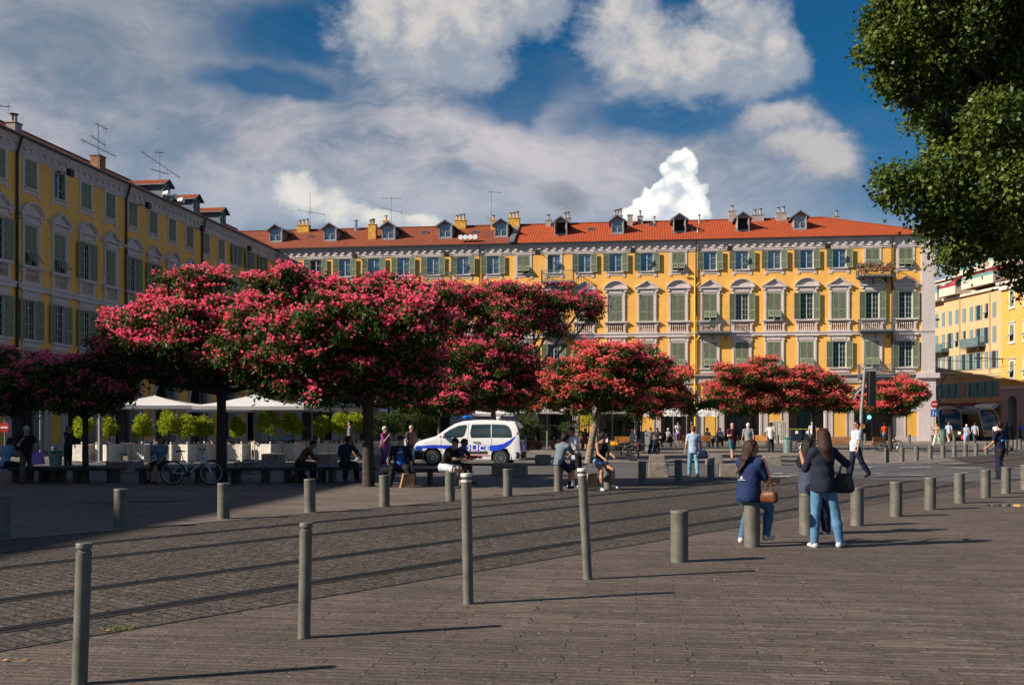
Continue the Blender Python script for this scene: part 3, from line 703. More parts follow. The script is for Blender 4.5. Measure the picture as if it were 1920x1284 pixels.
def balcony(b, x, z, L_=3.0, D_=1.0, slab='iron', flowers=False):
    t = obj('balcony', None, b, (x - L_ / 2, 0, z)); t.empty_display_size = .2
    mb = MB(); mb.box(-.05, L_ + .05, -D_ - .05, 0, -.14, 0); mb.box(0, L_, -D_, 0, -.2, -.14)
    for xx in (.35, L_ / 2, L_ - .35): mb.prism([(0, -.2), (-D_ * .8, -.2), (0, -.75)], xx - .06, xx + .06, ax='x')
    mb.build('slab', ['rail_grey'], t)
    mb = MB(); railing(mb, L_, D_); mb.build('railing', ['rail_grey'], t)
    if flowers:
        rr = random.Random(5); mb = MB()
        mb.box(.1, L_ - .1, -D_ - .28, -D_ - .06, .35, .6, 3)
        for _ in range(1500):
            px = rr.uniform(-.15, L_ + .15); py = -D_ + rr.gauss(-.12, .15); pz = .62 + abs(rr.gauss(0, .22)) - (.4 if rr.random() < .4 else 0) * rr.random()
            s = rr.uniform(.04, .09); a = rr.uniform(0, 6.3); v = Vector((math.cos(a), math.sin(a) * .5, rr.uniform(-.4, .8))).normalized() * s; u = v.cross(Vector((rr.uniform(-1, 1), 1, 0))).normalized() * s * .6
            p = Vector((px, py, pz)); mb.face([p - v, p - u, p + v, p + u], rr.choice((0, 0, 0, 0, 1, 2, 4)))
        mb.build('flower_box', ['ivy', 'fl_red', 'fl_yel', 'pot_terra', 'fl_wht'], t)
    return t
M['ivy'] = mat('balcony_leaves', (.05, .085, .03), .6); M['fl_red'] = mat('red_petals', (.45, .04, .05), .6)
M['fl_yel'] = mat('yellow_petals', (.6, .35, .02), .6); M['fl_wht'] = mat('silver_leaves', (.35, .38, .33), .6); M['pot_terra'] = mat('terracotta', (.38, .14, .07), .8)
PITCH = 2.9175
def block(name, label, origin, rz, x0, x1, wins, states, depth=10, arch0=None, roofm='tile_new', hipR=0, hipL=0, detail=True, cap_l=True, cap_r=True, endtrim=None, top=18.7):
    """arcaded four-storey block. wins: list of window centre x; states: {row: list of state chars}"""
    b = thing(name, label, 'building', origin, rz)
    rows = (('top', 15.9, 1.7), ('ped', 11.2, 2.45), ('low', 6.76, 2.4))
    # ---- upper wall with real openings
    xs = sorted(set([x0, x1] + [w - WW for w in wins] + [w + WW for w in wins])); zs = sorted([6.1, top - .3] + [z for _, z, h in rows] + [z + h for _, z, h in rows])
    mb = MB()
    for i in range(len(xs) - 1):
        xm = (xs[i] + xs[i + 1]) / 2; inw = any(abs(xm - w) < WW for w in wins)
        for j in range(len(zs) - 1):
            zm = (zs[j] + zs[j + 1]) / 2
            if inw and any(z < zm < z + h for _, z, h in rows): continue
            mb.face([(xs[i], 0, zs[j]), (xs[i + 1], 0, zs[j]), (xs[i + 1], 0, zs[j + 1]), (xs[i], 0, zs[j + 1])], 0)
    for w in wins:
        for _, z, h in rows:
            a, c_ = w - WW, w + WW
            for q in (((a, 0, z), (a, .3, z), (a, .3, z + h), (a, 0, z + h)), ((c_, .3, z), (c_, 0, z), (c_, 0, z + h), (c_, .3, z + h)),
                      ((a, 0, z), (c_, 0, z), (c_, .3, z), (a, .3, z)), ((a, .3, z + h), (c_, .3, z + h), (c_, 0, z + h), (a, 0, z + h))): mb.face(q, 1)
            mb.face([(a, .3, z), (c_, .3, z), (c_, .3, z + h), (a, .3, z + h)], 2)
    # sides / back
    if cap_l: mb.face([(x0, depth, 0), (x0, .7, 0), (x0, .7, top - .3), (x0, depth, top - .3)], 0); mb.face([(x0, .7, 6.1), (x0, 0, 6.1), (x0, 0, top - .3), (x0, .7, top - .3)], 0)
    if cap_r: mb.face([(x1, .7, 0), (x1, depth, 0), (x1, depth, top - .3), (x1, .7, top - .3)], 0); mb.face([(x1, 0, 6.1), (x1, .7, 6.1), (x1, .7, top - .3), (x1, 0, top - .3)], 0)
    mb.face([(x1, depth, 0), (x0, depth, 0), (x0, depth, top - .3), (x1, depth, top - .3)], 0)
    mb.build('wall', ['yellow', 'trim', 'dark'], b)
    # ---- arcade storey
    P = 2 * PITCH; mb = MB(); r = 1.62; zc = 3.40
    if arch0 is None: arch0 = wins[1] if len(wins) > 1 else x0
    k0 = math.ceil((x0 - arch0 + P / 2 - .01) / P); arches = []
    c_ = arch0 + k0 * P
    while c_ + P / 2 <= x1 + .8: arches.append(c_); c_ += P
    arches = [a for a in arches if a - r > x0 + .3 and a + r < x1 - .3]
    TH = .7; ZT = 6.1
    edges = [x0]
    for a in arches: edges += [a - r, a + r]
    edges.append(x1)
    for i in range(0, len(edges), 2):           # piers
        a, c2 = edges[i], edges[i + 1]
        mb.face([(a, 0, 0), (c2, 0, 0), (c2, 0, zc), (a, 0, zc)], 1)
        mb.face([(a, TH, 0), (a, 0, 0), (a, 0, zc), (a, TH, zc)], 1); mb.face([(c2, 0, 0), (c2, TH, 0), (c2, TH, zc), (c2, 0, zc)], 1)
        mb.face([(c2, TH, 0), (a, TH, 0), (a, TH, ZT), (c2, TH, ZT)], 1)
        mb.face([(a, 0, zc), (c2, 0, zc), (c2, 0, ZT), (a, 0, ZT)], 0)
        w_ = c2 - a
        # impost, plinth, strips and inset yellow panel, spandrel panel frame
        mb.box(a - .07, c2 + .07, -.10, TH + .05, zc - .22, zc - .0, 1); mb.box(a - .03, c2 + .03, -.05, TH, zc - .34, zc - .22, 1)
        mb.box(a - .03, c2 + .03, -.05, .0, 0, .42, 1)
        if 1.5 < w_ < 4.5:
            m_ = (a + c2) / 2
            for s in (-1, 1): mb.box(m_ + s * (w_ / 2 - .10) - .09, m_ + s * (w_ / 2 - .10) + .09, -.06, 0, .42, zc - .34, 1)
            for s in (-1, 1): mb.box(m_ + s * .64 - .06, m_ + s * .64 + .06, -.06, 0, .42, 2.82, 1)
            mb.box(m_ - .58, m_ + .58, -.06, 0, 2.70, 2.82, 1)
            mb.face([(m_ - .58, -.004, .44), (m_ + .58, -.004, .44), (m_ + .58, -.004, 2.70), (m_ - .58, -.004, 2.70)], 2)
            mb.box(m_ - .28, m_ + .28, -.05, 0, 3.55, 3.60, 1)
    nseg = 20
    for a in arches:
        pts = [(a - r * math.cos(PI * k / nseg), zc + r * math.sin(PI * k / nseg)) for k in range(nseg + 1)]
        for k in range(nseg):
            (xa, za), (xb, zb) = pts[k], pts[k + 1]
            mb.face([(xa, 0, za), (xb, 0, zb), (xb, 0, ZT), (xa, 0, ZT)], 0)
            mb.face([(xb, TH, zb), (xa, TH, za), (xa, TH, ZT), (xb, TH, ZT)], 1)
            mb.face([(xa, 0, za), (xa, TH, za), (xb, TH, zb), (xb, 0, zb)], 1)
            for r1, r2, y in ((r, r + .30, -.05), (r + .30, r + .42, -.10)):
                q = [(a - rr * math.cos(PI * kk / nseg), zc + rr * math.sin(PI * kk / nseg)) for rr, kk in ((r1, k), (r2, k), (r2, k + 1), (r1, k + 1))]
                mb.prism(q, y, 0, 1)
    # entablature over the arcade (split is part of the wall)
    mb.box(x0, x1, -.10, 0, 5.40, 5.98, 1); mb.box(x0, x1, -.20, 0, 5.98, 6.05, 1); mb.box(x0, x1, -.34, 0, 6.05, 6.16, 1); mb.box(x0, x1, -.14, 0, 5.34, 5.40, 1)
    k = x0 + .6
    while k + 2.3 < x1: mb.box(k, k + 2.3, -.13, -.1, 5.5, 5.85, 1); k += 2.9
    mb.build('arcade', ['yellow', 'stone_base', 'panel'], b)
    # ---- arcade interior
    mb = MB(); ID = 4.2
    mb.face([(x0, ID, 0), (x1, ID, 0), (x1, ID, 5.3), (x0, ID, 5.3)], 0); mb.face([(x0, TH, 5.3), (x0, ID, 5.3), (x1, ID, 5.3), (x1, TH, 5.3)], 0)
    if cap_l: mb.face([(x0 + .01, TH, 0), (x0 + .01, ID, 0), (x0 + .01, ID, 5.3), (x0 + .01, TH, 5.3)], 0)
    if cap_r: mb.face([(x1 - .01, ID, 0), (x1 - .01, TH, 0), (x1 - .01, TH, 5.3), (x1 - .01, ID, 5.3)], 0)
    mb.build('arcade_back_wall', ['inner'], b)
    rr = random.Random(hash(round(x1 * 10)) % 999 + int(abs(rz) * 50))
    for a in arches:
        xx = a + rr.uniform(-.4, .8)
        t = MB(); t.box(xx - .75, xx + .75, ID - .10, ID - .02, 0, 2.9, 0); t.box(xx - .66, xx - .04, ID - .13, ID - .10, .15, 2.75, 1); t.box(xx + .04, xx + .66, ID - .13, ID - .10, .15, 2.75, 1)
        t.build('door', ['dark_door', 'pane_dark'], b)
    # ---- windows
    for row, (kind, z, h) in enumerate(rows):
        for i, w in enumerate(wins):
            st = states[row][i] if i < len(states[row]) else 'c'
            sur = 'top' if row == 0 else ('low' if row == 2 else ('arc' if states[3][i] == 'a' else 'tri'))
            dk = row > 0
            if not detail and st == 'f': st = 'c'
            add_window(b, w, z, kind, st, sur, dark=dk and st == 'o')
    # ---- belt course, cornice with dentils, gutter
    mb = MB()
    mb.box(x0, x1, -.13, .0, 9.76, 9.98); mb.box(x0, x1, -.19, 0, 9.98, 10.08)
    mb.build('belt_course', ['trim'], b)
    mb = MB(); T0 = top
    mb.box(x0, x1, -.06, 0, T0 - 1.02, T0 - .45); mb.box(x0, x1, -.12, 0, T0 - .86, T0 - .80)
    mb.box(x0, x1, -.16, 0, T0 - .45, T0 - .30); mb.box(x0, x1, -.24, 0, T0 - .30, T0 - .18); mb.box(x0, x1, -.32, 0, T0 - .18, T0 - .02)
    n = int((x1 - x0) / .73)
    for k in range(n):
        xx = x0 + (k + .5) * (x1 - x0) / n; mb.box(xx - .13, xx + .13, -.18, -.06, T0 - .66, T0 - .48)
    mb.build('cornice', ['trim'], b)
    mb = MB(); mb.box(x0 - .1, x1 + .1, -.46, -.32, T0 - .08, T0 + .04); mb.box(x0 - .1, x1 + .1, -.32, .0, T0 - .02, T0 + .02); mb.build('gutter', ['pipe_dark'], b)
    # ---- roof
    e = T0 + .03; rdg = T0 + 2.75; half = depth / 2
    X0, X1 = x0 - (.3 if cap_l else 0), x1 + (.5 if cap_r else 0); RL = X0 + hipL; RR_ = X1 - hipR
    me_v = [(X0, -.44, e), (X1, -.44, e), (RR_, half, rdg), (RL, half, rdg), (X1, depth + .45, e), (X0, depth + .45, e)]
    faces = [(0, 1, 2, 3), (4, 5, 3, 2), (1, 4, 2), (5, 0, 3)]
    me = bpy.data.meshes.new('roof'); me.from_pydata(me_v, [], faces); me.materials.append(M[roofm])
    uv = me.uv_layers.new(name='uv'); sl_ = math.hypot(half + .44, rdg - e)
    for p in me.polygons:
        for li in p.loop_indices:
            v = Vector(me_v[me.loops[li].vertex_index])
            if p.index in (0, 1): uv.data[li].uv = (v.x, abs(v.y - half) / (half + .44) * sl_)
            else: uv.data[li].uv = (v.y, abs(v.x))
    ro = obj('roof', me, b)
    mb = MB(); n = int((RR_ - RL) / .38)
    def caps(A, B):
        A = Vector(A); B = Vector(B); n = int((B - A).length / .38)
        for k in range(n):
            p = A.lerp(B, k / n); q = A.lerp(B, (k + 1.12) / n); mb.tube([p, q], [.10, .13], 6, 0)
    caps((RL, half, rdg), (RR_, half, rdg))
    if hipR: caps((RR_, half, rdg), (X1, -.44, e + .02))
    mb.build('ridge_tiles', [roofm], ro)
    return b, dict(half=half, e=e, rdg=rdg)
def roof_z(inf, y): return inf['e'] + (y + .44) / (inf['half'] + .44) * (inf['rdg'] - inf['e'])
def dormer(b, inf, x, y0=1.35, w=.62, style=0, openw=False):
    """gabled dormer; front face at local y0"""
    d = obj('dormer', None, b, (x, y0, roof_z(inf, y0))); d.empty_display_size = .2
    wm, tr = ('dormer_wood', 'lead') if style == 0 else ('dormer_blue', 'dormer_blue')
    h = 1.35; sl_ = (inf['rdg'] - inf['e']) / (inf['half'] + .44)
    mb = MB(); back = (h + .25) / sl_
    fr = .10
    # front with opening: frame posts
    for s in (-1, 1):
        mb.box(s * w - fr / 2, s * w + fr / 2, -.02, .12, -.1, h, 0)
        mb.face([(s * w, 0, -.1), (s * w, back, back * sl_), (s * w, back, h), (s * w, 0, h)], 0)
    mb.box(-w, w, -.03, .1, -.05, .10, 0); mb.prism([(-w, h), (0, h + .42), (w, h)], .0, .1, 0)
    mb.box(-w - .2, w + .2, -.1, .25, -.10, -.03, 1)
    mb.build('cheeks', [wm, 'lead'], d)
    mb = MB(); ov = .28
    for s in (-1, 1):
        A = (s * (w + ov), -ov, h - .13); B = (0, -ov, h + .47)
        pts = [A, B, (0, back + .9, h + .47), (s * (w + ov), back + .4, h - .13)]
        if s > 0: pts = pts[::-1]
        mb.face(pts, 0); mb.face([(p[0], p[1], p[2] - .07) for p in pts][::-1], 1)
        mb.bar((A[0], A[1], A[2] - .03), (B[0], B[1], B[2] - .03), .05, .12, 1)
        mb.bar((A[0], A[1], A[2] - .03), (A[0], back, A[2] - .03), .05, .09, 1)
    mb.build('dormer_roof', ['lead' if style == 0 else 'tile_new', tr], d)
    mb = MB()
    mb.face([(-w, .1, .1), (w, .1, .1), (w, .1, h), (-w, .1, h)], 0 if not openw else 2)
    for xx in (-w + .08, 0, w - .08): 
        if not (openw and xx == 0): mb.box(xx - .035, xx + .035, .03, .098, .1, h, 1)
    mb.box(-w, w, .03, .098, h - .09, h, 1); mb.box(-w, w, .03, .098, .1, .17, 1)
    if not openw: mb.box(-w, w, .05, .098, .72, .75, 1)
    else:
        mb.box(-w - .02, -w + .02, -.5, .03, .15, h - .1, 1)
    mb.build('window', ['pane', 'muntin', 'dark'], d)
def chimney(b, inf, x, y, w, d, h, pots, m='pot', big=True):
    z = roof_z(inf, min(y, inf['half']))
    mb = MB(); mb.box(-w / 2, w / 2, -d / 2, d / 2, -.5, h); mb.box(-w / 2 - .05, w / 2 + .05, -d / 2 - .05, d / 2 + .05, h, h + .08)
    c_ = mb.build('chimney', [m], b, (x, y, z))
    for k in range(pots):
        xx = (k - (pots - 1) / 2) * (w / max(pots, 1)) * .95
        mb = MB(); hh = .42 + .06 * ((k * 7) % 3)
        mb.lathe([(.10, h + .08), (.095, h + hh), (.12, h + hh + .02), (.12, h + hh + .06)], (xx, 0, 0), n=10, m=0)
        mb.box(xx - .03, xx + .03, -.03, .03, h + hh + .06, h + hh + .14, 1); mb.lathe([(.19, h + hh + .14), (.19, h + hh + .18), (.02, h + hh + .22)], (xx, 0, 0), n=10, m=1)
        mb.build('chimney_pot', [m, 'iron'], c_)
# ---- the long far facade (two blocks)
FO = Vector((-23.2, 102.2, 0)); FA = BA
def fpos(x, y=0, z=0): return FO + Matrix.Rotation(FA, 3, 'Z') @ Vector((x, y, z))
def fs(px):
    p = (px - CX) / F; return (102.2 * p + 23.2) / (.9919 + .1268 * p)
W21 = [1.15 + PITCH * k for k in range(21)]
split = fs(960)
wl = [w for w in W21 if w < split]; wr = [w for w in W21 if w > split]
nl = len(wl)
top = list('oooooooof' + 'h' + 'ooo' + 'f' + 'oooooo'[:5] + 'ff')   # 21
ped = list('ocofcocof' + 'h' + 'fcccfofoco' + 'o'); low = list('ooccofcoooocffffffofo')
kin = ['a' if k % 2 else 't' for k in range(21)]
bw, infw = block('arcaded_building', 'long yellow arcaded building with aged brown roof tiles and yellow chimneys behind the square', FO, FA, -9, split, wl, [top[:nl], ped[:nl], low[:nl], kin[:nl]], 10, W21[1], 'tile_old', cap_r=False)
be, infe = block('arcaded_building', 'yellow arcaded building with bright orange roof ending at the grey corner by the tram street', FO, FA, split, 62.0, wr, [top[nl:], ped[nl:], low[nl:], kin[nl:]], 10, W21[1], 'tile_new', hipR=9.5, cap_l=False)
# corner pilasters of the right end
mb = MB(); mb.box(60.85, 62.06, -.12, 0, 6.2, 17.9); mb.box(60.55, 62.1, -.16, .7, 0, 6.1); mb.box(60.4, 62.4, -.40, 1.0, 5.75, 6.2); mb.box(62.0, 62.08, 0, 10, 6.1, 18.2)
mb.box(62.0, 62.3, -.46, 10.3, 18.2, 18.66)
mb.build('corner_pilaster', ['trim'], be)
for px in (508, 611, 722, 830, 936): dormer(bw, infw, fs(px) - 0.0, openw=False)
for i, px in enumerate((1049, 1157, 1275, 1396, 1505)): dormer(be, infe, fs(px), 1.55, .56, 0, openw=i in (0, 2, 3))
def chm(b, inf, px, y, *a): chimney(b, inf, fs(px) * (1 + .0), y, *a)
for px, y, w, d, h, p, m in ((541, 4.6, 1.25, .7, .55, 3, 'pot'), (689, 2.0, .75, .7, 1.25, 1, 'pot'), (703, 4.4, .55, .6, .85, 1, 'pot'), (848, 4.6, 1.1, .7, .65, 3, 'pot'), (914, 4.0, .5, .5, .75, 1, 'pot'), (953, 4.6, 1.1, .7, .75, 3, 'pot')):
    chimney(bw, infw, fs(px), y, w, d, h, p, m)
for px, y, w, d, h, p, m in ((1020, 4.6, .5, .5, .5, 1, 'chimney_grey'), (1056, 4.7, .7, .5, .6, 2, 'chimney_grey'), (1156, 4.8, .9, .5, .7, 3, 'chimney_grey'), (1180, 4.2, .5, .5, .9, 0, 'chimney_grey'), (1200, 4.6, .5, .5, .65, 1, 'chimney_grey'),
                          (1381, 4.7, .7, .5, .9, 1, 'chimney_grey'), (1431, 4.7, 1.1, .6, .45, 2, 'chimney_grey'), (1477, 4.7, 1.0, .6, .6, 2, 'chimney_grey'), (1593, 6.5, .5, .5, .35, 1, 'chimney_grey')):
    chimney(be, infe, fs(px), y, w, d, h, p, m)
# skylights, vents, seam
for b, inf, px, y in ((bw, infw, 564, 2.8), (bw, infw, 784, 3.2), (bw, infw, 881, 3.0), (be, infe, 1105, 3.0), (be, infe, 1222, 4.0)):
    sl_ = math.atan((inf['rdg'] - inf['e']) / (inf['half'] + .44)); mb = MB(); mb.box(-.32, .32, -.3, .3, 0, .1, 1); mb.box(-.25, .25, -.23, .23, .1, .105, 0)
    o = mb.build('skylight', ['pane_dark', 'lead'], b, (fs(px), y, roof_z(inf, y))); o.rotation_euler = (sl_, 0, 0)
for px, y, h in ((1299, 2.0, .5), (1310, 1.6, .35), (1316, 4.4, .7), (1228, 4.8, .5)):
    mb = MB(); mb.lathe([(.16, -.1), (.10, .1), (.07, .15), (.07, h), (.16, h + .02), (.05, h + .14)], n=10); mb.build('vent', ['lead'], be, (fs(px), y, roof_z(infe, y)))
for px, y in ((643, 4.6), (672, 4.6), (676, 4.8)):
    mb = MB(); mb.lathe([(.16, -.3), (.16, .9), (.2, .92), (.2, 1.05)], n=12); mb.build('vent', ['steel'], bw, (fs(px), y, roof_z(infw, y)))
mb = MB(); sp = split; e_, r_ = infe['e'], infe['rdg']
for dx in (-.22, .02): mb.face([(sp + dx, -.75, e_ + .12), (sp + dx + .2, -.75, e_ + .12), (sp + dx + .2, 5, r_ + .14), (sp + dx, 5, r_ + .14)], 0)
mb.bar((sp, -.75, e_ + .06), (sp, 5, r_ + .08), .5, .09, 0); mb.build('lead_seam', ['lead'], be)
# downpipes
def pipe(b, x, z0, z1, m='pipe_dark', r=.06, y=-.12, top=18.55):
    mb = MB(); pts = [(x, y, z0), (x, y, z1)]
    if z1 > 17: pts += [(x, -.22, z1 + .35), (x, -.42, top + .05)]
    mb.tube(pts, r, 8)
    for k in range(int((z1 - z0) / 2.5)): mb.tube([(x, y, z0 + 1 + 2.5 * k), (x, y, z0 + 1.08 + 2.5 * k)], r * 1.4, 8)
    mb.build('downpipe', [m], b)
pipe(bw, fs(900), 6.2, 17.6); pipe(be, fs(1305), 11.6, 17.6); pipe(be, fs(1672), .3, 17.6)
mb = MB(); x = fs(1305) - .1
mb.tube([(x, -.16, 0.2), (x, -.16, 15.35)], .085, 10); mb.tube([(x, -.16, 15.1), (x - .75, -.16, 15.35), (x - 1.0, -.16, 15.35)], .06, 8); mb.tube([(x, -.16, 14.3), (x + .4, -.16, 14.75), (x + .5, -.1, 14.75)], .06, 8)
mb.tube([(x, -.16, 9.2), (x + .55, -.16, 9.9), (x + .7, -.1, 9.9)], .06, 8); mb.tube([(x, -.16, 9.7), (x - .9, -.16, 9.95)], .05, 8); mb.build('downpipe', ['pipe_yellow'], be)
# balconies
for b, px, z, fl in ((bw, 818, 15.0, 0), (be, 1046, 15.0, 0), (be, 1637, 15.05, 1), (be, 1338, 10.1, 0), (be, 1049, 10.1, 0), (be, 1641, 10.1, 0), (be, 1640, 5.95, 0), (be, 1052, 5.95, 0), (bw, 597, 5.95, 0)):
    balcony(b, fs(px), z, 3.0, 1.0, flowers=bool(fl))
# plants on the middle balcony
mb = MB(); rr = random.Random(8)
for cx_, n_ in ((fs(1336), 60), (fs(1328), 30)):
    for _ in range(n_):
        a = rr.uniform(0, 6.3); l = rr.uniform(.4, .9); p = Vector((cx_, -.7, 10.3)); q = p + Vector((math.cos(a) * l * .5, math.sin(a) * l * .3, l)); mb.face([p, p + Vector((.04, 0, 0)), q])
tag(mb.build('potted_plant', ['ivy'], None, FO, FA), 'spiky green potted plants on the middle balcony above the awnings', 'potted plant')
# ---- left block in shade
LO = Vector((-30.36, 51.0, 0)); LA = math.atan2(1, .14)
lw = sorted((D - 51.0) * 1.0098 for D in [98.4 - 3.02 * k for k in range(16)])
nw = len(lw)   # nearest first
st_top = list('cccchccccccccoooo')[:nw]; st_ped = list('cooffocoocooccoo')[:nw]; st_low = list('o' * nw); kk = ['a' if (nw - 1 - i) % 2 == 0 else 't' for i in range(nw)]
# window nearest at photo x=57 is a triangle
bl, infl = block('arcaded_building', 'long shaded yellow arcaded building with green shutters along the left side', LO, LA, 0, 53.4, lw, [st_top, st_ped, st_low, kk], 10, lw[1], 'tile_old')
def ls(px):
    D = 37.5 / (.14 - (px - CX) / F); return (D - 51.0) * 1.0098
for px in (29, 234, 377): pipe(bl, ls(px), .3, 17.6, r=.08)
def ldorm(px, y0=.45):
    dormer(bl, infl, ls(px), y0, .56, 1)
for px in (322, 378, 427): ldorm(px)
for ch in bl.children:
    if ch.name.startswith('dormer'): ch.scale = (1, 1, .85)
# chimneys on left roof
chimney(bl, infl, ls(72), 1.6, .7, .6, .35, 2, 'chimney_grey'); chimney(bl, infl, ls(219), 1.4, .8, .7, .75, 0, 'chimney_brick')
# neighbouring block outside the frame (it throws the shade over the left of the square)
no_d = -19.0
bl.scale = (1, 1, .988)
NO = Vector((-37.5 + .14 * no_d, no_d, 0)); nlen = (33.4 - no_d) * 1.0078
nws = [2.0 + 3.05 * k for k in range(int((nlen - 3) / 3.05))]
bn, infn = block('arcaded_building', 'yellow arcaded building outside the left edge whose roof shades the benches', NO, LA, 0, nlen, nws, [list('c' * 30), list('c' * 30), list('o' * 30), kin + kin], 10, nws[1], 'tile_old', detail=False)
NSC = 18.0 / 18.7
bn.scale = (1, 1, NSC)
# floodlights under the cornice
M['flood'] = mat('black_floodlight', (.012, .012, .013), .5)
def floodlight(b, x, lab, z=17.75):
    t = thing('floodlight', lab, 'floodlight'); t.matrix_world = b.matrix_basis @ Matrix.Translation((x, -.9, z))
    mb = MB(); mb.box(-.24, .24, -.14, .14, -.22, .22); bevelled(mb.build('lamp_head', ['flood'], t), .03); mb = MB(); mb.bar((0, .14, 0), (0, .9, .1), .05); mb.build('bracket', ['flood'], t)
for px in (670, 840): floodlight(bw, fs(px), 'black floodlight under the cornice above the ' + ('left' if px == 670 else 'right') + ' red blossoms, brown roof block')
for px, w in ((1010, 'left of the upper iron balcony'), (1187, 'between open shutters near the yellow drainpipe'), (1367, 'above the middle balcony'), (1549, 'left of the flowered balcony')):
    floodlight(be, fs(px), 'black floodlight under the cornice ' + w)
for i, px in enumerate((107, 256, 360, 450)): floodlight(bl, ls(px), ORD[i] + ' black floodlight from the left on the shaded left building', 17.5)
# wall lanterns
M['lamp'] = mat('lantern_glass', (.25, .24, .2), .3)
for i, px in enumerate((262, 337, 391, 441)):
    t = thing('wall_lantern', ORD[i] + ' black wall lantern from the left between the shaded arches', 'lantern'); t.matrix_world = bl.matrix_basis @ Matrix.Translation((ls(px), -.0, 4.3))
    mb = MB(); mb.bar((0, 0, 0), (0, -.9, 0), .06); mb.bar((0, -.75, -.5), (0, -.75, .35), .05); mb.build('bracket', ['iron'], t)
    mb = MB(); mb.lathe([(.08, .35), (.17, .75), (.2, .77), (.03, .95)], (0, -.75, 0), 6); mb.build('lantern_head', ['iron'], t)
# antennas
def antenna(loc, h, booms, lab, rz=0, s=1.):
    t = thing('antenna', lab, 'antenna', loc, rz)
    mb = MB(); mb.tube([(0, 0, 0), (0, 0, h)], .025 * s, 6); mb.build('mast', ['lead'], t)
    mb = MB()
    for z, l0, l1, rot, nn, tilt in booms:
        c_, s_ = math.cos(rot), math.sin(rot); A = Vector((l0 * c_, l0 * s_, z + l0 * tilt)); B = Vector((l1 * c_, l1 * s_, z + l1 * tilt)); mb.tube([A, B], .022 * s, 5)
        for k in range(nn):
            p = A.lerp(B, (k + .5) / nn); q = Vector((-s_, c_, 0)) * (.32 if k % 2 else .22); mb.tube([p - q, p + q], .010 * s, 4)
            if k in (0, nn - 1): mb.tube([p - Vector((0, 0, .3)), p + Vector((0, 0, .3))], .012 * s, 4)
    mb.build('aerial', ['lead'], t)
def rpos(px, y, inf=infw): return fpos(fs(px), y, roof_z(inf, min(y, 5)))
antenna(rpos(552, 4.8), 3.9, [(1.9, -1.3, 1.6, .25, 8, -.12), (1.9, -.5, .5, -.9, 3, .1)], 'tall mast antenna above the first yellow chimney on the brown roof')
antenna(rpos(711, 4.8), 3.2, [(3.1, -1.1, 1.1, 0, 5, 0), (1.9, -1.0, 1.2, .2, 7, -.2)], 'two boom antenna on the brown roof above the single pot chimney')
antenna(rpos(908, 4.6), 3.6, [(3.5, -.3, 1.0, .2, 7, -.02), (.6, -.5, 0, .2, 2, -.8)], 'small comb antenna at the right end of the brown roof')
def lpos(px, y, z=0):
    v = bl.matrix_basis @ Vector((ls(px), y, roof_z(infl, y) + z)); return v
antenna(lpos(212, 1.1), 3.1, [(3.0, -.4, 1.2, LA, 4, 0), (1.9, -1.0, 1.0, LA, 5, -.1), (1.4, -2.2, 2.4, LA, 8, 0)], 'tallest cluster antenna over the brick chimney on the left roof', s=1.2)
antenna(lpos(340, 1.8), 3.6, [(3.4, -.8, .6, LA, 4, .2), (2.5, -3.0, 3.6, LA, 8, -.08), (1.9, -1.5, 1.5, LA, 6, .1)], 'wide antenna behind the first dormer on the left roof', s=1.2)
antenna(lpos(25, 1.2), 1.2, [(.9, -.5, 1.5, LA, 5, .25)], 'tilted antenna at the far left roof edge', s=1.2)
# spot lights on the roof edge
M['white'] = mat('white_paint_metal', (.75, .74, .72), .45, 0, .06)
for nm, base, lab in (('bw', (bw, infw, (864, 872, 882, 890)), 'white roof spotlight'), ('bl', (bl, infl, (330, 337, 344)), 'white roof spotlight')):
    b_, inf_, pxs = base
    for i, px in enumerate(pxs):
        xx = fs(px) if nm == 'bw' else ls(px) - 1.5 + i * .6
        t = thing('roof_spotlight', ORD[i] + (' white round spotlight on the brown roof edge over the drainpipe' if nm == 'bw' else ' white round spotlight at the left roof edge between dormers'), 'spotlight'); yy = .1
        t.matrix_world = b_.matrix_basis @ Matrix.Translation((xx if nm == 'bl' else fs(864 + 9 * i), yy, roof_z(inf_, yy) + .45))
        mb = MB(); mb.tube([(0, -.25, 0), (0, .1, 0)], [.24, .17], 12); mb.sphere((0, .1, 0), .17, 10); mb.build('lamp_head', ['white'], t); mb = MB(); mb.bar((0, 0, -.5), (0, 0, 0), .04); mb.build('bracket', ['iron'], t)
# ---- rear wing of the corner building along the side street (it shades the foot of the cream building)
wg = thing('rear_wing_building', 'yellow rear wing running back along the tram street behind the corner', 'building', fpos(62.0, 10.02), FA)
mb = MB(); mb.box(-11, 0, 0, 46, 0, 18.4, 0); mb.box(-11, 0.1, -.0, 46.1, 9.8, 10.0, 1); mb.box(-11.2, .4, 0, 46.3, 18.4, 18.7, 1)
mb.build('wall', ['yellow', 'trim'], wg); me = bpy.data.meshes.new('roof'); me.from_pydata([(.6, 0, 18.72), (.6, 46.5, 18.72), (-5.5, 46.5, 21.6), (-5.5, 0, 21.6), (-11.5, 46.5, 18.72), (-11.5, 0, 18.72)], [], [(0, 1, 2, 3), (3, 2, 4, 5), (1, 4, 2)]); me.materials.append(M['tile_new']); me.uv_layers.new(name='uv'); obj('roof', me, wg)
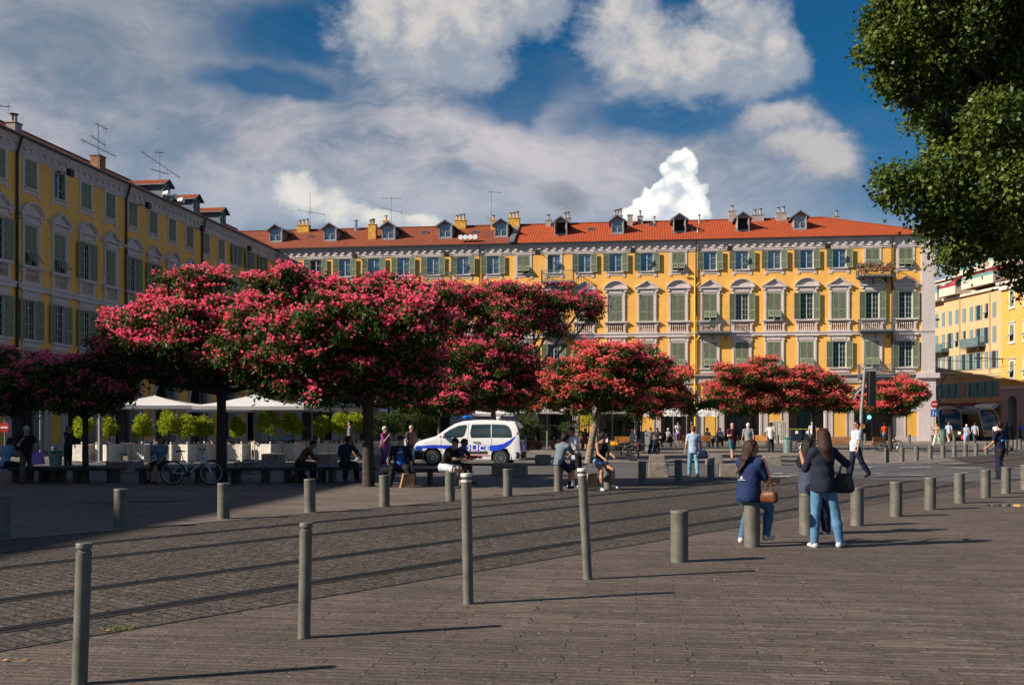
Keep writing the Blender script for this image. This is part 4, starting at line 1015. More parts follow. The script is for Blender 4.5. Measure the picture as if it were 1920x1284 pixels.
# ---- right street buildings
RA = -PI / 2 + math.atan(.087)
RO = Vector((73.2 - .087 * 151, 151, 0))
def rs(px): D = 73.2 / ((px - CX) / F + .087); return (151 - D) * 1.0038
def plain_window(b, x, z, h, w=.42, state='c', louv='shb', flapp=False, surm=None):
    o = obj('window', SB['sur'], b, (x, 0, z)); o.scale = (1, 1, h / 2.0)
    if state == 'c':
        for s in (-1, 1): obj('shutter', SB['leaf'], o, (s * w / 2, 0, 0))
    elif state == 'o':
        for s in (-1, 1): obj('shutter', SB['leaf'], o, (s * w * 1.55, -.03, 0))
    elif state == 'f':
        a = obj('shutter', SB['leaf'], o, (-w / 2, 0, 0)); a = obj('shutter', SB['leaf'], o, (w / 2, 0, 0)); a.rotation_euler = (R(-8), 0, 0); 
        q = obj('shutter', SB['flap'], o, (0, 0, 0))
    return o
mb = MB(); mb.box(-.5, .5, -.06, 0, -.1, -.02, 0); mb.face([(-.42, -.012, 0), (.42, -.012, 0), (.42, -.012, 2.0), (-.42, -.012, 2.0)], 1); SB['sur'] = mb.mesh('window_surround', ['trim', 'pane_dark'])
mb = MB(); mb.box(-.20, .20, -.05, -.015, 0, 2.0, 0)
for k in range(16): mb.face([(-.16, -.056, .1 + k * .115), (.16, -.056, .1 + k * .115), (.16, -.051, .2 + k * .115), (-.16, -.051, .2 + k * .115)], 0)
SB['leaf'] = mb.mesh('shutter', ['shutter_blue'])
mb = MB(); mb.prism([(-.08, .95), (-.75, .55), (-.75, .51), (-.08, .91)], -.4, .4, ax='x'); SB['flap'] = mb.mesh('shutter', ['shutter_blue'])
br_ = thing('apartment_building', 'cream apartment building with teal shutters and white penthouse balconies up the tram street', 'building', RO, RA)
LEN = 20.2
mb = MB(); mb.box(-.0, LEN, 0, 14, 0, 18.9, 0); mb.box(0, LEN, -.12, 0, 7.6, 7.9, 0); mb.box(0, LEN, -.2, 0, 7.9, 8.0, 0); mb.box(0, LEN, -.35, 0, 18.6, 18.95, 1); mb.box(0, LEN, -.3, 0, 4.3, 4.5, 0)
mb.build('wall', ['cream', 'white_plaster'], br_)
rr = random.Random(12)
wx = [3.3 + 1.86 * k for k in range(9)]
for z, h, sts in ((15.1, 1.95, 'ccccccofcc'), (11.9, 2.1, 'ccoffcooco'), (8.7, 2.15, 'ococooocoo'), (5.0, 2.0, 'cooocooooo')):
    for i, x in enumerate(wx): plain_window(br_, x, z, h, state=sts[i])
for x0, z, L_ in ((2.6, 11.6, 4.2), (11.6, 11.7, 4.6)):
    t = obj('balcony', None, br_, (x0, 0, z)); mb = MB(); mb.box(0, L_, -1.1, 0, -.15, 0); mb.build('slab', ['rail_grey'], t); mb = MB(); railing(mb, L_, 1.1, 1.05, step=.12, ornate=False)
    mb.box(.02, L_ - .02, -1.08, -1.06, .1, .95); mb.build('railing', ['shutter_blue'], t)
    mb = MB()
    for _ in range(260):
        p = Vector((rr.uniform(.2, L_ - .2), rr.uniform(-1.1, -.5), -.15 - abs(rr.gauss(0, .25)))); mb.face([p, p + Vector((rr.uniform(-.12, .12), .05, -.12)), p + Vector((.08, 0, rr.uniform(-.1, .1)))])
    mb.build('trailing_plant', ['ivy'], t)
# penthouse storeys
mb = MB(); mb.box(0, LEN, 1.2, 13, 18.9, 21.8, 0); mb.box(0, LEN, .8, 13.4, 21.8, 22.0, 0); mb.box(4.5, LEN, 4, 12, 22.0, 25.0, 0); mb.box(4.1, LEN + .3, 3.2, 12.5, 25.0, 25.3, 0); mb.box(9, LEN + .3, 7, 12.5, 25.3, 28.5, 0)
mb.build('penthouse', ['white_plaster'], br_)
for x0, x1, z in ((0, 5.5, 18.95), (6.0, 10.4, 19.3), (12, 19.8, 19.6), (5, 12, 22.0), (13, 20, 22.2)):
    y_ = -1.1 if z < 20 else 2.2
    t = obj('balcony', None, br_, (x0, 0, z)); mb = MB(); mb.box(0, x1 - x0, y_, y_ + .15, -.25, .85); mb.box(0, .15, y_ + .15, 1.2, -.25, .85); mb.box(x1 - x0 - .15, x1 - x0, y_ + .15, 1.2, -.25, .85); mb.box(.15, x1 - x0 - .15, y_ + .15, 1.2, -.25, -.1); mb.build('slab', ['white_plaster'], t)
    mb = MB(); mb.box(0, x1 - x0, y_ + .05, y_ + .08, .9, 1.25); mb.build('railing', ['redcloth' if (z == 19.3) else 'tealrail'], t)
for x0, w, z, y in ((6.2, 2.0, 21.5, 1.2), (10.6, 2.2, 21.5, 1.2), (14.0, 2.8, 21.6, 1.2), (17.6, 2.2, 21.6, 1.2), (13.5, 3, 24.6, 4)):
    mb = MB(); mb.prism([(y, z), (y, z + .12), (y - 1.1, z - .45), (y - 1.1, z - .6)], x0, x0 + w, ax='x'); mb.build('awning', ['redcloth'], br_)
for x in (1.5, 4.2, 7.3, 9.0, 13, 15.2, 17.3, 19): 
    o = obj('window', SB['sur'], br_, (x, 1.2, 19.2)); o.scale = (1.4, 1, 1.1)
    for s in (-1, 1): obj('shutter', SB['teal'] if 'teal' in SB else SB['leaf'], o, (s * .5, 0, 0))
for x in (6, 9, 13, 16, 18.5):
    o = obj('window', SB['sur'], br_, (x, 4.0, 22.4)); o.scale = (1.4, 1, 1.1)
mb = MB(); mb.bar((.3, .2, 24.3), (3.6, .6, 25.2), 1.4, .1); mb.build('awning', ['tealrail'], br_)
for x in (9.7, 17.2): 
    mb = MB(); mb.tube([(x, -.1, 4.3), (x, -.1, 18.6)], .06, 6); mb.build('downpipe', ['cream'], br_)
# shop awnings at its foot
for i, (x0, w, mt_, lab) in enumerate(((2.5, 5.5, 'redcloth', 'dark red shop awning behind the left tram nose'), (9.0, 5.5, 'redcloth', 'dark red shop awning above the tram roofs'), (15.0, 4.5, 'white', 'white curved shop awning at the right end of the cream building'))):
    t = thing('shop_awning', lab, 'awning'); t.matrix_world = br_.matrix_basis @ Matrix.Translation((x0, 0, 0))
    mb = MB(); mb.prism([(-.02, 4.2), (-.7, 4.0), (-1.3, 3.6), (-1.6, 3.1), (-1.6, 2.95), (-1.5, 2.95), (-.02, 3.9)], 0, w, ax='x'); mb.build('canopy', [mt_], t)
    mb = MB(); mb.bar((.1, 0, 3.2), (.1, -1.5, 3.0), .05); mb.bar((w - .1, 0, 3.2), (w - .1, -1.5, 3.0), .05); mb.build('arm', ['iron'], t)
bo = thing('apartment_building', 'orange yellow building with white window frames at the far right edge', 'building', RO + Matrix.Rotation(RA, 3, 'Z') @ Vector((LEN + .02, -.25, 0)), RA)
mb = MB(); mb.box(0, 22, 0, 14, 6.2, 19.2, 0); mb.box(0, 22, -.15, 14, 5.8, 6.2, 1)
for x0, x1 in ((0, 1.4), (3.4, 7.5), (9.5, 22)): mb.box(x0, x1, 0, 14, 0, 5.8, 2)
mb.box(0, 22, 1.5, 14, 0.0, 5.7, 3)
for k in range(10):
    a0, a1 = PI * k / 10, PI * (k + 1) / 10
    for c_ in (2.4, 8.5): mb.prism([(c_ - 1.0 * math.cos(a0), 4 + math.sin(a0)), (c_ - 1.0 * math.cos(a0), 5.8), (c_ - 1.0 * math.cos(a1), 5.8), (c_ - 1.0 * math.cos(a1), 4 + math.sin(a1))], 0, 1.4, 2)
mb.box(-.1, 22, -.7, 0, 18.9, 19.3, 1); mb.box(0, 22, -.35, 0, 18.2, 18.9, 1); mb.build('wall', ['orange', 'trim', 'stone_base', 'dark'], bo)
mb = MB(); mb.box(-.66, .66, -.05, 0, -.2, 2.3, 0); mb.box(-.8, .8, -.2, 0, 2.3, 2.42, 0); mb.box(-.7, .7, -.16, 0, -.32, -.2, 0); mb.box(-.42, .42, -.07, -.05, 0, 2.05, 1); SB['sur2'] = mb.mesh('window_surround', ['trim', 'shutter'])
for x in (2.4, 5.4, 8.4, 11.4, 14.4):
    for z in (16.0, 11.7, 7.2): 
        o = obj('window', SB['sur2'], bo, (x, 0, z)); 
        if z < 16: obj('shutter', SB['flap'], o, (0, 0, 0))
me = bpy.data.meshes.new('roof'); me.from_pydata([(-.2, -.9, 19.3), (22, -.9, 19.3), (22, 7, 22), (-.2, 7, 22), (22, 14, 19.3), (-.2, 14, 19.3)], [], [(0, 1, 2, 3), (3, 2, 4, 5)]); me.materials.append(M['tile_old']); me.uv_layers.new(name='uv'); obj('roof', me, bo)
bf = thing('apartment_building', 'narrow pale building glimpsed between the grey corner and the cream building', 'building', RO + Matrix.Rotation(RA, 3, 'Z') @ Vector((-12.05, .6, 0)), RA)
mb = MB(); mb.box(0, 12, 0, 12, 0, 18.6, 0)
for z in (4.5, 8, 11.8, 15.2): mb.box(0, 12, -.12, 0, z, z + .2, 0)
mb.box(0, 12, -.4, 12, 18.6, 18.9, 0); mb.build('wall', ['cream'], bf)
for x in (1.5, 4, 6.5, 9, 11):
    for z in (5.2, 8.7, 12.3, 15.6): o = obj('window', SB['sur'], bf, (x, 0, z)); o.scale = (1.2, 1, 1)
me = bpy.data.meshes.new('roof'); me.from_pydata([(-.2, -.9, 18.9), (12, -.9, 18.9), (12, 6, 21.6), (-.2, 6, 21.6), (12, 12, 18.9), (-.2, 12, 18.9)], [], [(0, 1, 2, 3), (3, 2, 4, 5)]); me.materials.append(M['lead']); obj('roof', me, bf)
# ================================================================== TREES
def foliage_mat(name, c1, c2, trans=.25, rough=.55, spec=.3, scale=9., noisec=None):
    m, nt, b = new_mat(name); v = coords(nt, 'Object')
    f = noise(nt, v, scale, 3, .7); g = noise(nt, v, 1.3, 3, .6)
    c = ramp(nt, f, [(.32, c1), (.66, c2)])
    c = mix(nt, ramp(nt, g, [(.4, (.35,) * 3), (.6, (0, 0, 0))]), c, noisec or c1)
    L(nt, c, b.inputs['Base Color']); b.inputs['Roughness'].default_value = rough; b.inputs['Specular IOR Level'].default_value = spec
    out = nt.nodes['Material Output']; tr = N(nt, 'ShaderNodeBsdfTranslucent'); L(nt, c, tr.inputs['Color'])
    ms = N(nt, 'ShaderNodeMixShader'); ms.inputs[0].default_value = trans
    L(nt, b.outputs[0], ms.inputs[1]); L(nt, tr.outputs[0], ms.inputs[2]); L(nt, ms.outputs[0], out.inputs['Surface'])
    return m
M['leaf'] = foliage_mat('fern_leaf', (.022, .050, .008), (.075, .125, .018), .3)
M['pink'] = foliage_mat('pink_blossom', (.90, .065, .21), (1.0, .30, .43), .45, .8, .1, 6., (.95, .30, .30))
M['coral'] = foliage_mat('coral_blossom', (.88, .10, .16), (1.0, .34, .31), .45, .8, .1, 6., (.92, .34, .22))
M['bigleaf'] = foliage_mat('plane_leaf', (.034, .066, .010), (.13, .175, .022), .32, .5, .35, 2.5, (.06, .085, .012))
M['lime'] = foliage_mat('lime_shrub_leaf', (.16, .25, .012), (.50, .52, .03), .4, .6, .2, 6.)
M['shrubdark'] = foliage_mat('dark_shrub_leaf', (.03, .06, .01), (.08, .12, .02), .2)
M['bark'] = mat('bark_shade_tone', (.050, .038, .030), .9, 0, .4, 8, .8, 30)  # bark toned down, the shade on the trunks is put into its colour
M['bark_lit'] = mat('bark_sun_tone', (.24, .17, .13), .9, 0, .4, 8, .8, 30)  # lighter copy of the bark, sunlight on the trunks put into the colour
def np_mesh(name, V, Fq, mats, mi=None, smooth=False):
    me = bpy.data.meshes.new(name); V = np.asarray(V, np.float32); Fq = np.asarray(Fq, np.int32)
    me.vertices.add(len(V)); me.vertices.foreach_set('co', V.ravel())
    k = Fq.shape[1]; me.loops.add(Fq.size); me.loops.foreach_set('vertex_index', Fq.ravel())
    me.polygons.add(len(Fq)); me.polygons.foreach_set('loop_start', np.arange(0, Fq.size, k, dtype=np.int32))
    try: me.polygons.foreach_set('loop_total', np.full(len(Fq), k, np.int32))
    except Exception: pass
    for mm in mats: me.materials.append(M[mm] if isinstance(mm, str) else mm)
    if mi is not None: me.polygons.foreach_set('material_index', np.asarray(mi, np.int32))
    if smooth: me.polygons.foreach_set('use_smooth', np.ones(len(Fq), bool))
    me.update(calc_edges=True); me.validate(); return me
def unit(a): return a / np.maximum(np.linalg.norm(a, axis=-1, keepdims=True), 1e-6)
def leaves(rg, C, length, width, droop=.3, outward=None):
    """diamond leaves with a fold, one per centre"""
    n = len(C); d = rg.normal(size=(n, 3)); 
    if outward is not None: d = d * .7 + outward * .8
    d[:, 2] -= droop; d = unit(d)
    w = unit(np.cross(d, rg.normal(size=(n, 3)))); l = length * rg.uniform(.6, 1.25, (n, 1)); ww = width * rg.uniform(.7, 1.2, (n, 1))
    up = unit(np.cross(d, w))
    P = np.stack([C - d * l * .5, C + w * ww * .5 + up * ww * .18, C + d * l * .5, C - w * ww * .5 + up * ww * .18], 1).reshape(-1, 3)
    return P, np.arange(4 * n).reshape(n, 4)
def tufts(rg, C, r, k=9):
    """blossom: k petals fanned out as a shallow dome opening upwards"""
    n = len(C); A = rg.uniform(0, 6.28, (n, 1)) + np.arange(k)[None] * (2 * PI / k)
    r = np.asarray(r, float).reshape(-1, 1) if np.ndim(r) else np.full((n, 1), float(r))
    A = A + rg.normal(size=A.shape) * .15
    tl = rg.uniform(.05, 1.35, (n, k)); rr = r * rg.uniform(.7, 1.25, (n, 1)) * rg.uniform(.8, 1.1, (n, k))
    out = np.stack([np.cos(A) * np.cos(tl), np.sin(A) * np.cos(tl), np.sin(tl)], -1)
    sd = np.stack([-np.sin(A), np.cos(A), A * 0], -1)
    tiltv = rg.normal(size=(n, 1, 3)) * .25
    c = C[:, None, :]; T = c + (out + tiltv) * rr[..., None]
    w = rr[..., None] * .36
    mid = c + (out + tiltv) * rr[..., None] * .6 + np.array([0, 0, .18]) * rr[..., None]
    P = np.stack([c + np.zeros_like(T) - np.array([0, 0, .25]) * r[..., None], mid + sd * w, T, mid - sd * w], 2).reshape(-1, 3)
    return P, np.arange(len(P)).reshape(-1, 4)
def lobe_points(rg, lobes, n, r0, r1, zmin=-1.):
    """points in the shells of ellipsoid lobes, not deep inside other lobes; returns points and outward dirs"""
    vol = np.array([l[3] * l[4] + l[4] * l[5] + l[3] * l[5] for l in lobes]); pr = vol / vol.sum()
    idx = rg.choice(len(lobes), n * 2, p=pr); Lb = np.array(lobes)[idx]
    d = unit(rg.normal(size=(n * 2, 3))); d = d[:]; keep = d[:, 2] > zmin
    rad = rg.uniform(r0 ** 2, r1 ** 2, (n * 2, 1)) ** .5
    P = Lb[:, :3] + d * Lb[:, 3:6] * rad
    for l in lobes:
        q = (P - np.array(l[:3])) / np.array(l[3:6]); keep &= ~((q ** 2).sum(1) < (r0 * .88) ** 2)
    P = P[keep]; d = d[keep]; return P[:n], d[:n]
def free_points(rg, lobes, n, r0, r1, zmin=-1.):
    w = np.array([(l[3] * l[4]) for l in lobes]); idx = rg.choice(len(lobes), n * 2, p=w / w.sum()); Lb = np.array(lobes)[idx]
    d = unit(rg.normal(size=(n * 2, 3))); k = d[:, 2] > zmin; P = Lb[:, :3] + d * Lb[:, 3:6] * rg.uniform(r0, r1, (n * 2, 1))
    return P[k][:n], d[k][:n]
def blossom_tree(px, D, lobes_px, label, n_cl=520, per=11, nleaf=9000, flow='pink', tr=.13, fork=None, mt='bark', lean=0, seed=1, br=.075, leafs=.20, group='flowering trees on the square', basez=0, zmin=-.75, frac=1.):
    rg = np.random.default_rng(seed); rr = random.Random(seed)
    base = at(px, D); t = thing('flowering_tree', label, 'tree', base, 0, group)
    s = D / F; Ls = []
    for q in lobes_px:
        x, y, rx, ry = q[:4]; dd = q[4] if len(q) > 4 else 0; rd = max(rx * .85, ry) * s
        Ls.append(((x - px) * s + (x - CX) / F * dd, dd, EYE + (HY - y) * s, rx * s, rd, ry * s))
    L0 = list(Ls); pads = []; psz = .36 + .0045 * max(0, D - 28)
    for l in L0:       # the crown is built of many flat sprays, which leave gaps and a ragged outline
        npad = int(min(95, 5 + .95 * l[3] * l[4] * l[5] / (psz * psz * psz * .55)))
        for _ in range(npad):
            v = Vector((rr.gauss(0, 1), rr.gauss(0, 1), rr.gauss(0, 1))).normalized(); f = rr.uniform(.45, 1.02) if rr.random() < .85 else rr.uniform(1.0, 1.22); g = psz * rr.uniform(.6, 1.25)
            pads.append((l[0] + v.x * l[3] * f, l[1] + v.y * l[4] * f, l[2] + v.z * l[5] * f, g, g, g * rr.uniform(.42, .62)))
    Ls = pads
    zc = min(l[2] - l[5] for l in Ls); zb = fork or max(1.6, zc + .1)
    # trunk and limbs
    mb = MB(); top = Vector((lean, 0, zb))
    mb.tube([(0, 0, -.05), (0.01, 0, .1), (lean * .3, .0, zb * .4), (lean * .75, .02, zb * .8), top], [tr * 1.45, tr * 1.1, tr, tr * .9, tr * .95], 12)
    for l in L0:
        c = Vector(l[:3]); c.z -= l[5] * .1; mid = top.lerp(c, .5) + Vector((rr.uniform(-.2, .2), rr.uniform(-.2, .2), -.12 * (c - top).length * .5)); mid.z = max(mid.z, zb + .05)
        mb.tube([top - Vector((0, 0, .12)), mid, c], [tr * .62, tr * .4, tr * .16], 7)
        for _ in range(5):
            a = rr.uniform(0, 6.3); e = c + Vector((math.cos(a) * l[3] * .75, math.sin(a) * l[4] * .75, rr.uniform(-.3, .6) * l[5])); m2 = mid.lerp(c, rr.uniform(.2, .9)); mb.tube([m2, m2.lerp(e, .5) + Vector((0, 0, .08)), e], [tr * .2, tr * .13, tr * .05], 5)
    mb.build('trunk', [mt], t)
    nleaf = int(nleaf * 2.1); n_cl = int(n_cl * 1.35)
    # leaves
    P1, d1 = free_points(rg, Ls, int(nleaf * .80), .35, 1.08); P2, d2 = free_points(rg, [(l[0], l[1], l[2], l[3] * .85, l[4] * .85, l[5] * .8) for l in L0], int(nleaf * .17), .1, .85)
    # frond clusters at cluster centres give light and dark clumps
    CC, dC = free_points(rg, Ls, n_cl, .80, 1.05, -.35)
    k = rg.integers(0, len(CC), int(nleaf * .5)); P3 = CC[k] + rg.normal(size=(len(k), 3)) * np.array([.17, .17, .11]) - dC[k] * .08 - np.array([0, 0, .08])
    Pl = np.concatenate([P1, P2, P3]); out = np.concatenate([d1, d2, dC[k]])
    V, Fq = leaves(rg, Pl, leafs * .95, leafs * .30, .75, out)
    obj('crown', np_mesh('crown', V, Fq, ['leaf']), t)
    # blossoms mostly on the upper outside of each cluster
    keepc = rg.random(len(CC)) < frac * np.clip(.62 + .45 * dC[:, 2], .3, 1); Cb = CC[keepc]; 
    k = np.repeat(np.arange(len(Cb)), per); sp = np.array([.125, .125, .06]) * (br / .075)
    csz = rg.uniform(.55, 1.35, len(Cb)); kp = rg.random(len(k)) < np.clip(csz[k], .5, 1); k = k[kp]; B = Cb[k] + rg.normal(size=(len(k), 3)) * sp * csz[k][:, None] + np.array([0, 0, .05])
    V, Fq = tufts(rg, B, br * rg.uniform(.6, 1.05, len(B)))
    obj('blossom', np_mesh('blossom', V, Fq, [flow]), t)
    return t
blossom_tree(-70, 33, [(20, 700, 70, 38), (-60, 690, 95, 50), (-10, 735, 90, 40), (60, 715, 45, 40)], 'dark flowering tree in deep shade cut by the left edge', n_cl=420, seed=2, fork=1.9)
blossom_tree(160, 30.5, [(110, 700, 72, 34), (185, 705, 52, 42), (60, 725, 62, 38), (218, 665, 38, 30), (150, 735, 75, 34), (205, 745, 40, 28)], 'shaded flowering tree with forked dark trunk left of the lit trees', n_cl=520, seed=3, fork=2.0, tr=.09)
blossom_tree(415, 30.5, [(348, 535, 78, 38, .5), (262, 605, 60, 35), (318, 628, 105, 55, -.4), (405, 585, 80, 48), (235, 655, 44, 30), (430, 640, 90, 58), (360, 675, 90, 36), (295, 690, 50, 26), (515, 715, 14, 34, -.6), (245, 690, 36, 22), (330, 712, 30, 16), (455, 695, 44, 30), (300, 655, 70, 30, -.9)], 'pink flowering tree behind the bicycle, leftmost of the sunlit trees', n_cl=1250, nleaf=15000, seed=4, fork=2.75, tr=.15)
blossom_tree(690, 28.8, [(545, 545, 76, 38, .4), (500, 590, 70, 45), (620, 560, 62, 42), (705, 545, 82, 36, .6), (775, 590, 70, 45), (590, 630, 120, 70, -.5), (710, 630, 110, 70, -.6), (465, 655, 58, 48), (800, 560, 50, 32, .8), (560, 690, 90, 38), (660, 715, 70, 34), (760, 690, 60, 48), (540, 720, 22, 30, -.6), (610, 735, 26, 24, -.6), (740, 725, 40, 28, -.8), (500, 690, 40, 28)], 'largest flowering tree with thick dark trunk among the benches', n_cl=1900, nleaf=24000, seed=5, fork=2.5, tr=.155)
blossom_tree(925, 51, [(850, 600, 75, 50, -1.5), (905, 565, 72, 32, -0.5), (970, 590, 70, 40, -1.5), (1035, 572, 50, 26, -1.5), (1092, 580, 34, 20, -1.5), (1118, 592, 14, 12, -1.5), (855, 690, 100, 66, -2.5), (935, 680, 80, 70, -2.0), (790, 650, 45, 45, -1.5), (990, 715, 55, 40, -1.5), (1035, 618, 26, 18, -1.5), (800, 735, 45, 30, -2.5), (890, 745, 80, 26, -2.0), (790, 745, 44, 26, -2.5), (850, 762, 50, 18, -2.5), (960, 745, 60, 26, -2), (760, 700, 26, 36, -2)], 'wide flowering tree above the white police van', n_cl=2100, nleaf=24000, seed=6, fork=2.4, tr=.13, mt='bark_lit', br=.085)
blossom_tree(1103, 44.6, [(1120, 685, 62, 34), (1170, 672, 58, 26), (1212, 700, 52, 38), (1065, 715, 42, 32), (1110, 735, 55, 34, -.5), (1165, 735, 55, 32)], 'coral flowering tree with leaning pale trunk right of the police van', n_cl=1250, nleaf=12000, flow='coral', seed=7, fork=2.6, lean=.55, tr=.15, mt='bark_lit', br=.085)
blossom_tree(1197, 60, [(1235, 725, 55, 36), (1262, 745, 30, 26), (1195, 750, 50, 30)], 'flowering tree with straight dark trunk beside the seated old man', n_cl=700, nleaf=8000, flow='coral', seed=8, fork=2.3, tr=.12, br=.085)
blossom_tree(1071, 58, [(1030, 735, 40, 30), (1065, 750, 42, 24), (1010, 750, 28, 22)], 'small flowering tree with thin trunk just left of the leaning trunk', n_cl=480, nleaf=6000, flow='coral', seed=9, fork=2.3, tr=.08, br=.085)
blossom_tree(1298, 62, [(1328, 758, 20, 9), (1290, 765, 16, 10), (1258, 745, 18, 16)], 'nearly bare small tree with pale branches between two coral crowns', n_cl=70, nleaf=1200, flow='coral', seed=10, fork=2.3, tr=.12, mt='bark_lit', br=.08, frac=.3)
blossom_tree(1412, 66.5, [(1400, 722, 62, 36), (1440, 700, 48, 26), (1470, 735, 50, 34), (1350, 748, 34, 24), (1400, 758, 50, 18)], 'broad coral flowering tree above the man in a maroon shirt', n_cl=1350, nleaf=13000, flow='coral', seed=11, fork=2.3, tr=.12, br=.085)
blossom_tree(1526, 66.5, [(1500, 718, 48, 28), (1540, 735, 44, 32), (1575, 752, 26, 20), (1490, 752, 44, 22)], 'coral flowering tree above the slatted bench and bins', n_cl=1050, nleaf=10000, flow='coral', seed=12, fork=2.3, tr=.10, br=.085)
blossom_tree(1669, 62, [(1690, 738, 40, 24), (1655, 750, 36, 24), (1712, 742, 26, 20), (1680, 760, 36, 16), (1632, 765, 18, 14)], 'small coral flowering tree by the grey corner of the arcades', n_cl=820, nleaf=8000, flow='coral', seed=13, fork=2.2, tr=.12, br=.085)
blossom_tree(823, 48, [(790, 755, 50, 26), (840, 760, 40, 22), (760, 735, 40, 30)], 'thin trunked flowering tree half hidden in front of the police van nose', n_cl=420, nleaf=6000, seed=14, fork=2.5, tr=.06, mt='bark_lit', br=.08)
blossom_tree(600, 56, [(560, 715, 60, 26), (640, 720, 60, 28), (700, 735, 50, 30), (755, 745, 35, 35)], 'dark flowering tree behind the white parasols', n_cl=500, nleaf=8000, seed=15, fork=3.2, tr=.1, br=.08)
# big plane tree at the right
def plane_tree():
    rg = np.random.default_rng(21); rr = random.Random(21); D = 17.; s = D / F
    base = Vector((11.2, 18.5, 0)); t = thing('plane_tree', 'large dark green plane tree leaning in from the top right corner', 'tree', base)
    px = [(1770, 60, 105, 90, 0), (1850, 110, 110, 120, 1), (1700, 55, 70, 75, 0), (1650, 95, 40, 34, -.3), (1668, 150, 30, 26, -.3), (1735, 165, 65, 60, 0), (1800, 215, 80, 70, 1), (1900, 220, 90, 90, 1.5), (1712, 355, 62, 44, -.3),
          (1665, 345, 32, 34, -.3), (1790, 360, 90, 62, 0), (1870, 380, 85, 90, .5), (1790, 440, 62, 50, 0), (1815, 485, 34, 30, 0), (1905, 470, 42, 60, .5), (1960, 120, 120, 200, 1), (1980, 380, 90, 140, 1), (1865, 240, 60, 55, -.8), (1905, 330, 60, 60, -.8), (1840, 300, 60, 40, -.6), (1640, 45, 26, 30, 0), (1760, 255, 30, 30, 0.5),
          (1835, -60, 170, 90, 0), (1990, -40, 150, 100, 1), (1700, -30, 70, 60, 0), (1745, 415, 40, 34, 0), (1850, 430, 50, 45, 0), (1925, 540, 22, 20, .5)]
    Ls = []
    for x, y, rx, ry, dd in px:
        DD = D + dd; Ls.append(((x - CX) / F * DD - base.x, DD - base.y, EYE + (HY - y) / F * DD, rx * s, max(rx, ry) * s * .95, ry * s))
    L0 = list(Ls)
    for l in L0:
        for _ in range(9):
            a = rr.uniform(0, 6.3); e = rr.uniform(-1.2, 1.3); f = rr.uniform(.7, 1.0); g = rr.uniform(.2, .4)
            Ls.append((l[0] + math.cos(a) * math.cos(e) * l[3] * f, l[1] + math.sin(a) * math.cos(e) * l[4] * f, l[2] + math.sin(e) * l[5] * f, l[3] * g, l[4] * g, l[5] * g))
    Ls = [(l[0], l[1], l[2], l[3] * .86, l[4] * .86, l[5] * .86) for l in L0] + Ls[len(L0):]
    mb = MB(); top = Vector((-.5, -.2, 4.6)); mb.tube([(0, 0, -.1), (0, 0, .3), (-.1, 0, 2), top], [.62, .48, .40, .34], 16)
    for l in L0:
        c = Vector(l[:3]); mid = top.lerp(c, .5) + Vector((rr.uniform(-.2, .2), rr.uniform(-.2, .2), .25)); mb.tube([top - Vector((0, 0, .3)), mid, c], [.20, .11, .03], 8)
        for _ in range(7):
            e = c + Vector((rr.uniform(-.8, .8) * l[3], rr.uniform(-.8, .8) * l[4], rr.uniform(-.8, .8) * l[5])); mb.tube([mid.lerp(c, rr.uniform(.5, 1)), e], [.03, .008], 5)
    mb.build('trunk', ['bark'], t)
    C, d = lobe_points(rg, Ls, 4200, .62, 1.10)
    k = rg.integers(0, len(C), 88000); P = C[k] + rg.normal(size=(len(k), 3)) * .095
    P2, d2 = lobe_points(rg, Ls, 26000, .2, .95)
    keep = rg.random(len(P2)) < .8
    P = np.concatenate([P, P2[keep]]); o = np.concatenate([d[k], d2[keep]])
    V, Fq = leaves(rg, P, .092, .062, .25, o)
    obj('crown', np_mesh('crown', V, Fq, ['bigleaf']), t)
plane_tree()
def shrub_ball(t, c, r, n, m, seed, size=.07, name='foliage', sq=1.):
    rg = np.random.default_rng(seed); L0 = [(c[0], c[1], c[2], r, r, r * sq)]
    L0 = [(c[0], c[1], c[2], r * .8, r * .8, r * sq * .78)]
    for k in range(11):
        a = rg.uniform(0, 6.3); e = rg.uniform(-.9, 1.4); g = rg.uniform(.28, .5); L0.append((c[0] + math.cos(a) * math.cos(e) * r * .75, c[1] + math.sin(a) * math.cos(e) * r * .7, c[2] + math.sin(e) * .8 * r, r * g, r * g, r * g))
    C, d = lobe_points(rg, L0, n // 7, .8, 1.12); k = rg.integers(0, len(C), n); P = C[k] + rg.normal(size=(n, 3)) * r * .10
    P2, d2 = lobe_points(rg, L0, n // 4, .3, .8); V, Fq = leaves(rg, np.concatenate([P, P2]), size, size * .6, -.3, np.concatenate([d[k], d2]))
    return obj(name, np_mesh(name, V, Fq, [m]), t)
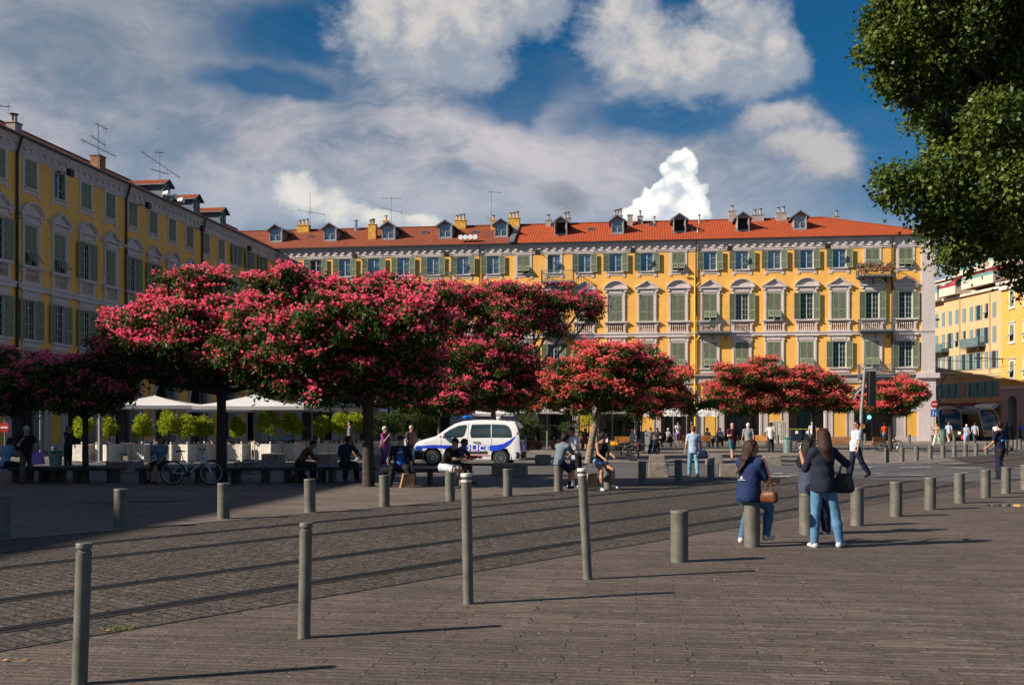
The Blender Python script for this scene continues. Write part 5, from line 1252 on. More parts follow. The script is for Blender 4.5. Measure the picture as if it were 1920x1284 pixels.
# ================================================================== PEOPLE
def cap_sdf(P, a, b, ra, rb, fl=None, k=1., cut=None):
    a = np.asarray(a, np.float32); b = np.asarray(b, np.float32); ba = b - a; L2 = max(float(ba @ ba), 1e-9)
    pa = P - a; t = np.clip((pa @ ba) / L2, 0, 1); d = pa - t[..., None] * ba
    if fl is not None:
        f = np.asarray(fl, np.float32); d = d + (d @ f)[..., None] * f * (k - 1)
    v = np.sqrt((d * d).sum(-1)) - (ra + (rb - ra) * t)
    if cut is not None:        # flat end: keep where dot(p-q, n) < 0
        q, n = cut; v = np.maximum(v, (P - np.asarray(q, np.float32)) @ np.asarray(n, np.float32))
    return v
def smin(a, b, k):
    h = np.clip(.5 + .5 * (b - a) / k, 0, 1); return b * (1 - h) + a * h - k * h * (1 - h)
def surface_nets(prims, res, blend=.03, clip=None):
    pts = []
    for p in prims:
        m_ = max(p[2], p[3]) + .05; pts += [np.asarray(p[0]) - m_, np.asarray(p[1]) - m_, np.asarray(p[0]) + m_, np.asarray(p[1]) + m_]
    lo = np.min(pts, 0); hi = np.max(pts, 0); n = np.ceil((hi - lo) / res).astype(int) + 2
    g = np.stack(np.meshgrid(*[lo[i] + res * np.arange(n[i]) for i in range(3)], indexing='ij'), -1).astype(np.float32)
    v = None
    for p in prims:
        # evaluate only near the primitive
        q = cap_sdf(g, *p[:4], *(p[4:]))
        v = q if v is None else smin(v, q, blend)
    if clip:
        for q, nn in clip: v = np.maximum(v, (g - np.asarray(q, np.float32)) @ np.asarray(nn, np.float32))
    s = v < 0; nx, ny, nz = n
    corners = [(i, j, k) for i in (0, 1) for j in (0, 1) for k in (0, 1)]
    def sl(a, c): return a[c[0]:nx - 1 + c[0], c[1]:ny - 1 + c[1], c[2]:nz - 1 + c[2]]
    cnt = sum(sl(s, c).astype(np.int8) for c in corners); act = (cnt > 0) & (cnt < 8)
    ids = -np.ones(act.shape, np.int64); ids[act] = np.arange(act.sum())
    acc = np.zeros((act.sum(), 3)); num = np.zeros(act.sum())
    cv = {c: sl(v, c)[act] for c in corners}; idx = np.argwhere(act)
    for a in corners:
        for ax in range(3):
            if a[ax] == 0:
                b = list(a); b[ax] = 1; b = tuple(b); va, vb = cv[a], cv[b]; cr = (va < 0) != (vb < 0)
                t = np.where(cr, va / np.where(np.abs(va - vb) < 1e-9, 1, va - vb), 0); p = np.tile(np.array(a, float), (len(va), 1)); p[:, ax] += t
                acc[cr] += p[cr]; num[cr] += 1
    V = lo + res * (idx + acc / np.maximum(num, 1)[:, None])
    Fs = []
    for ax in range(3):
        o1, o2 = (ax + 1) % 3, (ax + 2) % 3
        sa = [slice(0, x) for x in n]; sb_ = [slice(0, x) for x in n]; sa[ax] = slice(0, n[ax] - 1); sb_[ax] = slice(1, n[ax])
        A, B = s[tuple(sa)], s[tuple(sb_)]; e = np.argwhere(A != B)
        e = e[(e[:, o1] > 0) & (e[:, o2] > 0) & (e[:, o1] < n[o1] - 1) & (e[:, o2] < n[o2] - 1)]
        inside = A[tuple(e.T)]
        def c(d1, d2): q = e.copy(); q[:, o1] -= d1; q[:, o2] -= d2; return ids[tuple(q.T)]
        q = np.stack([c(0, 0), c(1, 0), c(1, 1), c(0, 1)], 1); q[~inside] = q[~inside][:, ::-1]
        q = q[(q >= 0).all(1)]; Fs.append(q)
    return V, np.concatenate(Fs)[:, ::-1] if False else np.concatenate(Fs)
CM = {}
def cloth(col, rough=.85, var=.12):
    k = tuple(round(c, 3) for c in col) + (rough,)
    if k not in CM:
        m, nt, b = new_mat('cloth'); v = coords(nt, 'Object'); f = noise(nt, v, 5, 4, .6)
        L(nt, ramp(nt, f, [(.35, tuple(c * .72 for c in col)), (.65, col)]), b.inputs['Base Color']); b.inputs['Roughness'].default_value = rough
        b.inputs['Specular IOR Level'].default_value = .25
        w = noise(nt, coords(nt, 'Object', (1, 1, .6)), 9, 3, .5); bump(nt, b, w, .7, .03); CM[k] = m
    return CM[k]
SKIN = {k: None for k in 'ltd'}
for k, c in (('l', (.50, .27, .18)), ('t', (.34, .165, .10)), ('d', (.12, .058, .035))):
    m = mat('skin', c, .5, 0, .1, 6, 0); m.node_tree.nodes['Principled BSDF'].inputs['Subsurface Weight'].default_value = .0; SKIN[k] = m
M['eye'] = mat('eye_dark', (.02, .015, .012), .3)
def hair_mat(name, col, sheen=.3):
    m, nt, b = new_mat(name); v = coords(nt, 'Object', (60, 60, 2.2)); f = noise(nt, v, 1.2, 4, .7)
    L(nt, ramp(nt, f, [(.3, tuple(c * .4 for c in col)), (.7, tuple(c * 1.5 for c in col))]), b.inputs['Base Color'])
    b.inputs['Roughness'].default_value = .55; b.inputs['Specular IOR Level'].default_value = .18; bump(nt, b, f, .8, .01); return m
HAIR = {'k': hair_mat('black_hair', (.012, .009, .008)), 'b': hair_mat('dark_brown_hair', (.035, .016, .010)), 'r': hair_mat('ginger_hair', (.22, .09, .03)), 'g': hair_mat('grey_hair', (.45, .43, .41)), 'w': hair_mat('white_hair', (.7, .68, .65))}
def rotx(v, a):  # pitch about local x: positive leans forward (towards -y)
    c, s = math.cos(a), math.sin(a); x, y, z = v; return np.array([x, y * c - z * s, y * s + z * c])
def rotz(v, a): c, s = math.cos(a), math.sin(a); x, y, z = v; return np.array([x * c - y * s, x * s + y * c, z])
PN = [0]
def person(loc, face, label, pose='stand', H=1.72, build=1., res=.022, shirt=(.3, .3, .3), sleeve=.62, bottom='trousers', bcol=(.05, .06, .1), shoes=(.03, .03, .03), hair=('short', 'k'),
           skin='t', lean=0, hpitch=0, hyaw=0, legs=None, arms=None, seat=None, mask=None, cap=None, glasses=False, socks=None, tank=False, dress=None, hunch=0, group=None, midriff=False, jacket=None, female=False, toe=(8, 8), fingers=True, loose=0):
    """local frame: faces -y. legs/arms: ((pitch, bend, abduct), (..)) for the person's right (-x) and left (+x)"""
    s = H / 1.72; U = lambda *a: np.array(a, float) * s
    PN[0] += 1; zj = PN[0] * .0
    if pose == 'stand': lg = ((2, 3, 4), (-3, 4, 4)); am = ((3, 14, 9), (-2, 12, 9))
    elif pose == 'walk': lg = ((24, 10, 1), (-14, 26, 1)); am = ((-18, 22, 7), (20, 28, 7))
    elif pose == 'sit': lg = ((84, 84, 9), (84, 86, 9)); am = ((32, 58, 6), (32, 58, 6))
    elif pose == 'perch': lg = ((48, 42, 7), (56, 50, 7)); am = ((22, 60, 5), (22, 60, 5))
    lg = legs or lg; am = arms or am
    hipz = .90 * s; W_ = (.165 if female else .185) * s * (1 + (build - 1) * .5); hw = .085 * s
    lean = R(lean)
    def legchain(side, L_):
        p, b, a = [R(x) for x in L_]; h = np.array([side * hw, 0, 0.])
        d1 = np.array([side * math.sin(a), -math.sin(p) * math.cos(a), -math.cos(p) * math.cos(a)]); kn = h + d1 * .425 * s
        q = p - b; d2 = np.array([side * math.sin(a) * .5, -math.sin(q), -math.cos(q)]); d2 /= np.linalg.norm(d2); an = kn + d2 * .41 * s; return h, kn, an, q
    LR = [legchain(-1, lg[0]), legchain(1, lg[1])]
    low = min(LR[0][2][2], LR[1][2][2]); pz = (-low + .075 * s) if seat is None else seat + .085 * s
    if seat is not None and pz + low < .07: pz = pz
    P0 = np.array([0, 0, pz])
    LR = [(h + P0, k_ + P0, a_ + P0, q) for h, k_, a_, q in LR]
    if seat is not None:   # bring feet to the ground by shortening the drop
        LR2 = []
        for (h, k_, a_, q) in LR:
            if a_[2] < .075 * s:
                dz = .075 * s - a_[2]; k_ = k_ + [0, -dz * .25, dz * .35]; a_ = a_ + [0, -dz * .5, dz]
            LR2.append((h, k_, a_, q))
        LR = LR2
    T = lambda v, l=lean: rotx(v, l) + P0
    waist = T(U(0, 0, .17)); chest = T(U(0, .005, .36)); 
    h2 = lean + R(hunch)
    chest2 = chest + rotx(U(0, 0, .13), h2); neck = chest2 + rotx(U(0, .005, .05), h2); 
    sh = [chest2 + rotx(np.array([sd * W_, .0, -.01 * s]), h2) for sd in (-1, 1)]
    hp = h2 * .55 + R(hpitch); nb = neck + rotx(U(0, -.012, .075), h2 * .8)
    def Hh(v): return nb + rotz(rotx(np.array(v, float) * s, 0), R(hyaw)) if abs(hp) < 1e-3 else nb + rotz(rotx(np.array(v, float) * s, hp), R(hyaw))
    Fd = rotz(rotx(np.array([0, -1, 0.]), hp), R(hyaw)); Ud = rotx(np.array([0, 0, 1.]), hp)
    AR = []
    for i, sd in enumerate((-1, 1)):
        p, b, a = [R(x) for x in am[i][:3]]; inn = R(am[i][3]) if len(am[i]) > 3 else 0
        d1 = np.array([sd * math.sin(a), -math.sin(p) * math.cos(a), -math.cos(p) * math.cos(a)]); el = sh[i] + d1 * .275 * s
        q = p + b; d2 = np.array([sd * math.sin(a) * .6 - sd * math.sin(inn), -math.sin(q), -math.cos(q)]); d2 /= np.linalg.norm(d2); wr = el + d2 * .245 * s; AR.append((sh[i], el, wr, d2))
    bl = build; Y = (0, 1, 0); fl = rotx(np.array([0, 1, 0.]), lean); fl2 = rotx(np.array([0, 1, 0.]), h2)
    r = lambda x: x * s
    pelv = np.array([0, 0, pz])
    torso = [(pelv + [-.045 * s, 0, .0], pelv + [.045 * s, 0, .0], r(.115) * bl, r(.115) * bl, fl, 1.15), (pelv, waist, r(.128) * bl, r(.118) * bl, fl, 1.28),
             (waist, chest, r(.118) * bl, r(.142) * bl, fl, 1.35), (chest, chest2, r(.142) * bl, r(.12), fl2, 1.45), (sh[0] + (chest2 - sh[0]) * .12, sh[1] + (chest2 - sh[1]) * .12, r(.056), r(.056))]
    if female: torso += [(chest + rotx(U(-.07, -.075, .03), lean), chest + rotx(U(-.065, -.085, .0), lean), r(.06), r(.06)), (chest + rotx(U(.07, -.075, .03), lean), chest + rotx(U(.065, -.085, .0), lean), r(.06), r(.06))]
    if bl > 1.15: torso.append((waist + rotx(U(0, -.03, -.02), lean), waist + rotx(U(0, -.035, -.06), lean), r(.12) * bl, r(.115) * bl))
    legp = lambda e, k1=0., k2=0.: [pp for (h, k_, a_, q) in LR for pp in ((h, k_, r(.088) * (.5 + .5 * bl) + e, r(.056) + e + k1), (k_, k_ + (a_ - k_) * .4, r(.054) + e + k1, r(.056) + e + k1 * 1.1), (k_ + (a_ - k_) * .4, a_, r(.056) + e + k1, r(.038) + e + k2))]
    armp = lambda e: [pp for (a, b, c, d) in AR for pp in ((a, b, r(.047) + e, r(.038) + e), (b, c, r(.038) + e, r(.026) + e))]
    head = [(neck - rotx(U(0, 0, .06), h2), nb, r(.056), r(.052)), (nb, Hh((0, -.005, .05)), r(.050), r(.055)), (Hh((0, .010, .125)), Hh((0, -.014, .125)), r(.080), r(.078)), (Hh((0, -.01, .07)), Hh((0, -.045, .022)), r(.062), r(.036)),
            (Hh((0, -.088, .088)), Hh((0, -.104, .066)), r(.010), r(.014)), (Hh((-.076, .01, .092)), Hh((-.078, .012, .07)), r(.016), r(.012)), (Hh((.076, .01, .092)), Hh((.078, .012, .07)), r(.016), r(.012)), (Hh((-.02, -.083, .035)), Hh((.02, -.083, .035)), r(.012), r(.012))]
    feet = []
    for i, (h, k_, a_, q) in enumerate(LR):
        sd = (-1, 1)[i]; ft = rotz(np.array([0, -1, 0.]), R(sd * toe[i])); 
        pt = 0 if seat is not None else max(-.6, min(.8, -(q) if q < -.25 else 0)); 
        ftd = ft * math.cos(pt) + np.array([0, 0, -1]) * math.sin(pt) * .8; ftd /= np.linalg.norm(ftd)
        heel = a_ + np.array([0, 0, -.045 * s]) - ft * .035 * s; toe_ = a_ + np.array([0, 0, -.052 * s]) + ftd * .155 * s; feet.append((heel, toe_, a_))
    hands = [(c + d * .02 * s, c + d * .085 * s, r(.026), r(.030), np.cross(d, [0, 0, 1.]) if abs(d[2]) < .8 else np.array([1., 0, 0]), 1.6) for (a, b, c, d) in AR]
    t = thing('person', label, 'person', loc, R(face), group)
    def mk(nm, prims, mt, res_=res, blend=.03, clip=None, extra=None):
        V, Fq = surface_nets([p if len(p) > 4 else p for p in prims], res_ * s, blend, clip)
        if not len(Fq): return
        me = np_mesh(nm, V, Fq, [mt], smooth=True)
        if extra is not None:
            import bmesh
            bm = bmesh.new(); bm.from_mesh(me); bm.from_mesh(extra); bm.to_mesh(me); bm.free()
        return obj(nm, me, t)
    # fingers
    ex = None
    if fingers:
        mb = MB()
        for i, (a, b, c, d) in enumerate(AR):
            sd = (-1, 1)[i]; d = d / np.linalg.norm(d); side = np.cross(d, [1., 0, 0]); 
            if np.linalg.norm(side) < .3: side = np.array([0, 1., 0])
            side /= np.linalg.norm(side); curl = np.cross(side, d) * (sd); curl /= np.linalg.norm(curl); base = c + d * .088 * s
            inw = np.array([-sd, 0, 0.]); inw = inw - d * (inw @ d); nn = np.linalg.norm(inw); inw = inw / nn if nn > .2 else curl
            for k, (ln, of) in enumerate(((.066, -1.5), (.076, -.5), (.071, .5), (.055, 1.5))):
                p0 = base + side * of * .017 * s; p1 = p0 + (d * .9 + inw * .25) * ln * .5 * s; p2 = p1 + (d * .55 + inw * .8) * ln * .5 * s
                mb.tube([p0 - d * .015 * s, p0, p1, p2], [.010 * s, .0095 * s, .0085 * s, .006 * s], 6)
            p0 = c + d * .03 * s - side * .024 * s; p1 = p0 + (d * .6 - side * .7) * .032 * s; p2 = p1 + (d * .9 - side * .1 + inw * .3) * .028 * s; mb.tube([p0, p1, p2], [.012 * s, .010 * s, .007 * s], 6)
        ex = mb.mesh('hand', [SKIN[skin]])
    mk('body', torso + legp(0) + armp(0) + head + hands + [(a, b, r(.034), r(.026)) for a, b, c in feet] , SKIN[skin], extra=ex)
    # clothes
    e = .020 * s; st = [(p[0], p[1], p[2] + e, p[3] + e) + tuple(p[4:]) for p in torso]
    nk = [(neck + (nb - neck) * .35, (nb - neck) / np.linalg.norm(nb - neck))]
    upn = rotx(np.array([0, 0, 1.]), h2)
    if dress:
        dl = dress[1]; dn = []
        for (h, k_, a_, q) in LR: dn.append((h, h + (k_ - h) * min(dl, 1) + (a_ - k_) * max(0, dl - 1), r(.13) * bl, r(.13)))
        dn.append((pelv, (LR[0][1] + LR[1][1]) / 2, r(.14) * bl, r(.13)))
        sl_ = [(a, a + (b - a) * sleeve, r(.06), r(.062), None, 1, (a + (b - a) * sleeve, (b - a) / np.linalg.norm(b - a))) for (a, b, c, d) in AR] if sleeve else []
        mk('dress', st + dn + sl_, cloth(dress[0]), clip=nk, blend=.05)
    else:
        hem = rotx(U(0, 0, -.10), lean * .5) + P0 if not midriff else waist + rotx(U(0, 0, -.02), lean)
        tor = st + (([(pelv, pelv + U(0, .0, -.01), r(.14 + loose) * bl, r(.15 + loose) * bl, Y, 1.0), (waist, pelv, r(.15 + loose * .8) * bl, r(.15 + loose) * bl, Y, 1.1)] if loose and not midriff else []) if seat is not None or midriff else [(pelv, pelv + U(0, 0, -.05), r(.142 + loose) * bl, r(.146 + loose) * bl, Y, 1.0), (waist, pelv, r(.135 + loose) * bl, r(.14 + loose) * bl, Y, 1.2)])
        cl = list(nk) + [(hem, -rotx(np.array([0, 0, 1.]), lean))]
        if tank:
            tor = [p for i, p in enumerate(tor) if i != 4]; cl = [(chest2 + rotx(U(0, 0, .035), h2), upn)] + cl[1:]
        if shirt is not None:
            V = tor
            if not tank:
                for (a, b, c, d) in AR:
                    if sleeve <= 1:
                        f = a + (b - a) * sleeve; V = V + [(a, f, r(.056) + .008, r(.062), None, 1, (f, (b - a) / np.linalg.norm(b - a)))]
                    else: V = V + [(a, b, r(.062), r(.054)), (b, b + (c - b) * (sleeve - 1), r(.054), r(.042))]
            mk('jacket' if jacket else 'shirt', V, cloth(shirt), clip=cl, blend=.035)
        if jacket: pass
        e2 = .016 * s; bp = [(torso[0][0], torso[0][1], r(.115) * bl + e2, r(.115) * bl + e2, fl, 1.15), (pelv, pelv + rotx(U(0, 0, .09), lean), r(.128) * bl + e2, r(.12) * bl + e2, fl, 1.28)]
        if bottom == 'trousers': bp += legp(e2, .012, .018); cl = [(LR[i][2] - (LR[i][2] - LR[i][1]) * .02, None) for i in (0, 1)]; mk('trousers', bp, cloth(bcol))
        elif bottom == 'jeans': bp += legp(.010 * s, .004, .010); mk('jeans', bp, cloth(bcol, .9))
        elif bottom in ('shorts', 'hotpants'):
            fr = .95 if bottom == 'shorts' else .42
            for (h, k_, a_, q) in LR:
                f = h + (k_ - h) * fr; bp.append((h, f, r(.092) * (.5 + .5 * bl) + e2, r(.078) + e2, None, 1, (f, (k_ - h) / np.linalg.norm(k_ - h))))
            mk('shorts', bp, cloth(bcol))
    if shoes: mk('shoes', [pp for a, b, c in feet for pp in ((a, b, r(.040), r(.032)), (a, c + [0, 0, -.005], r(.042), r(.044)))], cloth(shoes, .6), blend=.02)
    if socks: mk('socks', [(a_ + (k_ - a_) * .25, a_, r(.050), r(.044)) for (h, k_, a_, q) in LR], cloth(socks))
    # hair
    hs, hc = hair
    hm = HAIR[hc]; hres = min(res, .016)
    if hs != 'bald' and not (cap and hs == 'none'):
        hp_ = [(Hh((0, .030, .128)), Hh((0, -.004, .142)), r(.086), r(.082)), (Hh((0, .045, .08)), Hh((0, .04, .06)), r(.066), r(.055))]
        fc = [(Hh((0, -.060, .150)), (Fd * .9 - Ud * .45) / np.linalg.norm(Fd * .9 - Ud * .45)), ]
        if hs == 'afro': hp_ = [(Hh((0, .03, .14)), Hh((0, .0, .15)), r(.115), r(.105)), (Hh((0, .05, .08)), Hh((0, .05, .05)), r(.09), r(.07))]
        if hs == 'bob': hp_ += [(Hh((sx_, .02, .12)), Hh((sx_ * 1.1, .02, -.0)), r(.045), r(.04)) for sx_ in (-.06, .06)]
        if hs == 'bun': hp_ += [(Hh((0, .09, .17)), Hh((0, .11, .19)), r(.045), r(.045))]
        if hs.startswith('long'):
            ln = float(hs[4:] or .4); bk = rotx(np.array([0, 1, 0.]), h2)
            a1 = Hh((0, .050, .10)); a2 = neck + bk * .10 * s + np.array([0, 0, -.01]); a3 = chest2 + (waist - chest2) * min(1.7, ln) + bk * .175 * s
            hp_ += [(a1, a2, r(.088), r(.098), bk, 1.25), (a2, a2 + (a3 - a2) * .45, r(.098), r(.115), bk, 1.9)]
            for dx, k2 in ((-.085, .86), (-.06, .95), (-.035, 1.0), (-.012, 1.05), (.012, 1.02), (.035, 1.0), (.06, .93), (.085, .84)):
                e3 = a2 + (a3 - a2) * k2 + np.array([dx * s * .85, 0, 0]); m3 = a2 + (a3 - a2) * .5 + np.array([dx * s * 1.35, 0, 0]); hp_.append((m3, e3, r(.032), r(.010)))
            for sd in (-1, 1): hp_.append((Hh((sd * .06, .02, .10)), neck + bk * .06 * s + np.array([sd * .075 * s, 0, .0]), r(.045), r(.045)))
            fc = [(Hh((0, -.050, .150)), fc[0][1])]
        mk('hair', hp_, hm, hres, .02, fc)
    if cap:
        mk('cap', [(Hh((0, .012, .142)), Hh((0, -.008, .146)), r(.092), r(.088)), (Hh((0, -.08, .150)), Hh((0, -.14, .135)), r(.05), r(.045), Ud, 6.)], cloth(cap), hres, .012, [(Hh((0, 0, .125)), -Ud)])
    if mask:
        mk('face_mask', [(Hh((0, -.03, .075)), Hh((0, -.052, .03)), r(.068), r(.050))], cloth(mask), hres, .02, [(Hh((0, -.045, 0)), -Fd), (Hh((0, 0, .088)), Ud)])
    mb = MB()
    for sx_ in (-.030, .030):
        p = Hh((sx_, -.080, .102)); mb.sphere(tuple(p), .0115 * s, 8, 0)
        a, b = Hh((sx_ - .016, -.086, .122)), Hh((sx_ + .016, -.086, .122)); mb.tube([a, b], .004 * s, 5, 0)
    if not glasses: mb.build('eyes', ['eye'], t)
    else:
        for sx_ in (-.032, .032): p = Hh((sx_, -.093, .100)); mb.sphere(tuple(p), .026 * s, 8, 0, (1, .35, .7))
        mb.tube([Hh((-.075, 0, .105)), Hh((-.06, -.085, .108)), Hh((.06, -.085, .108)), Hh((.075, 0, .105))], .004 * s, 5, 0); mb.build('sunglasses', ['eye'], t)
    if not mask:
        mb = MB(); mb.tube([Hh((-.022, -.088, .040)), Hh((0, -.095, .041)), Hh((.022, -.088, .040))], .0042 * s, 5, 0); mb.build('mouth', [cloth((.30, .10, .08))], t)
    t.rotation_euler = (0, 0, R(face))
    t_info = dict(t=t, AR=AR, LR=LR, sh=sh, chest=chest, chest2=chest2, waist=waist, head=Hh, s=s, face=R(face), loc=Vector(loc))
    def world(v): return Vector(loc) + Matrix.Rotation(R(face), 3, 'Z') @ Vector(v)
    t_info['w'] = world
    return t_info
def bag(P, hand, label, col, w=.32, h=.26, d=.12, strap=None, name='handbag', m=None):
    """soft bag hanging from world point hand"""
    t = thing(name, label, 'bag', hand, P['face']); mt = m or cloth(col, .45)
    prims = [((-w * .38, 0, -h * .9 - .1), (w * .38, 0, -h * .9 - .1), d * .55, d * .55, (0, 1, 0), 1.), ((-w * .28, 0, -.16), (w * .28, 0, -.16), d * .38, d * .38), ((-w * .33, 0, -h * .55 - .1), (w * .33, 0, -h * .55 - .1), d * .48, d * .48)]
    V, Fq = surface_nets(prims, .014, .06); obj('body', np_mesh('body', V, Fq, [mt], smooth=True), t)
    mb = MB()
    for yy in (-.025, .025): mb.tube([(-w * .25, yy, -.14), (-w * .2, yy * .6, -.03), (0, yy * .3, .01), (w * .2, yy * .6, -.03), (w * .25, yy, -.14)], .008, 6)
    mb.build('handle', [mt], t)
    if strap: mb = MB(); mb.tube([Vector(q) - Vector(hand) for q in strap], .012, 6); o = mb.build('strap', [mt], t); o.rotation_euler = (0, 0, -P['face'])
    return t
# ---- foreground girls
RN = .012
g1 = person(gp(1410, 1025) + Vector((-.05, .0, 0)), 136, 'girl in dark blue tee with long brown hair sitting on a thick bollard, back turned', 'perch', 1.66, 1.02, RN, (.013, .028, .095), .95, 'jeans', (.06, .14, .24), (.55, .52, .5), ('long1.25', 'b'), 't', 4, 2, -45, loose=.03,
            legs=((62, 78, 6), (50, 66, 14)), arms=((24, 62, 8), (34, 74, 4)), seat=.66, female=True, hunch=6)
g2 = person(gp(1543, 1026), 188, 'girl in navy blouse and blue jeans with waist long dark hair, standing with back turned', 'stand', 1.68, 1.0, RN, (.012, .016, .035), 1.2, 'jeans', (.09, .21, .35), (.55, .50, .5), ('long1.6', 'b'), 't', 0, 4, 12, loose=.035,
            legs=((-3, 4, 13), (3, 2, 3)), arms=((12, 110, 52, 40), (30, 105, 10, 10)), female=True, toe=(45, 5))
g3 = person(gp(1512, 1002) + Vector((0, .0, 0)), 120, 'person in navy trousers and white trainers sitting behind the standing girl', 'perch', 1.66, 1., RN, (.05, .06, .10), .8, 'trousers', (.01, .012, .03), (.75, .75, .72), ('long.5', 'k'), 't', 6, 0, -30,
            legs=((40, 36, 4), (30, 26, 6)), arms=((30, 60, 8), (30, 70, 8)), seat=.66, female=True)
sh_ = g1['w'](g1['sh'][0]); bag(g1, sh_ + Vector((.10, -.13, -.26)), 'brown leather shoulder bag of the seated girl in blue', (.11, .040, .018), .21, .16, .10, strap=[sh_ + Vector((.14, -.11, -.3)), sh_ + Vector((.07, -.10, -.02)), sh_ + Vector((.05, -.02, .075)), sh_ + Vector((.08, .08, -.04)), sh_ + Vector((.16, .02, -.34))], name='shoulder_bag')
sh2 = g2['w'](g2['sh'][0]); el2 = g2['w'](g2['AR'][0][1]); el2b = g2['w'](g2['AR'][1][1])
elr = max((g2['w'](g2['AR'][0][1]), g2['w'](g2['AR'][1][1])), key=lambda v: v.x)
bag(g2, elr + Vector((-.06, -.06, -.02)), 'black handbag hanging from the arm of the standing girl', (.012, .012, .012), .25, .26, .12)
# print on the back of girl 1 and stripe ribbon
mb = MB(); mb.torus((0, 0, 0), .016, .004, 'y', 14, 5); mb.torus((0, 0, 0), .006, .004, 'y', 10, 5)
for k in range(9): mb.box(-.06 + k * .014, -.052 + k * .014, -.004, .004, -.034, -.026)
o = mb.build('shirt_print', ['white'], g1['t'], (0.01, .172, 1.0)); 
# ---- policemen
def decal(P, nm, boxes, m):
    mb = MB()
    for b in boxes: mb.box(*b)
    return mb.build(nm, [m], P['t'])
M['navy_patch'] = mat('navy_patch', (.03, .04, .09), .7); M['cyan'] = mat('light_blue_band', (.08, .35, .62), .6); M['greytext'] = mat('grey_lettering', (.25, .27, .3), .6)
p25 = person(gp(1604, 896), -82, 'uniformed man in light blue shirt, navy trousers and sunglasses walking left', 'walk', 1.80, 1.16, .018, (.46, .50, .58), .78, 'trousers', (.010, .014, .040), (.01, .01, .01), ('short', 'k'), 't', -3, -4, 6, legs=((10, 2, 1), (-20, 14, 1)), arms=((-2, 12, 5), (4, 10, 5)), glasses=True)
p31 = person(gp(1875, 900), -150, 'policeman in navy uniform with light blue band on his back, walking away', 'walk', 1.80, 1.12, .018, (.008, .012, .035), .80, 'trousers', (.008, .012, .035), (.01, .01, .01), ('short', 'k'), 't', 0, 0, -40, legs=((16, 14, 2), (-6, 10, 2)), arms=((-12, 20, 16), (12, 40, 10)))
decal(p31, 'back_print', [(-.15, .15, .150, .178, 1.20, 1.25)], 'cyan')
decal(p31, 'belt', [(-.17, .17, -.15, .165, .93, .98)], 'eye')
mb = MB(); mb.box(.10, .20, -.02, .16, .72, .95); bevelled(mb.build('holster', ['eye'], p31['t']), .02)
mb = MB(); mb.torus((0, 0, 0), .05, .006, 'x', 14, 5); mb.sphere((0, 0, 0), .035, 8, 0, (.2, 1, 1)); mb.build('shoulder_patch', ['navy_patch'], p25['t'], tuple(p25['sh'][1] + np.array([.066, -.01, -.12])))
# ---- people on the square
q20 = person(gp(1300, 893), 172, 'ginger haired woman in pale blue tee and jeans walking away with a blue bag', 'walk', 1.66, 1.05, .02, (.36, .47, .60), .7, 'jeans', (.14, .30, .40), (.05, .05, .05), ('bun', 'r'), 'l', 0, 0, 0, legs=((-14, 12, 4), (14, 4, 4)), arms=((8, 20, 14), (2, 18, 14)), female=True)
s_ = q20['w'](q20['sh'][0]); s2 = q20['w'](q20['sh'][1]); sr = s_ if s_.x > s2.x else s2
bag(q20, Vector((sr.x + .10, sr.y - .12, .98)), 'dark blue shoulder bag of the woman walking away in jeans', (.010, .022, .055), .32, .24, .14, strap=[(sr.x + .08, sr.y - .1, .88), (sr.x - .03, sr.y - .12, 1.2), (sr.x - .05, sr.y - .02, 1.47), (sr.x, sr.y + .1, 1.2)], name='shoulder_bag')
person(gp(1373, 862), 10, 'man in maroon tee and teal shorts walking towards the camera', 'walk', 1.78, 1.1, .022, (.06, .012, .02), .75, 'shorts', (.03, .12, .16), (.10, .05, .04), ('bald', 'k'), 'l', 0, 0, 0, arms=((20, 80, 8), (-6, 20, 12)))
q22 = person(gp(1403, 861), 178, 'white haired man in grey tee with a diagonal strap, walking away', 'walk', 1.76, 1.08, .022, (.26, .28, .31), .75, 'trousers', (.08, .08, .08), (.05, .05, .05), ('short', 'w'), 'l', 2, 4, -20)
mb = MB(); a, b = q22['sh'][0] + [0, .0, .075], q22['waist'] + [.13, 0, -.08]; c_ = (a + b) / 2; mb.tube([a, c_ + [0, .16, 0], b + [0, .06, 0]], .012, 6); mb.tube([a, c_ + [0, -.16, 0], b], .012, 6); mb.build('strap', ['eye'], q22['t'])
person(gp(1445, 849), 165, 'dark haired man in white tee and black trousers by the perforated cabinet', 'walk', 1.78, .95, .024, (.60, .60, .60), .72, 'trousers', (.02, .022, .025), (.02, .02, .02), ('short', 'k'), 'd', 0, 0, 40, arms=((2, 12, 8), (24, 30, 24)))
person(gp(1523, 836), 175, 'person in grey and white tee with a grey cap by the dark bins', 'stand', 1.76, 1.05, .026, (.55, .54, .50), .7, 'trousers', (.1, .1, .1), hair=('short', 'g'), skin='l', cap=(.18, .18, .18))
person(gp(1658, 831), 175, 'person in orange red vest and blue shorts at the corner arch', 'walk', 1.68, .98, .026, (.75, .07, .02), .3, 'shorts', (.04, .20, .38), (.6, .6, .6), ('afro', 'k'), 'd', 0, 0, 0, arms=((20, 60, 20), (-8, 20, 14)))
person(gp(1757, 836), -60, 'woman in tan top and cream trousers walking left by the corner bin', 'walk', 1.70, 1., .026, (.34, .24, .12), .2, 'trousers', (.66, .60, .42), (.3, .15, .1), ('short', 'k'), 't', 0, 0, 0, legs=((22, 6, 1), (-22, 20, 1)), arms=((30, 120, 14), (10, 60, 14)), female=True)
person(gp(1779, 831), 172, 'man in pale blue tee and beige shorts walking towards the trams', 'walk', 1.78, 1., .026, (.50, .54, .66), .72, 'shorts', (.32, .22, .12), (.1, .1, .1), ('short', 'r'), 'l', socks=(.7, .7, .7))
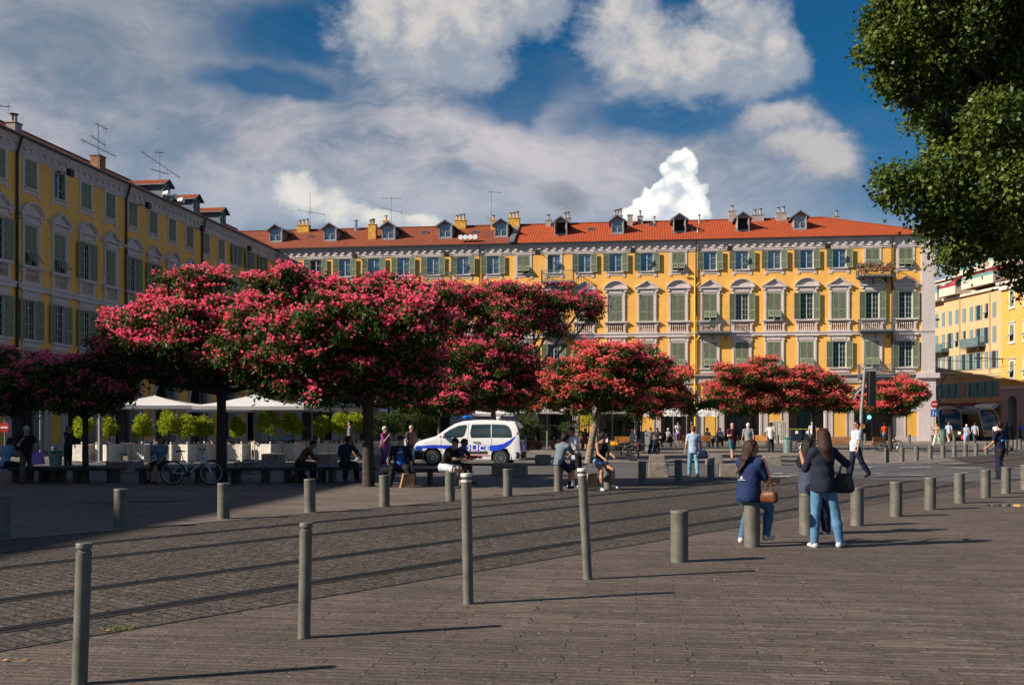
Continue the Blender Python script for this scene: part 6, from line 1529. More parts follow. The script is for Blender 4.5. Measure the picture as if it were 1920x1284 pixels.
q29 = person(gp(1812, 834), 150, 'old woman with white hair in blue and white dress carrying a red bag', 'walk', 1.62, 1.1, .026, None, .3, dress=((.30, .36, .50), 1.1), hair=('short', 'w'), skin='l', lean=8, female=True, shoes=(.6, .5, .45))
w_ = q29['w'](q29['AR'][1][2]); w2 = q29['w'](q29['AR'][0][2]); wl_ = w_ if w_.x < w2.x else w2
bag(q29, wl_ + Vector((-.05, 0, -.02)), 'bright red handbag of the old woman in a striped dress', (.62, .01, .03), .26, .30, .12)
person(gp(1828, 833), 172, 'man in pale tee beside the old woman in a dress', 'walk', 1.74, 1., .026, (.42, .45, .55), .7, 'trousers', (.05, .06, .06), hair=('short', 'b'), skin='l')
person(gp(1868, 836), 160, 'person in white tee half hidden behind the navy policeman', 'stand', 1.66, 1., .028, (.6, .6, .6), .6, 'trousers', (.05, .05, .05), hair=('short', 'k'), skin='d')
for x, c_, lb in ((1888, (.05, .06, .09), 'dark clothed'), (1899, (.09, .05, .04), 'brown clothed'), (1914, (.08, .20, .42), 'blue clothed')):
    person(gp(x, 824), 170 + x % 7 * 9, lb + ' passer-by in the shade at the far right arches', 'walk', 1.70, 1., .035, c_, 1.3, 'trousers', (.03, .03, .04), hair=('short', 'k'), skin='t', group='passers-by in the shade of the right street', fingers=False)
# left part
person(gp(9, 905), 155, 'woman in light blue top sitting on the bench at the left edge', 'sit', 1.66, 1.05, .02, (.20, .34, .55), .75, 'shorts', (.02, .02, .03), (.3, .28, .28), ('bob', 'k'), 't', 12, 8, 0, seat=.47, female=True, hunch=10)
q2 = person(gp(50, 906), 20, 'white haired man in black tee and blue face mask walking with a lilac bag', 'walk', 1.70, 1.0, .02, (.015, .013, .015), .75, 'trousers', (.10, .085, .06), (.06, .04, .03), ('short', 'w'), 'l', 3, 6, 0, mask=(.10, .36, .48), arms=((38, 92, 2, 25), (30, 60, 16)))
wq = q2['w'](q2['AR'][1][2]); t = thing('carrier_bag', 'lilac carrier bag held by the masked man at the left', 'bag', wq + Vector((.05, -.02, -.02)), R(12)); mb = MB()
mb.prism([(-.15, -.18), (.13, -.16), (.19, -.50), (-.17, -.53)], -.05, .05); bevelled(mb.build('body', [cloth((.36, .20, .55), .6)], t), .02)
for y_ in (-.03, .03): mb = MB(); mb.tube([(-.09, y_, -.18), (-.03, y_ * .5, .0), (.03, y_ * .5, .0), (.09, y_, -.17)], .007, 6); mb.build('handle', [cloth((.36, .20, .55), .6)], t)
person(gp(128, 873), 60, 'dark clothed person with raised hand standing beyond the left bench', 'stand', 1.62, 1.1, .024, (.03, .022, .028), 1.8, 'trousers', (.012, .012, .015), hair=('bob', 'b'), skin='t', hpitch=6, arms=((46, 110, 6, 20), (4, 20, 8)), female=True)
person(gp(303, 905), -20, 'man in blue tee and black shorts sitting on the bench left of the bicycle', 'sit', 1.72, 1.06, .02, (.10, .19, .30), .75, 'shorts', (.012, .012, .016), (.02, .02, .02), ('short', 'k'), 't', 6, 0, 70, seat=.47, legs=((84, 88, 6), (78, 70, 4)), arms=((40, 104, 0, 30), (20, 40, 4)))
person(gp(557, 905) + Vector((0, .25, 0)), 105, 'man in brown long sleeved top hunched on the bench, facing right', 'sit', 1.74, 1.0, .02, (.16, .06, .03), 1.5, 'trousers', (.02, .02, .022), (.03, .02, .02), ('short', 'k'), 't', 34, -8, 0, seat=.47, hunch=16, arms=((36, 50, 6), (36, 50, 6)))
person(gp(645, 905) + Vector((0, .2, 0)), 165, 'man in dark blue tee sitting back to camera between the two large trunks', 'sit', 1.76, 1.02, .02, (.02, .03, .06), .8, 'trousers', (.015, .015, .02), (.25, .25, .25), ('short', 'k'), 'd', 12, 4, -30, seat=.47, hunch=10, arms=((2, 45, 44), (20, 50, 20)))
q7 = person(gp(656, 864), -80, 'man in grey purple tee and dark red shorts walking left past the planters', 'walk', 1.82, 1.0, .022, (.16, .13, .20), .75, 'shorts', (.30, .02, .03), (.6, .58, .6), ('short', 'k'), 't', 0, 0, 0, legs=((10, 4, 1), (-14, 18, 1)), arms=((-10, 14, 5), (6, 20, 5)))
person(gp(647, 861), -70, 'dark haired woman walking beyond the man in dark red shorts', 'walk', 1.60, .95, .026, (.45, .42, .44), .6, 'trousers', (.04, .04, .06), hair=('short', 'k'), skin='l', female=True)
person(gp(722, 882), 60, 'grey haired woman in a purple patterned dress standing behind the bench', 'walk', 1.66, 1.08, .022, None, .9, dress=((.20, .045, .16), 1.25), hair=('short', 'g'), skin='t', shoes=(.3, .2, .2), mask=(.4, .4, .42), arms=((30, 110, 10, 10), (6, 30, 8)), female=True)
q10 = person(gp(750, 912) + Vector((0, .15, 0)), 4, 'heavy man in navy cap, face mask and black jacket over a blue tee, seated', 'sit', 1.76, 1.28, .018, (.014, .016, .024), 1.85, 'trousers', (.012, .012, .015), (.05, .05, .06), ('none', 'k'), 't', 2, 8, 0, seat=.47, legs=((84, 84, 16), (84, 84, 16)), arms=((22, 44, 14), (22, 44, 14)), mask=(.10, .36, .40), cap=(.02, .035, .09), jacket=True)
V, Fq = surface_nets([(q10['waist'] + [0, -.085, -.10], q10['chest2'] + [0, -.035, -.06], .155, .115, (0, 1, 0), 1.1)], .016, .02); obj('shirt', np_mesh('shirt', V, Fq, [cloth((.02, .10, .42))], smooth=True), q10['t'])
mb = MB(); 
for i in range(5): mb.box(-.07 + i * .03, -.05 + i * .03, -.262, -.235, .93 + .006 * i, .965 + .006 * i)
mb.build('shirt_print', ['white'], q10['t'], (0, -.0, -.0))
for i_, sd in ((0, -1), (1, 1)):
    a, b, c_, d = q10['AR'][i_]; mb = MB(); mb.tube([a + [sd * .065, 0, .03], b + [sd * .062, 0, 0], c_ + [sd * .045, 0, 0]], .014, 6); mb.build('sleeve_stripe', [cloth((.20, .34, .55))], q10['t'])
person(gp(771, 872), 30, 'person in dark clothes standing by a parked scooter left of the van', 'stand', 1.62, 1., .028, (.10, .05, .06), .7, 'jeans', (.05, .08, .13), hair=('short', 'g'), skin='t')
person(gp(832, 914) + Vector((0, .1, 0)), 62, 'man in black tee, white shorts and black cap leaning forward before the van', 'sit', 1.80, 1.08, .018, (.010, .010, .012), .85, 'shorts', (.55, .58, .66), (.02, .03, .05), ('none', 'k'), 't', 26, -4, 10, seat=.47, cap=(.012, .012, .015), hunch=10, arms=((44, 46, 2), (44, 46, 2)))
person(gp(851, 911) + Vector((0, .55, 0)), 66, 'young man in dark tee sitting beyond the man with white shorts', 'sit', 1.72, .95, .02, (.05, .05, .07), .8, 'shorts', (.03, .03, .04), (.02, .03, .05), ('short', 'k'), 'd', 24, -2, 0, seat=.47, hunch=8, arms=((44, 46, 2), (44, 46, 2)))
person(gp(1047, 921), 140, 'boy in grey tee and navy shorts sitting on a bollard, back turned', 'perch', 1.64, 1.0, .018, (.13, .17, .21), .8, 'shorts', (.012, .018, .05), (.015, .015, .015), ('afro', 'k'), 't', 22, 0, -20, seat=.66, legs=((58, 66, 6), (50, 56, 10)), arms=((44, 40, 6), (40, 46, 8)), socks=(.02, .02, .02), hunch=12)
person(gp(1080, 913), -60, 'youth in white tee under a black pinafore standing by the seated boy', 'stand', 1.64, .95, .02, (.50, .52, .62), .7, 'shorts', (.012, .012, .016), (.6, .6, .6), ('short', 'k'), 't', 12, 8, 0, socks=(.7, .7, .7), arms=((30, 100, 6, 10), (10, 40, 8)), legs=((6, 8, 4), (-4, 8, 4)))
person(gp(1125, 918) + Vector((0, 0, 0)), 28, 'girl with long black hair in black tank top and denim shorts sitting on a bollard', 'perch', 1.68, .93, .016, (.010, .010, .012), 0, 'hotpants', (.22, .36, .52), (.75, .78, .82), ('long.35', 'k'), 't', 12, 0, 48, tank=True, midriff=False, seat=.66, legs=((50, 44, 10), (58, 62, 12)), arms=((20, 42, 4, 10), (28, 44, 2, 10)), female=True, hunch=4)
q17 = person(gp(1184, 850) + Vector((0, 0, 0)), 62, 'old man in light blue shirt and white shorts sitting with crossed legs', 'sit', 1.72, 1.08, .022, (.30, .42, .56), 1.2, 'shorts', (.60, .56, .48), (.7, .68, .64), ('bald', 'w'), 'l', 4, 0, 20, seat=.50, legs=((84, 80, 6), (92, 22, 4)), arms=((40, 118, 4), (24, 50, 8)))
person(gp(1271, 832), 10, 'waiter in white tee and violet apron under the scalloped awning', 'stand', 1.74, 1., .028, (.55, .55, .6), .6, 'shorts', (.30, .12, .42), hair=('short', 'k'), skin='t', arms=((34, 70, 6), (-4, 12, 8)))
CF = [(1097, 842, 170, (.03, .03, .035), 'dark haired guest in a dark red armchair left of the leaning trunk', 'k'), (1220, 836, 175, (.30, .20, .18), 'cafe guest in pink brown shirt seated behind the sandwich board', 'k'), (1232, 838, 150, (.04, .03, .03), 'dark clothed cafe guest behind the second motorcycle', 'b'),
      (1252, 839, 120, (.28, .24, .28), 'cafe guest in pale mauve shirt and sun hat', 'g'), (1350, 838, 170, (.60, .62, .68), 'cafe guest in a white shirt seated in a black wicker chair', 'k'), (1325, 838, 120, (.03, .03, .04), 'dark clothed cafe guest facing the one in a white shirt', 'k'),
      (540, 842, 150, (.30, .40, .48), 'cafe guest in pale blue behind the second white parasol pole', 'k')]
for x, y, f, c_, lb, hc in CF: person(gp(x, y), f, lb, 'sit', 1.7, 1., .028, c_, .8, 'trousers', (.03, .03, .04), hair=('short', hc), skin='t', seat=.46, lean=6, fingers=False)
# ================================================================== STREET FURNITURE, VEHICLES
M['concrete'] = mat('stone_block', (.22, .19, .16), .85, 0, .3, 5, .5, 50)
M['bench_top'] = mat('dark_bench_stone', (.022, .024, .027), .6, 0, .3, 4, .2)
M['wood_bench'] = mat('orange_bench_wood', (.50, .20, .035), .5, 0, .3, 8, .3, 30)
M['planter'] = mat('white_planter_wood', (.66, .62, .54), .6, 0, .15, 5)
M['soil'] = mat('potting_soil', (.03, .02, .015), .9)
M['canvas'] = mat('white_parasol_canvas', (.66, .64, .62), .8, 0, .08, 2)
M['pole_grey'] = mat('grey_pole', (.25, .25, .24), .45, .2, .2, 6)
M['red'] = mat('sign_red', (.45, .015, .015), .5); M['blue'] = mat('sign_blue', (.01, .10, .42), .5)
# stone blocks
def stone(px0, px1, py, h, dp, lab, rz=BA):
    p = gp(px0, py); q = gp(px1, py); w = (q - p).length; t = (p + q) / 2
    mb = MB(); mb.box(-w / 2, w / 2, 0, dp, 0, h); o = bevelled(mb.build('stone_block', 'concrete', None, (t.x, t.y, 0), rz), .02)
    tag(o, lab, 'stone block', 'low stone blocks used as seats')
for a in ((197, 240, 888, .40, 1.2, 'dark stone block behind the bench between the forked tree and the seated man'), (437, 478, 888, .40, 1.2, 'dark stone block right of the bicycle tree'), (489, 522, 869, .42, .9, 'sunlit stone block behind the bench below the white parasol pole'),
          (590, 622, 869, .42, .9, 'sunlit stone block between the two seated men'), (698, 722, 871, .42, .8, 'sunlit stone block behind the woman in purple'), (1003, 1030, 872, .42, .8, 'stone block just right of the van rear bumper'), (921, 985, 893, .42, .8, 'dark shaded stone block in front of the van rear wheel'),
          (1217, 1247, 873, .45, .8, 'sunlit stone block below the second motorcycle'), (1216, 1253, 895, .45, .8, 'dark shaded stone block left of the walking woman, front one of two'), (1350, 1395, 894, .42, .9, 'sunlit stone block just left of the seated girl in blue'),
          (1325, 1355, 872, .40, .8, 'sunlit stone block below the man in maroon'), (1434, 1465, 873, .40, .8, 'dark sided stone block right of the seated girl head'), (1549, 1576, 873, .40, .8, 'stone block right of the standing girl elbow'), (400, 436, 893, .3, .5, 'low dark stone at the foot of the bicycle tree')): stone(*a)
# long benches in the shade
def long_bench(x0, x1, py, lab, legs, dp=.55, h=.46):
    a, b = gp(x0, py), gp(x1, py); L_ = (b - a).length; t = thing('long_bench', lab, 'bench', ((a + b) / 2), math.atan2(b.y - a.y, b.x - a.x), 'long backless benches under the trees')
    mb = MB(); mb.box(-L_ / 2, L_ / 2, -dp / 2, dp / 2, h - .10, h); bevelled(mb.build('seat', 'bench_top', t), .012)
    for k in legs: mb = MB(); x = -L_ / 2 + L_ * k; mb.box(x - .06, x + .06, -dp / 2 + .06, dp / 2 - .06, 0, h - .102); mb.build('leg', 'bench_top', t)
    return t
long_bench(28, 225, 904, 'long dark backless bench at the far left beside the masked man', (.06, .3, .42, .62, .94), .9)
long_bench(262, 452, 905, 'long dark bench with the man in blue tee behind the bicycle', (.05, .35, .6, .95), .8)
long_bench(455, 610, 904, 'long dark bench under the hunched man in brown', (.28, .55, .68, .96), .8)
long_bench(614, 708, 903, 'long dark bench between the two men seated by the large trunk', (.1, .9), .8)
long_bench(716, 862, 908, 'long dark bench carrying the man with cap and mask', (.06, .4, .62, .88), .7)
# orange slatted benches
def slat_bench(px, py, w, rz, lab):
    t = thing('slatted_bench', lab, 'bench', gp(px, py), rz, 'orange slatted benches')
    mb = MB()
    for k in range(5): mb.box(-w / 2, w / 2, -.22 + k * .095, -.14 + k * .095, .43, .465)
    mb.build('seat', 'wood_bench', t); mb = MB()
    for k in range(4): mb.box(-w / 2, w / 2, .27 + k * .02, .30 + k * .02, .50 + k * .10, .585 + k * .10)
    mb.build('backrest', 'wood_bench', t)
    for s in (-1, 1):
        mb = MB(); x = s * (w / 2 - .18); mb.tube([(x, -.22, 0), (x, -.17, .42), (x, .22, .42), (x, .36, .9)], .022, 6); mb.tube([(x, .34, 0), (x, .22, .42)], .022, 6); mb.build('leg', 'iron', t)
# the long one faces away (we see its back)
slat_bench(1568, 846, 2.0, PI, 'orange slatted bench seen from the back, between the bins and the traffic light'); slat_bench(1641, 846, 1.1, PI + .5, 'short orange slatted bench right of the traffic light pole')
slat_bench(1425, 840, 1.2, PI - .4, 'orange slatted bench behind the white haired man'); slat_bench(1290, 841, 1.1, PI + .2, 'orange slatted bench left of the ginger haired woman head'); slat_bench(1320, 841, .8, PI, 'narrow orange bench right of the ginger haired woman'); slat_bench(1172, 846, 1.2, 0, 'orange slatted bench under the seated old man')
# parasols
def parasol(px, D, w, rimz, apex, lab, rz=.3, poleo=0):
    t = thing('parasol', lab, 'parasol', at(px, D), rz, 'large white cafe parasols')
    mb = MB(); h = w / 2; n = 5; ap = Vector((0, 0, apex)); cs = [Vector((-h, -h, rimz)), Vector((h, -h, rimz)), Vector((h, h, rimz)), Vector((-h, h, rimz))]
    for i in range(4):
        a, b = cs[i], cs[(i + 1) % 4]; m_ = (a + b) / 2 + Vector((0, 0, -.02))
        for (p, q) in ((a, m_), (m_, b)):
            prev = (p, q)
            for k in range(1, n + 1):
                f = k / n; sag = -.10 * math.sin(PI * f) * (apex - rimz); cur = (p.lerp(ap, f) + Vector((0, 0, sag)), q.lerp(ap, f) + Vector((0, 0, sag * 1.8)))
                mb.face([prev[0], prev[1], cur[1], cur[0]] if k < n else [prev[0], prev[1], cur[0]], 0, True); prev = cur
            o = Vector((0, 0, -.16)); mb.face([p + o, q + o, q, p], 0)
    mb.build('canopy', 'canvas', t)
    mb = MB(); mb.tube([(0, 0, 0), (0, 0, apex + .05)], .045, 10); mb.box(-.35, .35, -.35, .35, 0, .06); mb.build('pole', 'pole_grey', t)
    for i in range(4):
        mb = MB(); a = cs[i]; m_ = (cs[i] + cs[(i + 1) % 4]) / 2
        mb.tube([(0, 0, apex - .08), a.lerp(ap, .04) + Vector((0, 0, -.04))], .014, 5); mb.tube([(0, 0, rimz - .25), a.lerp(ap, .5) + Vector((0, 0, -.12))], .012, 5); mb.tube([(0, 0, rimz - .25), m_.lerp(ap, .5) + Vector((0, 0, -.14))], .012, 5); mb.build('rib', 'pole_grey', t)
parasol(290, 53, 5.3, 2.60, 3.12, 'leftmost white parasol with blue shaded slope above the white planters', .25)
parasol(478, 49, 4.9, 2.50, 3.08, 'second white parasol from the left with its pole behind the planters', .12)
parasol(585, 58, 4.8, 2.55, 3.12, 'third white parasol from the left behind the dark hanging blossoms', .35)
parasol(650, 66, 4.8, 2.55, 3.2, 'white parasol at the right end beside the large dark trunk', .2)
parasol(420, 66, 4.2, 2.55, 3.1, 'white parasol in the second row near the shaded arches', .2)
parasol(1026, 64, 3.6, 2.45, 3.0, 'white parasol right of the van rear, below the coral tree', .1)
parasol(1120, 66, 4.4, 2.45, 2.95, 'wide white parasol behind the leaning tree trunk', .15)
parasol(912, 66, 3.2, 2.3, 2.8, 'white parasol glimpsed above the roof of the van', .1)
def scallop_awning(px, D, w, lab):
    t = thing('awning', lab, 'awning', at(px, D), BA, 'white scalloped awnings'); zt, zb, dp = 2.75, 2.42, 2.2
    mb = MB(); mb.prism([(dp, zt), (0, zb), (0, zb - .05), (dp, zt - .05)], -w / 2, w / 2, ax='x'); n = int(w / .16)
    for k in range(n):
        x0 = -w / 2 + w * k / n; x1 = x0 + w / n; dr = .25 + .05 * abs(math.sin(k * 1.05)) ** .6
        dr2 = .25 + .05 * abs(math.sin((k + 1) * 1.05)) ** .6
        wv = .03 * math.sin(k * 1.4); wv2 = .03 * math.sin((k + 1) * 1.4)
        mb.face([(x0, -.01 + wv, zb - dr), (x1, -.01 + wv2, zb - dr2), (x1, 0, zb), (x0, 0, zb)], 0)
    mb.build('canopy', 'canvas', t)
    for s in (-1, 1):
        for yy in (0.05, dp): mb = MB(); mb.tube([(s * (w / 2 - .06), yy, 0), (s * (w / 2 - .06), yy, zb if yy < 1 else zt - .03)], .03, 8); mb.build('post', 'pole_grey', t)
scallop_awning(1305, 70, 3.0, 'white scalloped awning at the right above the waiter'); scallop_awning(1243, 68, 3.2, 'white scalloped awning under the coral blossoms left of the waiter')
# planters
PM = {}
def planter(px, py, h=.78, w=.74, rz=.25, lab='', shrub='lime', br=.48, bz=1.28, seed=1, pal=True):
    t = thing('planter_box', lab, 'planter', gp(px, py), rz, 'white ball topped planter boxes')
    if 'm' not in PM:
        mb = MB(); a = w / 2
        for sx_ in (-1, 1):
            for sy in (-1, 1):
                mb.box(sx_ * a - .04, sx_ * a + .04, sy * a - .04, sy * a + .04, 0, h); mb.tube([(sx_ * a, sy * a, h), (sx_ * a, sy * a, h + .03)], .02, 6); mb.sphere((sx_ * a, sy * a, h + .065), .05, 10)
        PM['post'] = None
        mb = MB()
        for s in (-1, 1):
            for k in range(6):
                x = -a + .06 + (2 * a - .12) * (k + .5) / 6; g_ = (2 * a - .12) / 12 - .008
                mb.box(x - g_, x + g_, s * a - .018, s * a + .018, .11, h - .05); mb.box(s * a - .018, s * a + .018, x - g_, x + g_, .11, h - .05)
            mb.box(-a, a, s * a - .025, s * a + .025, h - .05, h); mb.box(s * a - .025, s * a + .025, -a, a, h - .05, h); mb.box(-a, a, s * a - .025, s * a + .025, .07, .11); mb.box(s * a - .025, s * a + .025, -a, a, .07, .11)
        mb.box(-a + .02, a - .02, -a + .02, a - .02, .1, h - .08, 1); PM['m'] = mb.mesh('slat_panel', ['planter', 'soil'])
    obj('slat_panel', PM['m'], t)
    if 'p1' not in PM: mb = MB(); mb.box(-.04, .04, -.04, .04, 0, h); mb.tube([(0, 0, h), (0, 0, h + .03)], .02, 6); mb.sphere((0, 0, h + .065), .05, 10); PM['p1'] = mb.mesh('corner_post', ['planter'])
    for sx_ in (-1, 1):
        for sy in (-1, 1): obj('corner_post', PM['p1'], t, (sx_ * w / 2, sy * w / 2, 0))
    if shrub:
        s = thing('potted_shrub', lab.replace('white planter box', 'clipped round lime green shrub growing in the box') if False else None, 'shrub', gp(px, py), rz, 'round lime green shrubs in the planter boxes')
        mb = MB(); mb.tube([(0, 0, h - .1), (.02, 0, bz - br * .5)], .025, 6); mb.tube([(.02, 0, bz - br * .7), (.15, .05, bz)], .014, 5); mb.tube([(.02, 0, bz - br * .7), (-.15, .02, bz)], .014, 5); mb.build('stem', 'bark', s)
        shrub_ball(s, (0, 0, bz), br, 2600, shrub, seed, .085, sq=.9); return t, s
    return t, None
PL = [(157, 866, 'beside the forked dark trunk', .44), (205, 866, 'right of the slim grey pole', .42), (268, 865, 'left of the man in a blue tee', .47), (316, 865, 'behind the head of the man in a blue tee', .52), (349, 865, 'above the bicycle saddle', .46), (386, 864, 'above the bicycle handlebar', .44),
      (447, 864, 'just right of the bicycle tree trunk', .40), (503, 864, 'at the second parasol pole', .55), (549, 863, 'left of the hunched man in brown', .50), (603, 862, 'left of the man in a dark blue tee', .44), (636, 862, 'behind the man in a dark blue tee', .5), (668, 861, 'behind the man in dark red shorts', .5)]
for i, (x, y, lb, br) in enumerate(PL):
    t, s = planter(x, y, lab='white slatted planter box ' + lb, br=br, bz=1.52 + (.12 if br > .49 else 0), seed=40 + i, rz=-.38 if i % 3 else -.26)
    s['label'] = 'round lime green shrub ' + lb
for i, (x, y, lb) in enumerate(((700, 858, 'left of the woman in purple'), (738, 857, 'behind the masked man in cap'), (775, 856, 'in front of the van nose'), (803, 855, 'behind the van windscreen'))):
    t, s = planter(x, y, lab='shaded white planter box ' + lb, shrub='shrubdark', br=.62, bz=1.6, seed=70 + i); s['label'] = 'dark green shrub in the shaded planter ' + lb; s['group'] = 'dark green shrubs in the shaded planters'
# greenery at the right terrace (palms and bushes in tubs)
def spiky(px, py, h, n, lab, seed, l=.9):
    t = thing('potted_palm', lab, 'potted plant', gp(px, py)); rr = random.Random(seed)
    mb = MB(); mb.lathe([(.2, 0), (.28, .45), (.25, .46)], n=12); mb.build('pot', 'pot_terra', t); mb = MB(); mb.tube([(0, 0, .4), (0, 0, h)], .06, 7); mb.build('stem', 'bark', t); mb = MB()
    for _ in range(n):
        a = rr.uniform(0, 6.3); e = rr.uniform(-.2, 1.2); ll = l * rr.uniform(.7, 1.1); d = Vector((math.cos(a) * math.cos(e), math.sin(a) * math.cos(e), math.sin(e))); p0 = Vector((0, 0, h)); sd = Vector((-math.sin(a), math.cos(a), 0)) * .04
        m_ = p0 + d * ll * .55; e_ = p0 + d * ll + Vector((0, 0, -.28 * ll)); mb.face([p0 - sd * .3, m_ - sd, m_ + sd, p0 + sd * .3]); mb.face([m_ - sd, e_, m_ + sd])
    mb.build('foliage', 'leafpot', t)
M['leafpot'] = foliage_mat('pot_plant_leaf', (.03, .06, .015), (.12, .16, .03), .25)
for a in ((1163, 843, 1.5, 130, 'tall spiky potted palm above the yellow motorcycle tank', 1, .9), (1135, 842, 1.0, 90, 'low spiky potted plant behind the black haired girl', 2, .7), (1040, 843, 1.1, 120, 'dark spiky potted plant right of the van', 3, .9), (1058, 841, 1.3, 90, 'dark potted palm beside the thin tree trunk', 4, .8), (1180, 843, .8, 80, 'short spiky potted plant under the palm', 5, .6), (1010, 842, 1.0, 90, 'dark potted plant just behind the van rear door', 6, .8)): spiky(*a)
def bush(px, py, r, z, lab, seed, m='shrubdark', cat='bush'):
    t = thing('potted_bush', lab, cat, gp(px, py)); mb = MB(); mb.lathe([(.24, 0), (.3, .5), (.27, .5)], n=12); mb.build('pot', 'pot_terra', t); mb = MB(); mb.tube([(0, 0, .4), (0, 0, z)], .04, 6); mb.build('stem', 'bark', t); shrub_ball(t, (0, 0, z), r, 1500, m, seed, .09)
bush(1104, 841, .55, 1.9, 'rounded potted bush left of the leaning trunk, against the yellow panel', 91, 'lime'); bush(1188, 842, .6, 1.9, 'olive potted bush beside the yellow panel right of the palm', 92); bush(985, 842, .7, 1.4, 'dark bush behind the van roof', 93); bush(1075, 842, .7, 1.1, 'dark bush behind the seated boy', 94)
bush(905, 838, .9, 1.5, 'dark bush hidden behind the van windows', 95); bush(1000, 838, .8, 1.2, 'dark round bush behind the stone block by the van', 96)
# terrace rail, red armchair, sandwich boards, cafe tables and chairs
t = thing('terrace_railing', 'dark metal terrace railing behind the coral tree trunk', 'railing', at(1075, 66.5), BA); mb = MB()
for z in (.45, 1.15, 1.55): mb.bar((-3.4, 0, z), (3.4, 0, z), .04)
mb.build('rail', 'iron', t); mb = MB()
for k in range(9): mb.bar((-3.4 + .85 * k, 0, 0), (-3.4 + .85 * k, 0, 1.6), .04, up=(0, 1, 0))
mb.build('post', 'iron', t)
M['wicker'] = mat('black_wicker', (.015, .015, .016), .6, 0, .2, 30, .4, 80); M['redseat'] = mat('dark_red_seat', (.10, .012, .012), .7); M['cream_metal'] = mat('cream_metal', (.55, .50, .42), .5)
def chair(px, py, rz, lab, m='wicker', arms=True):
    t = thing('cafe_chair', lab, 'chair', gp(px, py), rz, 'cafe chairs')
    mb = MB(); mb.box(-.22, .22, -.22, .22, .42, .46); mb.build('seat', m, t); mb = MB()
    for k in range(7):
        a = PI * (k / 6); mb.bar((.25 * math.cos(a), .2 + .05 * math.sin(a), .46), (.27 * math.cos(a), .22 + .07 * math.sin(a), .86 - .12 * abs(math.cos(a))), .09, .02)
    mb.tube([(.27 * math.cos(PI * k / 8), .22 + .09 * math.sin(PI * k / 8), .88 - .14 * abs(math.cos(PI * k / 8))) for k in range(9)], .018, 6); mb.build('backrest', m, t)
    for sx_ in (-1, 1):
        for sy in (-1, 1): mb = MB(); mb.tube([(sx_ * .19, sy * .19, .43), (sx_ * .22, sy * .23, 0)], .014, 6); mb.build('leg', m, t)
    return t
def table(px, py, lab, m='wicker'):
    t = thing('cafe_table', lab, 'table', gp(px, py), 0, 'cafe tables'); mb = MB(); mb.lathe([(.35, .72), (.36, .735), (.35, .75)], n=20); mb.build('table_top', m, t); mb = MB(); mb.lathe([(.2, 0), (.03, .04), (.025, .71)], n=10); mb.build('base', 'iron', t)
for a in ((1329, 840, .3, 'black wicker chair, empty, left of the guest in white'), (1343, 841, PI, 'black wicker chair under the guest in a white shirt'), (1358, 838, -.6, 'black wicker chair right of the guest in white'), (1252, 842, 2.5, 'dark chair of the guest in a sun hat'), (1310, 838, .8, 'dark cafe chair beside the orange bench')): chair(*a)
chair(1097, 845, PI, 'dark red cafe armchair left of the leaning trunk', 'redseat'); chair(1218, 840, 2.8, 'dark cafe chair behind the sandwich boards')
for a in ((1338, 837, 'cafe table between the two seated guests'), (1265, 836, 'dark cafe table near the waiter')): table(*a)
for a in ((232, 866, .4, 'cream metal chair between the second and third planter', 'cream_metal'), (420, 862, .2, 'cream metal chair behind the bicycle tree trunk', 'cream_metal'), (470, 861, -.4, 'cream metal chair between planters left of the second parasol', 'cream_metal'), (527, 861, .5, 'cream metal chair left of the ninth planter', 'cream_metal'), (578, 862, 2.7, 'cream folding chair beside the hunched man in brown', 'cream_metal'), (408, 860, 2.0, 'orange cafe chair behind the bicycle handlebar', 'pot_terra'), (481, 859, 1.2, 'orange brown cafe chair at the second parasol', 'pot_terra'), (530, 858, 2.0, 'orange brown cafe chair near the ninth planter', 'pot_terra'), (590, 858, 2, 'brown cafe chair left of the man in a dark blue tee', 'pot_terra')): chair(*a)
for a in ((455, 857, 'cream cafe table behind the seventh planter', 'cream_metal'), (570, 857, 'brown cafe table between parasol poles', 'pot_terra'), (240, 860, 'brown cafe table behind the second planter', 'pot_terra')): table(*a)
for px, lab in ((1204, 'black folding sandwich board left of the dark trunk'), (1212, 'black folding sandwich board right of the dark trunk')):
    t = thing('sandwich_board', lab, 'sign', gp(px, 845), .3 if px < 1208 else -.5); mb = MB(); mb.prism([(-.28, 0), (-.25, 0), (.02, 1.2), (-.02, 1.2)], -.3, .3, ax='x'); mb.prism([(.28, 0), (.25, 0), (-.02, 1.2), (.02, 1.2)], -.3, .3, ax='x'); mb.build('board', 'iron', t)
# parked dark motor scooter left of the van + poles
def slim_pole(px, py, h, r, lab, m='pole_grey', base=True):
    t = thing('pole', lab, 'pole', gp(px, py)); mb = MB(); mb.tube([(0, 0, 0), (0, 0, h)], r, 12); mb.build('shaft', m, t)
    if base: mb = MB(); mb.lathe([(r * 2.2, 0), (r * 2.2, .03), (r, .06)], n=12); mb.build('base', m, t)
slim_pole(188, 867, 2.7, .10, 'grey pole between the first two planters'); slim_pole(76, 869, 3.2, .045, 'thin grey pole behind the masked man at the left'); slim_pole(284, 872, .95, .05, 'slim grey post left of the man in blue tee'); slim_pole(424, 871, 1.1, .05, 'slim grey post behind the bicycle tree trunk'); slim_pole(1188 - 40, 850, 2.8, .03, 'thin pale pole behind the first motorcycle')
